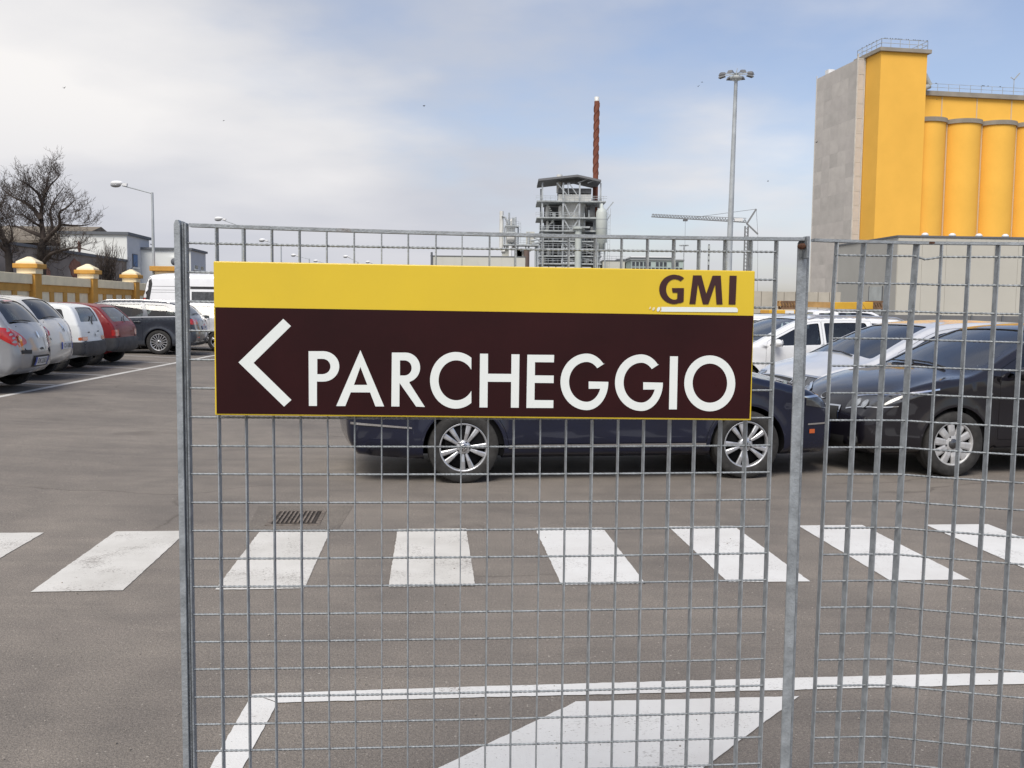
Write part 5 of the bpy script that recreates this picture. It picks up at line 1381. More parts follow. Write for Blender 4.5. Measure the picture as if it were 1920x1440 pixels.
win_blue = mat('blue shutter', (0.06, 0.14, 0.30), 0.6, 0, var=0.1, vscale=3)
pane_dark = mat('dark window pane', (0.045, 0.055, 0.068), 0.15, 0, var=0.3, vscale=1)
UB = -21.0
pc = uplane(237.5, 440, UB); vB = pc @ E2; zB = pc[2]
pa = uplane(0, 455, UB); pb2 = uplane(237, 491.5, UB)
zo = (pa[2] + pb2[2]) / 2
print('bld', vB, zB, pa, pb2)
ow = empty('old_wall', lot(UB, 40), TH, 'stained old grey wall with exposed brick patch behind the bare trees', 'wall')
def lbox(mb, u0, u1, v0, v1, z0, z1, V=0.0, U=0.0): mb.box(((u0 + u1) / 2 - U, (v0 + v1) / 2 - V, (z0 + z1) / 2), (u1 - u0, v1 - v0, z1 - z0))
b = MB(); lbox(b, UB - .4, UB - .05, 25, vB - .01, 0, zo, 40, UB); b.build('wall_face', old_render, ow)
b = MB(); lbox(b, UB - .5, UB + .06, 25, vB - .02, zo, zo + .16, 40, UB); b.build('coping', trim_grey, ow)
for (v_, z_, w_, h__) in ((vB - 9.5, 3.6, 2.2, 1.3), (vB - 8.9, 4.9, .5, .9), (vB - 14, 3.2, 1.2, .8)):
    b = MB(); pts = [(math.cos(t) * w_ / 2 * rng.uniform(.7, 1.1), math.sin(t) * h__ / 2 * rng.uniform(.7, 1.1)) for t in np.linspace(0, 2 * PI, 14)[:-1]]
    b.prism(pts, 0, .03, ((-.05, v_ - 40, z_), (0, 1, 0), (0, 0, 1), (1, 0, 0))); b.build('brick_patch', brick_m, ow)
bb = empty('white_building', lot(UB, vB), TH, 'white flat roofed building with a blue window behind the old wall', 'building')
wB = 115 * pc[1] / FOC * 1.04; dB = (uplane(279, 450, UB) @ E2) - vB
b = MB(); b.box((-wB / 2, dB / 2, zB / 2), (wB, dB, zB)); b.build('wall', white_wall, bb)
b = MB(); b.box((.012, dB / 2, zB / 2), (.02, dB - .02, zB - .02)); b.build('shaded_wall', shaded_wall, bb)  # thin overlay that paints this side in shade
b = MB(); b.box((-wB / 2, dB / 2, zB + .08), (wB + .3, dB + .3, .2)); b.build('roof_edge', trim_grey, bb)
def right_win(px0, px1, py0, py1, parent, V, fm, pm2, U=UB):
    p0, p1 = uplane(px0, py0, U), uplane(px1, py1, U); v0, v1 = p0 @ E2 - V, p1 @ E2 - V
    z1, z0 = p0[2], p1[2]
    b = MB(); b.box((.05, (v0 + v1) / 2, (z0 + z1) / 2), (.06, v1 - v0, z1 - z0)); w_ = b.build('window', fm, parent)
    b = MB(); b.box((.09, (v0 + v1) / 2, (z0 + z1) / 2), (.03, (v1 - v0) * .8, (z1 - z0) * .88)); b.build('pane', pm2, w_)
    b = MB(); b.box((.11, (v0 + v1) / 2, z0 - .06), (.16, v1 - v0 + .2, .1)); b.build('sill', white_wall, w_)
right_win(247, 256.5, 475.5, 501.5, bb, vB, trim_grey, win_blue)
right_win(280.5, 286, 505, 519, bb, vB, trim_grey, pane_dark)
b = MB(); b.tube((.08, dB + .1, zB - .3), (-.02, dB + .9, zB - .3), .03); b.build('bracket', trim_grey, bb)
# second white building further on
U2 = -17.5
pc2 = uplane(357, 469, U2); v2 = pc2 @ E2; z2 = pc2[2]; d2 = uplane(385, 477, U2) @ E2 - v2
b2_ = empty('white_building', lot(U2, v2), TH, 'low white building with an air conditioning unit beyond the one with the blue window', 'building')
b = MB(); b.box((-6, d2 / 2, z2 / 2), (12, d2, z2)); b.build('wall', white_wall, b2_)
b = MB(); b.box((.012, d2 / 2, z2 / 2), (.02, d2 - .02, z2 - .02)); b.build('shaded_wall', shaded_wall, b2_)
b = MB(); b.box((-6, d2 / 2, z2 + .07), (12.3, d2 + .3, .16)); b.build('roof_edge', trim_grey, b2_)
right_win(363, 369, 497, 505, b2_, v2, white_wall, pane_dark, U2); right_win(374, 380, 499, 507, b2_, v2, white_wall, pane_dark, U2)
ac = MB(); pq = depth(332, 491, lot(U2 - 1.5, v2)[1]); q_ = np.array([(pq - lot(U2, v2)) @ E1, 0, pq[2]])
ac.box((q_[0], -.18, q_[2]), (.95, .34, .7)); aco = ac.build('air_conditioner', white_wall, b2_, bevel=.03)
b = MB(); b.lathe([(.001, -.01), (.26, -.01), (.26, .01)], 20, 'y', (q_[0] - .1, -.36, q_[2])); b.build('fan_grille', trim_grey, aco)
# brown roofed house behind
YH = 78.0
hl_, hr_ = depth(-260, 420, YH), depth(190, 426, YH)
zr_, ze_ = (hl_[2] + hr_[2]) / 2, depth(60, 452, YH - 5)[2]
house = empty('old_house', (hr_[0], YH, 0), 0, 'old brown house with a wide tiled roof behind the bare tree', 'house')
Lh = hr_[0] - hl_[0]
b = MB(); b.box((-Lh / 2, 0, ze_ / 2 - .1), (Lh - .6, 9.4, ze_ - .2)); b.build('wall', brown_wall, house)
b = MB()
b.prism([(-5.4, ze_ - .15), (5.4, ze_ - .15), (5.4, ze_ + .05), (0, zr_), (-5.4, ze_ + .05)], -Lh, 0, ((0, 0, 0), (0, 1, 0), (0, 0, 1), (1, 0, 0))); b.build('roof', roof_tile, house)
b = MB()
for k in range(9): b.box((-Lh + 2 + k * Lh / 9, -4.72, ze_ * .62), (1.1, .1, 1.5))
b = MB(); b.box((-Lh + 2, -4.72, ze_ * .62), (1.1, .1, 1.5)); w_ = b.build('window', pane_dark, house)
for k in range(1, 7):
    o = w_.copy(); COL.objects.link(o); o.parent = house; o.location = (k * Lh / 7, 0, 0)

# ------------------------------------------------------------------ bare trees
bark = mat('dark bark', (0.036, 0.029, 0.026), 0.95, 0, var=0.35, vscale=3)
twig_m = mat('twigs', (0.065, 0.050, 0.042), 0.95, 0, var=0.3, vscale=4)
def tree(base, h, spread, seed, label, name='bare_tree', trunk_r=.2, fork=.32, levels=6, lean=(0, 0), ntr=3, up_=.55, group='bare trees behind the wall', cat='tree'):
    rr = random.Random(seed); root = empty(name, base, 0, label, cat, group)
    tm, cm = MB(), MB()
    def grow(p, d, L, r, lv):
        n = 3 if lv < 4 else 2; q = p.copy(); dd = d.copy()
        for k in range(n):
            nd = (dd + Vector((rr.uniform(-1, 1), rr.uniform(-1, 1), rr.uniform(-.6, .8))) * (.16 + .03 * lv)).normalized()
            e = q + nd * (L / n); ra, rb_ = r * (1 - .25 * k / n), r * (1 - .25 * (k + 1) / n)
            (tm if lv <= 1 else cm).tube(q, e, ra, rb_, 8 if lv < 2 else (5 if lv < 4 else 3), False); q, dd = e, nd
            if lv >= 2 and k < n - 1 and lv < levels:
                side = Vector((rr.uniform(-1, 1), rr.uniform(-1, 1), rr.uniform(-.2, .9))).normalized()
                grow(q, (dd * .7 + side * .8).normalized(), L * rr.uniform(.45, .62), r * .5, lv + 1)
        if lv < levels:
            for k in range(ntr if lv == 0 else (3 if lv < 3 and rr.random() < .6 else 2)):
                a = rr.uniform(0, 2 * PI); tilt = rr.uniform(.35, .85) * (1.15 if lv < 2 else 1)
                ax = Vector((math.cos(a), math.sin(a), 0)) * spread + Vector((0, 0, up_))
                nd = (dd * (1 - tilt * .5) + ax.normalized() * tilt).normalized()
                grow(q, nd, L * rr.uniform(.62, .86), r * rr.uniform(.56, .72), lv + 1)
    grow(Vector((0, 0, -.1)), Vector((lean[0], lean[1], 1)).normalized(), h * fork, trunk_r, 0)
    top = max(v[2] for v in cm.v); k = h / top
    for m_ in (tm, cm): m_.v = [(x * k, y * k, z * k) for x, y, z in m_.v]
    tm.build('trunk', bark, root, fix=False); cm.build('crown', twig_m, root, fix=False)
    return root
def tree_at(px, ptop, U, seed, label, **k):
    p = uplane(px, 505, U); base = np.array([p[0], p[1], 0]); z = depth(px, ptop, p[1])[2]
    return tree(base, z, seed=seed, label=label, **k)
def limb_tree(base_px, U, limbs, label, seed, dens=1.0):
    """bare tree grown along main limbs; limbs = (points in the photo, start radius, end radius, how far it leans towards or away)"""
    rr = random.Random(seed); p = uplane(base_px, 505, U); Y0 = p[1]
    root = empty('bare_tree', (p[0], Y0, 0), 0, label, 'tree', 'bare trees behind the wall'); tm, cm = MB(), MB()
    def twig(q, d, L, r, lv):
        n = 3 if L > .35 else 2; dd = d.copy()
        for k in range(n):
            nd = (dd + Vector((rr.uniform(-1, 1), rr.uniform(-1, 1), rr.uniform(-.5, .9))) * .22).normalized(); e = q + nd * (L / n)
            cm.tube(q, e, r * (1 - .28 * k), r * (1 - .28 * (k + 1)) * .98, 5 if r > .02 else 3, False); q, dd = e, nd
            if lv < 3:
                for j in range(2 if lv == 0 else (2 if rr.random() < .55 else 1)):
                    sd = Vector((rr.uniform(-1, 1), rr.uniform(-1, 1), rr.uniform(-.4, 1))).normalized()
                    twig(q, (dd * .75 + sd * .75).normalized(), L * rr.uniform(.42, .66), max(.006, r * .55), lv + 1)
    for pts, r0, r1, dep in limbs:
        P = []
        for i, (x, y) in enumerate(pts):
            t = i / (len(pts) - 1); w = depth(x, y, Y0 + dep * t); P.append(Vector((w[0] - p[0], w[1] - Y0, w[2])))
        C_ = catmull(np.array([tuple(v) for v in P]), 4); C_ = [Vector(c) for c in C_]; n = len(C_) - 1
        for k in range(n):
            ra, rb_ = r0 + (r1 - r0) * k / n, r0 + (r1 - r0) * (k + 1) / n
            (tm if r0 > .12 else cm).tube(C_[k], C_[k + 1], ra, rb_, 8 if ra > .06 else 5, False)
            L_ = (C_[k + 1] - C_[k]).length; d = (C_[k + 1] - C_[k]).normalized(); t = k / n
            if t > .22 or r0 < .12:
                for j in range(max(1, int(L_ * 2.3 * dens + rr.random()))):
                    sd = Vector((rr.uniform(-1, 1), rr.uniform(-1, 1), rr.uniform(-.25, .9))).normalized()
                    twig(C_[k].lerp(C_[k + 1], rr.random()), (d * .7 + sd * .8).normalized(), rr.uniform(.35, .95) * (1.15 - .5 * t), max(.007, min(.014, rb_ * .25)), 0 if t < .75 else 1)
    tm.build('trunk', bark, root, fix=False); cm.build('crown', twig_m, root, fix=False)
    return root
T3 = lambda *q: [(a / 4.8, 300 + b_ / 4.8) for a, b_ in q]
limb_tree(77, -15.6, [(T3((365, 1250), (370, 1000), (372, 850), (392, 720)), .22, .15, 0), (T3((392, 720), (378, 600), (370, 480), (385, 380), (420, 230), (450, 95)), .12, .014, .5),
    (T3((395, 740), (470, 660), (540, 580), (535, 480), (600, 430), (675, 360)), .10, .014, -1.2), (T3((372, 540), (300, 440), (210, 375), (120, 335), (25, 262)), .10, .015, .9), (T3((385, 400), (340, 300), (250, 220), (165, 175)), .075, .014, -.9),
    (T3((378, 940), (455, 850), (560, 815), (690, 790), (805, 815)), .09, .013, -1.5), (T3((385, 690), (260, 640), (150, 600), (60, 590)), .09, .014, 1.2), (T3((405, 300), (460, 220), (520, 160), (540, 125)), .05, .012, 1.1),
    (T3((540, 580), (640, 590), (740, 590), (830, 572)), .06, .012, 1.0), (T3((372, 860), (440, 880), (540, 900), (640, 850)), .07, .012, 1.3), (T3((372, 600), (300, 560), (200, 490), (120, 500)), .06, .012, -1.3), (T3((430, 700), (470, 600), (450, 480), (480, 380), (570, 250)), .08, .012, 1.5)],
    'large bare tree with forked dark trunk behind the ochre wall', 21)
limb_tree(18, -15.8, [(T3((90, 1250), (85, 1000), (70, 820), (40, 720)), .15, .11, 0), (T3((40, 720), (0, 640), (-30, 520), (10, 400), (60, 370)), .10, .012, .8), (T3((70, 830), (0, 760), (-60, 600), (-30, 420)), .09, .012, -.8), (T3((50, 760), (110, 700), (90, 590), (30, 480)), .05, .010, -.6), (T3((-20, 560), (-60, 430), (-10, 330)), .05, .010, .5)],
    'bare tree cut off by the left edge of the photo', 5)
tree_at(203, 445, -15.2, 33, 'small twiggy bare shrub in front of the white building', name='bare_shrub', cat='shrub', spread=.55, trunk_r=.035, fork=.16, up_=1.5, levels=5, ntr=7)

# ------------------------------------------------------------------ street lamps
lamp_head = mat('lamp head white', (0.76, 0.77, 0.78), 0.4)
lamp_glass = mat('lamp bowl', (0.30, 0.31, 0.32), 0.2, 0, coat=.5)
def street_lamp(base, h, arm, rise, ang, label):
    r = empty('street_lamp', base, ang, label, 'street lamp', 'street lamps along the car park')
    b = MB(); b.tube((0, 0, 0), (0, 0, h), .09, .05, 10); b.build('pole', galv_far, r)
    b = MB(); b.tube((0, 0, h - .04), (-arm, 0, h + rise), .03, .025, 8); b.tube((0, 0, h - .5), (-.02, 0, h), .055, .05, 8); b.build('arm', galv_far, r)
    b = MB(); sl = math.atan2(rise, arm)
    hx, hz = -arm - .28, h + rise + .10
    b.ball((hx + .05, 0, hz + .01), (.31, .15, .115), 14, 8); b.box((hx + .38, 0, hz - .05), (.26, .13, .13), ry=sl * .7); b.build('lamp_head', lamp_head, r)
    b = MB(); b.ball((hx - .02, 0, hz - .08), (.25, .14, .11), 12, 6); b.build('lamp_bowl', lamp_glass, r)
    return r
UL = -12.9
labs = ['nearest tall street lamp rising above the white van', 'second street lamp just left of the sign, its head above the fence post', 'third street lamp above the top left part of the sign', 'fourth street lamp above the sign, smaller than the third', 'fifth street lamp above the sign, lower and farther than the fourth',
        'farther street lamp to the right of the lamp row by the wall', 'farthest small street lamp above the sign, right of all others']
for i, (px, py, hx, hy) in enumerate([(285.5, 361, 215, 343), (454, 424, 408, 408), (527, 457.5, 490, 450), (580, 485, 549, 478), (612, 494, 592, 489), (671, 491, 648, 479), (709, 499, 690, 490)]):
    U = UL if i < 5 else UL + 9
    if i < 5:
        p = uplane(px, 560, U); Y = p[1]
    else:
        Y = (CAM_H * 0 + 5.6) * FOC / (583 - py)
    p = depth(px, py, Y); q = depth(hx, hy, Y)
    street_lamp((p[0], p[1], 0), p[2], abs(q[0] - p[0]) * .80, (q[2] - p[2]) * .72, 0.0, labs[i])

# ------------------------------------------------------------------ distant plant
stack_m = mat('rust red stack', (0.19, 0.062, 0.036), 0.8, 0, var=0.15, vscale=0.25)
vessel_m = mat('aluminium cladding', (0.68, 0.68, 0.65), 0.45, 0.15, var=0.15, vscale=0.35)
tank_m = mat('pale green tank', (0.50, 0.54, 0.52), 0.5, 0, var=0.05, vscale=0.4)
pale_wall = mat('pale beige cladding', (0.56, 0.56, 0.51), 0.8, 0, var=0.04, vscale=0.1)
dark_kit = mat('dark machinery', (0.13, 0.134, 0.14), 0.7, 0, var=0.4, vscale=0.4)
canopy_m = mat('canopy roof', (0.16, 0.165, 0.175), 0.7)
YR = 270.0
def PX(x, y, Y=YR): return depth(x, y, Y)
def rx(x, y=480, Y=YR): return depth(x, y, Y)[0]
def rz(y, x=1070, Y=YR): return depth(x, y, Y)[2]
x0, x1 = rx(1014), rx(1120)
tw = empty('process_tower', ((x0 + x1) / 2, YR, 0), 0, 'steel framed refinery tower with dark canopy roof and open decks', 'tower')
cx0 = (x0 + x1) / 2; hw_ = (x1 - x0) / 2; dd_ = 7.0
lev = [rz(y) for y in (383, 413, 437, 456, 470, 483, 497)]
ztw = rz(349)
for sx in (-1, -.28, .28, 1):
    for sy in (-1, 1):
        if abs(sx) < 1 and sy > 0: continue
        b = MB(); b.bar((sx * hw_, sy * dd_, 0), (sx * hw_, sy * dd_, ztw), .42); b.build('column', galv_far, tw)
b = MB(); hx_ = (rx(1122) - rx(1008)) / 2 + .3
def gable(zb, zp, ov, th):
    xl, xr_, xp = rx(1008, 340) - cx0, rx(1122, 345) - cx0, rx(1079, 333) - cx0
    vs = [(xl, -dd_ - ov, zb), (xp, -dd_ - ov, zp), (xr_, -dd_ - ov, zb - .1), (xl, dd_ + ov, zb + .2), (xp, dd_ + ov, zp + .2), (xr_, dd_ + ov, zb + .1)]
    vs += [(x, y, z - th) for x, y, z in vs]
    return vs, [(0, 1, 4, 3), (1, 2, 5, 4), (6, 9, 10, 7), (7, 10, 11, 8), (0, 6, 7, 1), (1, 7, 8, 2), (3, 4, 10, 9), (4, 5, 11, 10), (0, 3, 9, 6), (2, 8, 11, 5)]
b.add(*gable(rz(343.5), rz(335), 1.5, .55)); b.build('canopy_roof', canopy_m, tw)
b = MB()
for (xa, xb_) in ((1040, 1060), (1060, 1062), (1062, 1078), (1078, 1096), (1096, 1114)):
    b.bar((rx(xa) - cx0, -dd_, rz(349)), (rx(xb_) - cx0, -dd_, rz(372) if xa < 1070 else rz(342)), .25)
b.build('roof_truss', galv_far, tw)
for k, z in enumerate(lev):
    b = MB(); xr_ = hw_ + (1.2 if k in (0, 1) else .3); b.box((0, 0, z), (2 * xr_ + .5, 2 * dd_ + 1.2, .34)); b.build('deck', steel_grey, tw)
    b = MB()
    for zz_ in (.55, 1.1): b.bar((-xr_ - .5, -dd_ - .8, z + .25 + zz_), (xr_ * (.2 if k in (1, 2) else 1) + .5, -dd_ - .8, z + .25 + zz_), .10)
    for q in np.arange(-xr_ - .5, xr_ * (.2 if k in (1, 2) else 1) + .5, 1.3): b.bar((q, -dd_ - .8, z + .2), (q, -dd_ - .8, z + 1.4), .08)
    b.build('handrail', galv_far, tw)
rr = random.Random(4)
b = MB()
for k in range(len(lev) - 1):
    zt_, zl_ = lev[k], lev[k + 1]
    for (a_, c_) in ((-.28, .28),):
        if k in (0, 1, 3, 4): b.bar((a_ * hw_, -dd_, zt_), (0, -dd_, zl_), .28); b.bar((c_ * hw_, -dd_, zt_), (0, -dd_, zl_), .28)
    b.bar((hw_, -dd_, zt_ - .4), (hw_ + .1, dd_, zl_), .3)
b.bar((hw_, -dd_, lev[1]), (hw_ + 3.5, -dd_, lev[0]), .3); b.bar((hw_, -dd_, lev[2]), (hw_ + 2.8, -dd_, lev[1] + 1), .25)
b.build('brace', galv_far, tw)
# kit on the decks
b = MB(); xv = rx(1074) - cx0; b.tube((xv, -1.5, lev[3]), (xv, -1.5, rz(383)), 3.3, 3.3, 24); b.build('vessel', vessel_m, tw)
b = MB(); b.box((xv, -1.5, (rz(370) + rz(382)) / 2), (rx(1100) - rx(1040), 7.5, rz(367) - rz(382))); b.build('hopper', vessel_m, tw)
b = MB(); b.box((xv, -1.4, rz(362)), (rx(1102) - rx(1042), 8, rz(358) - rz(367))); b.build('hopper_cover', dark_kit, tw)
b = MB(); b.tube((rx(1047) - cx0, 0, rz(362)), (rx(1047) - cx0, 0, rz(328)), .8, .8, 12); b.build('vent_stack', vessel_m, tw)
for k, zt_ in enumerate(lev):
    z0_ = (lev[k + 1] if k < 6 else lev[k] - 6) + .2; hgt = zt_ - z0_ - .3
    b = MB(); b.box((-.58 * hw_, 3.2, z0_ + hgt / 2), (.62 * hw_, 4, hgt * rr.uniform(.75, .98))); b.build('machine', dark_kit, tw)
    b = MB(); b.box((.66 * hw_, 3.2, z0_ + hgt / 2), (.46 * hw_, 4, hgt * rr.uniform(.6, .95))); b.build('machine', dark_kit, tw)
    for i in range(5):
        xx = rr.uniform(-.9, -.3) * hw_; w_, h2 = rr.uniform(.5, 1.8), rr.uniform(.8, hgt * .9); yy = rr.uniform(-5, 0)
        if i % 2: b = MB(); b.tube((xx, yy, z0_), (xx, yy, z0_ + h2), w_ * .4, w_ * .4, 10); b.ball((xx, yy, z0_ + h2), w_ * .4, 10, 6)
        else: b = MB(); b.box((xx, yy, z0_ + h2 / 2), (w_, 1.6, h2))
        b.build('machine', (dark_kit, vessel_m, steel_grey, vessel_m, dark_kit)[i], tw)
    for i in range(4):
        xx = rr.uniform(.3, .92) * hw_; w_, h2 = rr.uniform(.4, 1.5), rr.uniform(.8, hgt * .9); yy = rr.uniform(-5, 0)
        b = MB(); b.box((xx, yy, z0_ + h2 / 2), (w_, 1.4, h2)); b.build('machine', (dark_kit, steel_grey, vessel_m, dark_kit)[i], tw)
    if k > 2:
        b = MB(); b.tube((-.25 * hw_, -4.5, z0_ + hgt * .55), (.5 * hw_, -4.5, z0_ + hgt * .55), hgt * .32, hgt * .32, 14); b.build('drum', vessel_m if k % 2 else steel_pale, tw)
        b = MB(); b.bar((-.28 * hw_, -dd_, zt_), (.28 * hw_, -dd_, z0_), .22); b.bar((.28 * hw_, -dd_, zt_), (hw_, -dd_, z0_), .22); b.build('brace', galv_far, tw)
b = MB()
for i in range(16):
    xx = rr.uniform(-.9, .9) * hw_; z_ = rr.uniform(2, lev[2]); b.tube((xx, -dd_ + rr.uniform(.3, 3), z_), (xx, -dd_ + rr.uniform(.3, 3), z_ + rr.uniform(3, 7)), .18, .18, 6)
for i in range(12):
    z_ = rr.uniform(2, lev[1]); xx = rr.uniform(-.9, .3) * hw_; b.tube((xx, -dd_ + 1, z_), (xx + rr.uniform(2, 6), -dd_ + 1, z_), .18, .18, 6)
b.build('pipework', galv_far, tw)
b = MB()
for k in range(3):
    za, zc_ = lev[k + 1] if k < 6 else 0, lev[k]
    for i in range(9):
        t_ = i / 9; b.box((-hw_ + .9 + (t_ if k % 2 else 1 - t_) * 2.6, -dd_ + .6, za + (zc_ - za) * t_), (.5, 1.0, .12))
b.build('stair', steel_pale, tw)
b = MB(); xq = rx(1080) - cx0; b.tube((xq, -dd_ - 1.4, 0), (xq, -dd_ - 1.4, rz(434)), .9, .9, 14); b.tube((xq, -dd_ - 1.4, rz(434)), (xq, -dd_ - 1.4, rz(430)), 1.5, 1.5, 14); b.build('downpipe', tank_m, tw)
b = MB(); b.box((rx(1088) - cx0, -dd_ - 1.2, rz(431)), (rx(1099) - rx(1075), 3, .4)); b.build('side_platform', steel_grey, tw)
# tank standing beside the tower
tk = empty('storage_tank', (rx(1122), YR - 8, 0), 0, 'pale upright tank with domed top beside the refinery tower', 'tank')
rT = (rx(1132.5) - rx(1112)) / 2; zt_, zb2 = rz(404, 1122), rz(458, 1122)
b = MB(); b.lathe([(.001, zb2 - 2.2), (rT * .55, zb2 - 2.2), (rT * .55, zb2 - .6), (rT, zb2), (rT, zt_), (rT * .8, zt_ + .7), (rT * .3, zt_ + 1.3), (rT * .22, zt_ + 2.4), (.001, zt_ + 2.5)], 28); b.build('shell', tank_m, tk)
b = MB()
for z in (zb2 + 1, zb2 + 3.6, zb2 + 6): b.lathe([(rT + .03, z), (rT + .06, z + .1), (rT + .03, z + .2)], 28)
b.build('band', steel_grey, tk)
for k in range(4):
    a_ = PI / 4 + k * PI / 2; b = MB(); b.bar((rT * math.cos(a_) * .9, rT * math.sin(a_) * .9, 0), (rT * math.cos(a_) * .9, rT * math.sin(a_) * .9, zb2), .28); b.build('leg', galv_far, tk)
b = MB()
for sx in (-.3, .3): b.bar((rT + .5 + sx, 0, 0), (rT + .5 + sx, 0, zt_ + 1.2), .1)
for z in np.arange(1, zt_, 1.0): b.bar((rT + .2, 0, z), (rT + .8, 0, z), .07)
b.build('ladder', galv_far, tk)
# chimney with helical strakes
zc0, zc1 = 0, rz(173, 1124); rC = .72
xc0 = rx(1119, 350); ch = empty('chimney', (rx(1121.5, 250), YR + 6, 0), 0, 'tall rust red chimney wound with spiral strakes', 'chimney')
b = MB(); b.tube((0, 0, 0), (0, 0, zc1 - 1.2), rC * 1.12, rC, 24); b.build('shaft', stack_m, ch)
b = MB(); b.lathe([(rC * .95, zc1 - 1.2), (rC * .95, zc1), (rC * .8, zc1), (rC * .8, zc1 - 1.0)], 20); b.build('flue_tip', vessel_m, ch)
for s0 in range(3):
    b = MB(); n = 90; z0_, z1_ = rz(320, 1121), zc1 - 1.8
    for k in range(n):
        t0, t1 = k / n, (k + 1) / n; a0, a1 = s0 * 2 * PI / 3 + t0 * 2 * PI * 2.7, s0 * 2 * PI / 3 + t1 * 2 * PI * 2.7
        za, zb_ = z0_ + (z1_ - z0_) * t0, z0_ + (z1_ - z0_) * t1
        pts = []
        for a, z in ((a0, za), (a1, zb_)):
            for r_ in (rC * .95, rC * 1.2):
                for dz in (-.32, .32): pts.append((r_ * math.cos(a), r_ * math.sin(a), z + dz))
        b.add(pts, [(0, 4, 6, 2), (1, 3, 7, 5), (2, 6, 7, 3)])
    b.build('strake', stack_m, ch, fix=False)
b = MB(); zp = rz(377, 1126)
b.lathe([(rC * 1.1, zp - .5), (rC * 2.6, zp - .3), (rC * 2.6, zp), (rC * 1.1, zp)], 20); b.build('platform', steel_grey, ch)
b = MB()
for z in (.6, 1.2): b.lathe([(rC * 2.55, zp + z), (rC * 2.6, zp + z + .09)], 20)
for k in range(14): a_ = 2 * PI * k / 14; b.bar((rC * 2.57 * math.cos(a_), rC * 2.57 * math.sin(a_), zp), (rC * 2.57 * math.cos(a_), rC * 2.57 * math.sin(a_), zp + 1.25), .08)
b.build('handrail', galv_far, ch)
# distillation skid left of the tower
sk = empty('distillation_skid', (rx(960), YR - 14, 0), 0, 'cluster of small silver columns and pipes left of the refinery tower', 'plant unit')
xs0 = rx(960, 480, YR - 14)
def sx_(p): return rx(p, 480, YR - 14) - rx(960, 480, YR - 14)
def sz_(y): return rz(y, 960, YR - 14)
b = MB(); b.tube((sx_(940), -1, sz_(470)), (sx_(940), -1, sz_(397)), .55, .55, 12); b.tube((sx_(940), -1, sz_(471)), (sx_(947), -1, sz_(471)), .5, .5, 10); b.build('vent_pipe', vessel_m, sk)
b = MB(); b.tube((sx_(957), 0, sz_(466)), (sx_(957), 0, sz_(416)), 1.25, 1.25, 18); b.ball((sx_(957), 0, sz_(416)), (1.25, 1.25, .9)); b.build('column_vessel', vessel_m, sk)
b = MB(); b.tube((sx_(950), -2.2, sz_(447)), (sx_(967), -2.2, sz_(447)), 1.25, 1.25, 18); b.build('drum', vessel_m, sk)
for y_, xa, xb_ in ((425, 946, 972), (460, 944, 1010), (437, 946, 968)):
    b = MB(); b.box(((sx_(xa) + sx_(xb_)) / 2, 0, sz_(y_)), (sx_(xb_) - sx_(xa), 5, .35)); b.build('platform', steel_grey, sk)
    b = MB(); z = sz_(y_)
    for h_2 in (.6, 1.2): b.bar((sx_(xa), -2.5, z + h_2), (sx_(xb_), -2.5, z + h_2), .09)
    for q in np.linspace(sx_(xa), sx_(xb_), 8): b.bar((q, -2.5, z), (q, -2.5, z + 1.2), .07)
    b.build('handrail', galv_far, sk)
for p in (946, 958, 971, 986, 1006):
    b = MB(); b.bar((sx_(p), 1.5, 0), (sx_(p), 1.5, sz_(425 if p < 975 else 460)), .3); b.build('leg', galv_far, sk)
b = MB()
for p, ya, yb_ in ((954, 400, 425), (964, 410, 425), (966, 408, 425), (961, 409, 422), (990, 436, 460), (991, 436, 500), (985, 470, 500), (1004, 462, 500), (1008, 462, 500)):
    b.tube((sx_(p), -1.5, sz_(yb_)), (sx_(p), -1.5, sz_(ya)), .24, .24, 8)
for xa, ya, xb_, yb_ in ((941, 406, 949, 410), (947, 410, 953, 420), (995, 452, 1012, 448), (997, 458, 1012, 455), (975, 470, 995, 470), (1000, 445, 1012, 452)):
    b.tube((sx_(xa), -1.8, sz_(ya)), (sx_(xb_), -1.8, sz_(yb_)), .28, .28, 8)
b.build('pipework', galv_far, sk)
for p, y_, w_ in ((949, 478, 2.2), (979, 478, 2.6), (973, 480, 1.6), (994, 446, 2.2)):
    b = MB(); b.box((sx_(p), 0, sz_(y_)), (w_, 2, 3.2)); b.build('machine', (pale_wall, dark_kit)[p == 973], sk)
b = MB()
for p in (972.5, 976): b.bar((sx_(p), -1, sz_(460)), (sx_(p), -1, sz_(416)), .1)
for z in np.arange(sz_(460), sz_(416), .8): b.bar((sx_(972.5), -1, z), (sx_(976), -1, z), .07)
b.build('ladder', galv_far, sk)
b = MB(); b.tube((sx_(987), -3, 0), (sx_(987), -3, sz_(470)), .75, .75, 12); b.build('brown_pipe', mat('brown pipe', (.14, .10, .085), .7), sk)
b = MB(); b.tube((sx_(957), -3, 0), (sx_(957), -3, sz_(463)), .45, .45, 10); b.build('white_pipe', lamp_head, sk)
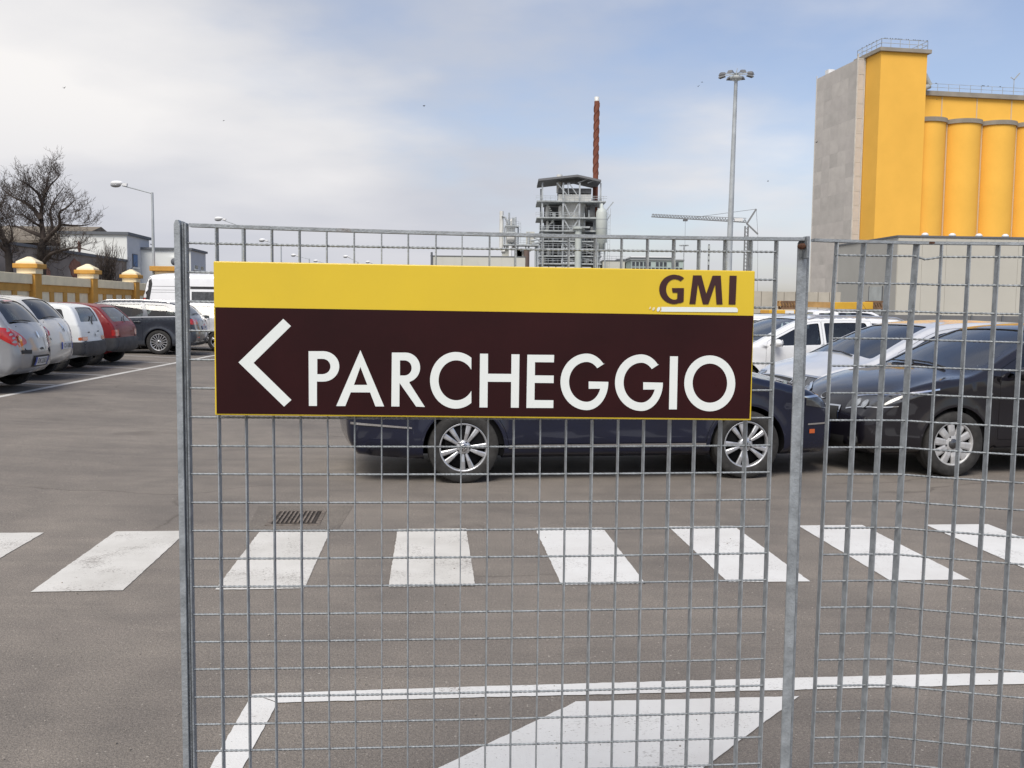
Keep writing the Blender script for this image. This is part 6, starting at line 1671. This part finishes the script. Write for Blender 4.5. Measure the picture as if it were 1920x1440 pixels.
# low beige buildings
def slab(name, xa, xb_, yt, Y, dp, m, label, cat='building', trim=True, zb=0):
    pa_, pb_ = depth(xa, yt, Y), depth(xb_, yt, Y); z = (pa_[2] + pb_[2]) / 2
    r = empty(name, ((pa_[0] + pb_[0]) / 2, Y + dp / 2, 0), 0, label, cat); w_ = pb_[0] - pa_[0]
    b = MB(); b.box((0, 0, z / 2), (w_, dp, z)); b.build('wall', m, r)
    if trim: b = MB(); b.box((0, 0, z + .06), (w_ + .3, dp + .3, .18)); b.build('roof_edge', trim_grey, r)
    return r, z, w_
r_, z_, w_ = slab('shed', 808, 985, 481, 230, 20, pale_wall, 'long low pale beige shed behind the middle of the sign', 'shed')
for k in range(8):
    b = MB(); b.box((-w_ / 2 + (k + .5) * w_ / 8, -10.03, z_ / 2), (w_ / 8 - .12, .06, z_ - .4)); b.build('wall_panel', pale_wall, r_)
b = MB(); b.tube((-w_ / 2 + .2, -10.3, 0), (-w_ / 2 + .2, -10.3, z_ + .9), .25, .25, 8); b.build('downpipe', trim_grey, r_)
r_, z_, w_ = slab('shed', 1130, 1172, 489, 262, 14, pale_wall, 'small pale shed directly right of the refinery tower', 'shed')
b = MB()
for z in (.6, 1.2): b.bar((-w_ / 2, -7, z_ + z), (w_ / 2, -7, z_ + z), .09)
for q in np.linspace(-w_ / 2, w_ / 2, 6): b.bar((q, -7, z_), (q, -7, z_ + 1.2), .07)
b.build('handrail', galv_far, r_)
# glass fronted office
office_m = mat('pale green cladding', (0.40, 0.49, 0.47), 0.6, 0, var=.05, vscale=.1)
office_g = mat('grey office roof', (0.27, 0.29, 0.30), 0.7)
YO = 250.0
r_, z_, w_ = slab('office_building', 1184, 1281, 488, YO, 16, office_m, 'pale green office building with grey roof storey right of the refinery', trim=False)
b = MB(); b.box((-w_ * .07, 2, z_ + (rz(481, 1230, YO) - z_) / 2), (w_ * .8, 11, rz(481, 1230, YO) - z_)); b.build('roof_storey', office_g, r_)
b = MB(); b.box((-w_ * .06, 2, rz(480.3, 1230, YO)), (w_ * .84, 12, .25)); b.build('roof_edge', lamp_head, r_)
b = MB(); b.box((0, 0, z_ + .1), (w_ + .6, 16.6, .3)); b.build('parapet', office_g, r_)
for row, yy in enumerate((495, 506, 517)):
    for k, fx in enumerate(np.linspace(-.46, .46, 13)):
        if row == 0 and k in (5, 9, 12): continue
        zc_ = rz(yy, 1230, YO); b = MB(); b.box((fx * w_, -8.05, zc_), (w_ / 17, .1, 1.25)); f = b.build('window', office_g, r_)
        b = MB(); b.box((fx * w_, -8.12, zc_), (w_ / 20, .06, 1.0)); b.build('pane', pane_dark, f)
pa_ = depth(1290, 492, YO); b = MB()
xo = pa_[0] - r_.location.x
for k in range(5): b.box((w_ / 2 + .3 - k * .0 + k * .12, -6 + k * 2.6, rz(489, 1275, YO) - .3), (.1, 1.6, 1.4))
b.build('louvre', office_g, r_)
slab('office_building', 1158, 1184, 487, YO + 14, 12, office_g, 'plain grey block joined to the left of the green office building')
def thin_mast(name, px, ptop, Y, r, label, cat, head=None):
    p = depth(px, ptop, Y); o = empty(name, (p[0], Y, 0), 0, label, cat)
    b = MB(); b.tube((0, 0, 0), (0, 0, p[2]), r * 1.4, r, 8); b.build('pole', galv_far if head else dark_kit, o)
    return o, p[2]
o, z = thin_mast('light_mast', 1282.5, 461, 250, .12, 'thin far light mast standing behind the green office building', 'light mast', True)
b = MB()
for k in range(6): a_ = k * PI / 3; b.box((.9 * math.cos(a_), .9 * math.sin(a_), z + .1), (.7, .4, .25), rz=a_)
b.lathe([(.5, z), (1.0, z + .08), (.5, z + .16)], 12); b.build('lamp_ring', galv_far, o)
o, z = thin_mast('antenna_mast', 1329.5, 458, 200, .16, 'thin dark antenna mast between the sign and the tower crane', 'antenna mast')
b = MB()
for k in range(4): b.box((0, -.1, z - .6 - k * 1.1), (.42 - .06 * (k % 2), .3, .7))
b.build('antenna', steel_pale, o)

# high mast floodlight
YM = 100.0
pt = depth(1380.5, 137, YM); pbm = depth(1364, 500, YM)
hm = empty('flood_mast', (depth(1372, 300, YM)[0] * .5 + pbm[0] * .5, YM, 0), 0, 'very tall floodlight mast with a ring of lamps rising behind the sign', 'light mast')
xm = hm.location.x
b = MB(); b.tube((0, 0, 0), (pt[0] - xm, 0, pt[2]), .36, .17, 14); b.build('pole', galv_far, hm)
b = MB(); zt_ = pt[2]; xt = pt[0] - xm
b.lathe([(.5, zt_ - .7), (.62, zt_ - .6), (.62, zt_ - .35), (.5, zt_ - .3)], 16, 'z', (xt, 0, 0))
for k in range(8): a_ = k * PI / 4 + .2; b.bar((xt, 0, zt_ - .1), (xt + 1.35 * math.cos(a_), 1.35 * math.sin(a_), zt_ - .1), .07)
b.tube((xt, 0, zt_), (xt + .1, 0, zt_ + .5), .05, .03, 6); b.build('crown_ring', steel_grey, hm)
for k in range(8):
    a_ = k * PI / 4 + .2; b = MB(); c_, s_ = math.cos(a_), math.sin(a_)
    vs = [(-.32, -.22, -.10), (.32, -.30, -.22), (.32, .30, -.22), (-.32, .22, -.10), (-.22, -.14, .10), (.22, -.2, .06), (.22, .2, .06), (-.22, .14, .10)]
    b.add([(xt + 1.5 * c_ + x * c_ - y * s_, 1.5 * s_ + x * s_ + y * c_, zt_ - .12 + z) for x, y, z in vs], [(0, 1, 2, 3), (7, 6, 5, 4), (0, 4, 5, 1), (1, 5, 6, 2), (2, 6, 7, 3), (3, 7, 4, 0)])
    b.build('floodlight', canopy_m, hm)

# tower crane
YC = 285.0
def cxz(x, y): p = depth(x, y, YC); return Vector((p[0], 0, p[2]))
crane_m = mat('crane steel', (0.23, 0.24, 0.25), .6); crane_r = mat('crane red', (0.30, 0.16, 0.14), .6)
pv_ = cxz(1400, 424)
cr = empty('tower_crane', (pv_.x, YC, 0), 0, 'small grey tower crane with a long jib behind the floodlight mast', 'crane')
L0 = lambda x, y, dy=0: Vector((cxz(x, y).x - pv_.x, dy, cxz(x, y).z))
b = MB()
zc_ = L0(1400, 424).z
for sx in (-.45, .45):
    for sy in (-.45, .45): b.bar((sx, sy, 0), (sx, sy, zc_), .2)
for k in range(24):
    z0_, z1_ = zc_ * k / 24, zc_ * (k + 1) / 24
    b.bar((-.45, -.45, z0_), (.45, -.45, z1_), .1); b.bar((-.45, .45, z1_), (.45, .45, z0_), .1)
b.build('mast', crane_m, cr)
b = MB(); ja, jb = L0(1222, 406.5), L0(1399, 417)
for dy, dz in ((-.6, 0), (.6, 0), (0, 1.2)): b.bar(ja + Vector((0, dy, dz * .6)), jb + Vector((0, dy, dz)), .16)
n = 34
for k in range(n):
    t0, t1 = k / n, (k + 1) / n; p, q = ja.lerp(jb, t0), ja.lerp(jb, t1)
    for dy in (-.6, .6): b.bar(p + Vector((0, dy, 0)), p.lerp(q, .5) + Vector((0, 0, .95)), .09); b.bar(p.lerp(q, .5) + Vector((0, 0, .95)), q + Vector((0, dy, 0)), .09)
b.build('jib', crane_m, cr)
b = MB(); b.box(L0(1384, 415.5) + Vector((0, -.7, .5)), (2.4, .1, .9)); b.build('jib_sign', lamp_head, cr)
b = MB(); b.box(L0(1285, 413), (1.2, 1.2, .5)); b.build('trolley', dark_kit, cr)
b = MB(); b.bar(L0(1400, 420), L0(1418, 392), .45); b.bar(L0(1400, 419), L0(1421, 439), .4); b.build('a_frame', crane_m, cr)
b = MB(); b.tube(L0(1418, 392), L0(1305, 407), .06, .06, 6); b.tube(L0(1418, 392), L0(1421, 440), .05, .05, 6); b.tube(L0(1421, 440), L0(1420, 560), .04, .04, 5); b.tube(L0(1285, 414), L0(1284, 470), .04, .04, 5); b.build('cable', dark_kit, cr)

# ------------------------------------------------------------------ yellow grain silo
yel = mat('silo yellow paint', (0.87, 0.485, 0.075), 0.85, 0, var=0.05, vscale=0.12)
cap_m = mat('silo concrete cap', (0.30, 0.27, 0.225), 0.85, 0, var=0.15, vscale=0.3)
joint_m = mat('silo joint', (0.62, 0.47, 0.30), 0.8)
net_m = mat('grey scaffold netting', (0.53, 0.50, 0.475), 0.95, 0, var=0.06, vscale=0.5)
net_seam = mat('netting seam', (0.56, 0.54, 0.51), 0.95, 0, var=0.1, vscale=0.4)
YS = 190.0
K0 = depth(1653, 96, YS); zS = K0[2]
phi = R(9.5); ex = np.array([math.cos(phi), math.sin(phi), 0]); ey = np.array([-math.sin(phi), math.cos(phi), 0])
K0g = np.array([depth(1640, 400, YS)[0] * .5 + K0[0] * .5, YS, 0])
silo = empty('grain_silo', K0g, phi, 'huge yellow grain silo with square tower and round bins on the right', 'silo')
def sx2(px, py):      # distance along the front face for a pixel
    d = ray(px, py); t = ((K0g - CP) @ ey) / (d @ ey); return (CP + d * t - K0g) @ ex
Wt = sx2(1739, 99) - 0.0; Dt = 9.0
b = MB(); b.box((Wt / 2, Dt / 2, zS / 2), (Wt, Dt, zS)); b.build('tower', yel, silo)
b = MB(); b.box((Wt / 2 + .05, Dt / 2, zS + .35), (Wt + 1.1, Dt + 1.1, .7)); b.build('tower_cap', cap_m, silo)
b = MB()
for (p, q) in (((0, 0), (Wt, 0)), ((0, 0), (0, Dt)), ((Wt, 0), (Wt, Dt)), ((0, Dt), (Wt, Dt))):
    for h_2 in (.9, 1.7): b.bar((p[0], p[1], zS + .7 + h_2), (q[0], q[1], zS + .7 + h_2), .09)
    for t in np.linspace(0, 1, 6): b.bar((p[0] + (q[0] - p[0]) * t, p[1] + (q[1] - p[1]) * t, zS + .7), (p[0] + (q[0] - p[0]) * t, p[1] + (q[1] - p[1]) * t, zS + 2.4), .08)
b.build('tower_railing', galv_far, silo)
# bins and the gallery above them
d0 = 1.0
zG = None
pG = depth(1800, 176, YS + 4); zG = pG[2]
pBn = depth(1790, 229, YS + 4); zBn = pBn[2]
pitch = 7.75; rB = 3.86; nb_ = 6; xb0 = Wt + .15
Lg = pitch * nb_
b = MB(); b.box((xb0 + Lg / 2, d0 + rB * .75 + 3, zG / 2), (Lg, 6.0, zG)); b.build('gallery', yel, silo)
b = MB(); b.box((xb0 + Lg / 2, d0 + rB * .75 + 2.9, zG + .45), (Lg + .3, 7.0, .9)); b.build('gallery_cap', cap_m, silo)
b = MB()
for h_2 in (.8, 1.5): b.bar((xb0, d0 + rB * .72, zG + .9 + h_2), (xb0 + Lg, d0 + rB * .72, zG + .9 + h_2), .07)
for q in np.arange(0, Lg, 2.4): b.bar((xb0 + q, d0 + rB * .72, zG + .9), (xb0 + q, d0 + rB * .72, zG + 2.4), .07)
b.build('gallery_railing', galv_far, silo)
bin_me = None
for k in range(nb_):
    xc_ = xb0 + pitch * (k + .5) - .75
    if k == 0:
        b = MB(); b.lathe([(rB, 0), (rB, zBn)], 40, 'z'); bin_me = b.mesh('bin'); bin_me.materials.append(yel)
        c = MB(); c.lathe([(.5, zBn), (rB + .28, zBn), (rB + .28, zBn + .85), (.5, zBn + .85)], 40, 'z', smooth=False); cap_me = c.mesh('bin_cap'); cap_me.materials.append(cap_m)
        j = MB(); j.box((0, 0, zBn / 2), (.28, .2, zBn)); j_me = j.mesh('joint'); j_me.materials.append(joint_m)
        g = MB(); g.box((0, 0, (zG + zBn) / 2 + .4), (.22, .1, zG - zBn - .9)); g_me = g.mesh('gallery_joint'); g_me.materials.append(joint_m)
    link('bin', bin_me, None, silo, (xc_, d0 + rB, 0)); link('bin_cap', cap_me, None, silo, (xc_, d0 + rB, 0))
    link('joint', j_me, None, silo, (xc_ + pitch / 2, d0 + rB * .66, 0)); link('gallery_joint', g_me, None, silo, (xc_ + pitch * .36, d0 + rB * .74, 0))
b = MB(); b.box((xb0 - .1, d0 + rB * .4, zBn / 2), (.35, .3, zBn)); b.build('joint', cap_m, silo)
b = MB(); px_, pz_ = sx2(1737, 150), depth(1737, 140, YS)[2]
b.path([Vector((Wt + .1, 2.4, zG + 5.2)), Vector((Wt + 2.3, 2.4, zG + 1.6)), Vector((Wt + 1.0, 2.6, zG + 1.0))], .55, 12)
b.build('grain_spout', steel_pale, silo)
b = MB(); b.bar((Wt + .2, 1.6, zG + 3.5), (Wt + .9, 1.6, zG + 6.4), .12); b.bar((Wt + .9, 1.6, zG + 4), (Wt + .9, 1.6, zG + 6.6), .12); b.build('spout_frame', galv_far, silo)
pl = depth(1914, 162, YS + 4); xl_ = sx2(1912, 190)
b = MB(); b.tube((xl_, 2, zG + .9), (xl_, 2, zG + 3.6), .07, .07, 6); b.bar((xl_, 2, zG + 3.6), (xl_ - .8, 2, zG + 4.0), .12); b.bar((xl_, 2, zG + 3.6), (xl_ + 1.2, 2, zG + 4.9), .2); b.build('roof_lamp', galv_far, silo)
# scaffold netting round the side of the tower
nt_ = empty('netted_scaffold', K0g + ex * -.1 + ey * 5.6, phi, 'grey netted scaffold wrapped round the side of the silo tower', 'scaffold')
zN0, zN1 = depth(1615, 106, YS + 6)[2], depth(1549, 139, 205)[2]
NL = 17.0
b = MB(); NW = 1.6
vs = [(-NW, 0, 0), (-.05, 0, 0), (-.05, NL, 0), (-NW, NL, 0)]
zNm = (zN0 + zN1) / 2
vs = [(x, y, z) for z in (0, zNm) for x, y in ((-NW, 0), (-.05, 0), (-.05, NL), (-NW, NL))]
b.add(vs, [(0, 1, 2, 3), (7, 6, 5, 4), (0, 4, 5, 1), (1, 5, 6, 2), (2, 6, 7, 3), (3, 7, 4, 0)])
b.build('netting_core', net_m, nt_)
nl = 18; rr = random.Random(9)
cols = [0, 3.4, 6.8, 10.2, 13.6, 17.0]
nets = [net_m, mat('pale scaffold netting', (0.56, 0.53, 0.50), .95, 0, var=.06, vscale=.6), mat('dull scaffold netting', (0.50, 0.475, 0.45), .95, 0, var=.08, vscale=.4)]
for i in range(5):
    for k in range(nl):
        z0_, z1_ = zNm * k / nl, zNm * (k + 1) / nl
        bul = rr.uniform(.0, .05)
        b = MB(); n = 4; vs = []
        for a in range(n + 1):
            for c in range(n + 1):
                u_, w_ = a / n, c / n; vs.append((-NW - .03 - bul * math.sin(PI * u_) * math.sin(PI * w_) - rr.uniform(0, .02), cols[i] + (cols[i + 1] - cols[i]) * u_, z0_ + (z1_ - z0_) * w_))
        b.add(vs, [(a * 5 + c, a * 5 + c + 1, a * 5 + c + 6, a * 5 + c + 5) for a in range(4) for c in range(4)], True); b.build('net_sheet', rr.choice(nets), nt_)
for k in range(nl):
    b = MB(); z0_, z1_ = zNm * k / nl, zNm * (k + 1) / nl; b.box((-NW / 2, -.04, (z0_ + z1_) / 2), (NW - .1, .05, z1_ - z0_ - .28)); b.build('net_sheet', net_m, nt_)
b = MB()
for k in range(nl + 1):
    z = zNm * k / nl; b.box((-NW / 2, -.07, z), (NW + .1, .06, .22))
for y_ in (0, 17.0): b.bar((-NW - .1, y_, 0), (-NW - .1, y_, zNm + .6), .13)
b.bar((-NW, -.1, 0), (-NW, -.1, zNm + 1), .2); b.bar((-.1, -.1, 0), (-.1, -.1, zNm + 1), .2)
b.build('scaffold_seam', net_seam, nt_)
b = MB(); b.box((-.8, 13, zNm + .5), (1.4, 1.4, .9)); b.build('roof_box', lamp_head, nt_)

# ------------------------------------------------------------------ beige warehouse, walls, fence and mobile crane
wh_m = mat('beige warehouse cladding', (0.50, 0.485, 0.43), 0.8, 0, var=0.03, vscale=0.2)
wh_s = mat('shaded warehouse cladding', (0.42, 0.415, 0.39), 0.85, 0, var=0.05, vscale=0.2)  # darker copy of the cladding, the side's shade is painted in
YW = 120.0
kc = depth(1684.7, 444, YW); kg = np.array([kc[0] * .55 + depth(1679, 560, YW)[0] * .45, YW, 0]); zW = kc[2]
whs = empty('warehouse', kg, R(4), 'large beige warehouse in front of the yellow silo bins', 'warehouse')
b = MB(); b.box((22, 9, zW / 2), (44, 18, zW)); b.build('wall', wh_m, whs)
b = MB(); b.box((-.015, 9, zW / 2), (.03, 17.9, zW - .05)); b.build('side_wall', wh_s, whs)
b = MB(); b.box((22, 9, zW + .08), (44.3, 18.3, .22)); b.build('roof_edge', trim_grey, whs)
for k in range(14):
    b = MB(); b.box((k * 3.1 + 1.57, -.03, zW / 2), (3.06, .05, zW - .3)); b.build('wall_panel', wh_m, whs)
for px_ in (1741, 1794, 1846, 1898):
    p = depth(px_, 443, YW + 4); b = MB(); b.lathe([(.26, zW + .1), (.26, zW + .5), (.44, zW + .5), (.40, zW + .72), (.2, zW + .88), (.001, zW + .9)], 16, 'z', ((p[0] - kg[0]), 4, 0)); b.build('roof_vent', lamp_head, whs)
b = MB(); b.box((-.07, 5.5, 2.4), (.08, 3.8, 4.8)); g_ = b.build('door', steel_pale, whs)
for y_ in (3.55, 7.45): b = MB(); b.box((-.1, y_, 2.45), (.1, .12, 4.9)); b.build('door_frame', trim_grey, g_)
# concrete slab wall far behind
conc = mat('pale concrete slabs', (0.43, 0.40, 0.34), 0.9, 0, var=0.14, vscale=0.4)
YK = 100.0
ka, kb = depth(1385, 546, YK), depth(1576, 548, YK)
cw_ = empty('concrete_wall', (ka[0], YK, 0), 0, 'pale concrete slab wall behind the yellow mobile crane', 'wall')
n = 9; wS = (kb[0] - ka[0]) / n
for k in range(n):
    b = MB(); b.box((wS * (k + .5), rng.uniform(-.04, .04), ka[2] / 2), (wS - .05, .25, ka[2] + rng.uniform(-.05, .05))); b.build('slab', conc, cw_)
# grey panel fence
YF = 42.0
pf = mat('grey fence panels', (0.155, 0.158, 0.165), 0.7, 0.1, var=0.14, vscale=0.6)
fa, fb = depth(1370, 592, YF), depth(1960, 589, YF - 2)
zF = depth(1750, 590.5, YF)[2]
pfc = empty('panel_fence', (fa[0], YF, 0), math.atan2(-1.5, fb[0] - fa[0]), 'long grey sheet metal fence behind the cars on the right', 'fence')
Lf = fb[0] - fa[0] + 12; n = int(Lf / 1.25)
for k in range(n):
    b = MB(); x_ = 1.25 * (k + .5); b.box((x_, rng.uniform(-.015, .015), zF / 2), (1.23, .04, zF - rng.uniform(0, .03))); b.build('fence_panel', pf, pfc)
    b = MB(); b.box((x_ - .625, -.05, zF / 2), (.06, .08, zF + .02)); b.build('fence_post', trim_grey, pfc)
# mobile crane with its boom lowered
crane_y = mat('crane yellow', (0.62, 0.36, 0.03), .5, 0, var=.12, vscale=.8)
crane_t = mat('weathered tan boom', (0.40, 0.25, 0.10), .7, 0, var=.3, vscale=1.2)
YQ = 60.0
def q0(x, y): p = depth(x, y, YQ); return Vector((p[0], 0, p[2]))
qa = q0(1545, 570)
mc = empty('mobile_crane', (qa.x, YQ, 0), 0, 'yellow mobile crane with its lattice and box boom lowered flat', 'mobile crane')
Q = lambda x, y, dy=0: Vector((q0(x, y).x - qa.x, dy, q0(x, y).z))
b = MB(); p, q = Q(1560, 573.5), Q(1633, 573); b.bar(p, q, .75, .46); b.build('boom', crane_y, mc, bevel=.03)
b = MB(); p, q = Q(1462, 569), Q(1562, 572); b.bar(p + Vector((0, .3, 0)), q + Vector((0, .3, 0)), .55, .34); b.build('inner_boom', crane_t, mc)
b = MB()
for xa, xb_, n in ((1462, 1500, 7), (1626, 1652, 5)):
    for k in range(n):
        x_, y_ = xa + (xb_ - xa) * k / n, xa + (xb_ - xa) * (k + 1) / n
        b.bar(Q(x_, 566, -.3), Q(y_, 578, -.3), .10); b.bar(Q(x_, 578, .3), Q(y_, 566, .3), .10)
    for yy in (566, 578):
        for dy in (-.3, .3): b.bar(Q(xa, yy, dy), Q(xb_, yy, dy), .12)
b.bar(Q(1650, 573), Q(1661, 584), .14); b.bar(Q(1645, 566), Q(1661, 584), .1)
b.build('lattice_jib', mat('rusty lattice', (.17, .10, .055), .8, 0, var=.3, vscale=3), mc)
b = MB(); p0_, p1_ = Q(1438, 586), Q(1512, 586); b.box(((p0_.x + p1_.x) / 2, .6, p0_.z - .1), (p1_.x - p0_.x, 2.2, .55)); b.build('chassis', crane_y, mc, bevel=.05)
b = MB(); b.box((0, .6, 1.15), (9.5, 2.2, .35)); b.build('frame', crane_y, mc)
b = MB(); p = Q(1476, 585, -.6); b.box((p.x, -.52, p.z), (.55, .04, .2)); b.build('maker_plate', lamp_head, mc)
wm_ = MB(); wm_.lathe([(.001, -.15), (.3, -.16), (.5, -.17), (.52, 0), (.5, .17), (.3, .16), (.001, .15)], 20, 'y'); wme = wm_.mesh('wheel'); wme.materials.append(rubber)
for x_ in (-3.6, -2.2, 1.8, 3.2):
    for y_ in (-.4, 1.6): link('wheel', wme, None, mc, (x_, y_, .52))

# ------------------------------------------------------------------ birds
bird_m = mat('dark bird', (0.03, 0.03, 0.033), .8)
def bird(pos, s, flap, label, group, rz=0.0):
    r = empty('bird', pos, rz, label, 'bird', group)
    b = MB(); b.ball((0, 0, 0), (.17 * s, .06 * s, .06 * s), 8, 6); b.ball((.17 * s, 0, .03 * s), .045 * s, 6, 5); b.add([(-.14 * s, 0, 0), (-.3 * s, .05 * s, 0), (-.3 * s, -.05 * s, 0.01 * s)], [(0, 1, 2)])
    if flap is not None:
        for sg in (-1, 1):
            b.add([(.08 * s, sg * .04 * s, .02 * s), (-.08 * s, sg * .04 * s, .02 * s), (-.1 * s, sg * .36 * s, flap * .25 * s), (.02 * s, sg * .40 * s, flap * .28 * s)], [(0, 1, 2, 3)])
    b.build('body', bird_m, r)
fl = [(795, 198, 80, 'lone bird flying high above the middle of the sign'), (120, 165, 90, 'lone bird high in the sky at far left'), (132, 337, 90, 'small bird flying beside the bare tree'), (1309, 162, 110, 'lower bird of the pair left of the floodlight mast'), (1316, 154, 110, 'upper bird of the pair left of the floodlight mast'),
      (1531, 267, 100, 'bird flying just left of the netted scaffold'), (1756, 186, 100, 'dark bird flying before the top of the silo gallery'), (1440, 340, 120, 'tiny bird low in the sky right of the floodlight mast'), (420, 226, 110, 'tiny bird in the grey sky above the left end of the sign')]
for i, (x, y, Y, lb) in enumerate(fl): bird(depth(x, y, Y), .5, .8 if i % 2 else -.3, lb, 'birds flying', i * 1.3)
rr = random.Random(12)
for t in (.06, .1, .16, .20, .26, .31, .34, .37, .46, .5, .60, .64, .68, .72, .78, .85):
    p = K0g + ex * (Wt * t * 1.15) + np.array([0, 0, zS + 2.5]); bird(p, 1.0, None, 'dark bird perched on the railing of the silo tower', 'birds perched on the silo tower railing', rr.uniform(0, 6))
for t in (.2, .35, .5, .62, .8):
    p = K0g + ey * (Dt * t) + np.array([0, 0, zS + 2.5]); bird(p, 1.0, None, 'dark bird perched on the railing of the silo tower', 'birds perched on the silo tower railing', rr.uniform(0, 6))
for px_ in (1776, 1864, 1867, 1875, 1898):
    x_ = sx2(px_, 170); p = K0g + ex * x_ + ey * (d0 + rB * .72) + np.array([0, 0, zG + 2.5]); bird(p, 1.0, None, 'dark bird perched on the railing along the silo roof', 'birds perched on the silo roof railing', rr.uniform(0, 6))
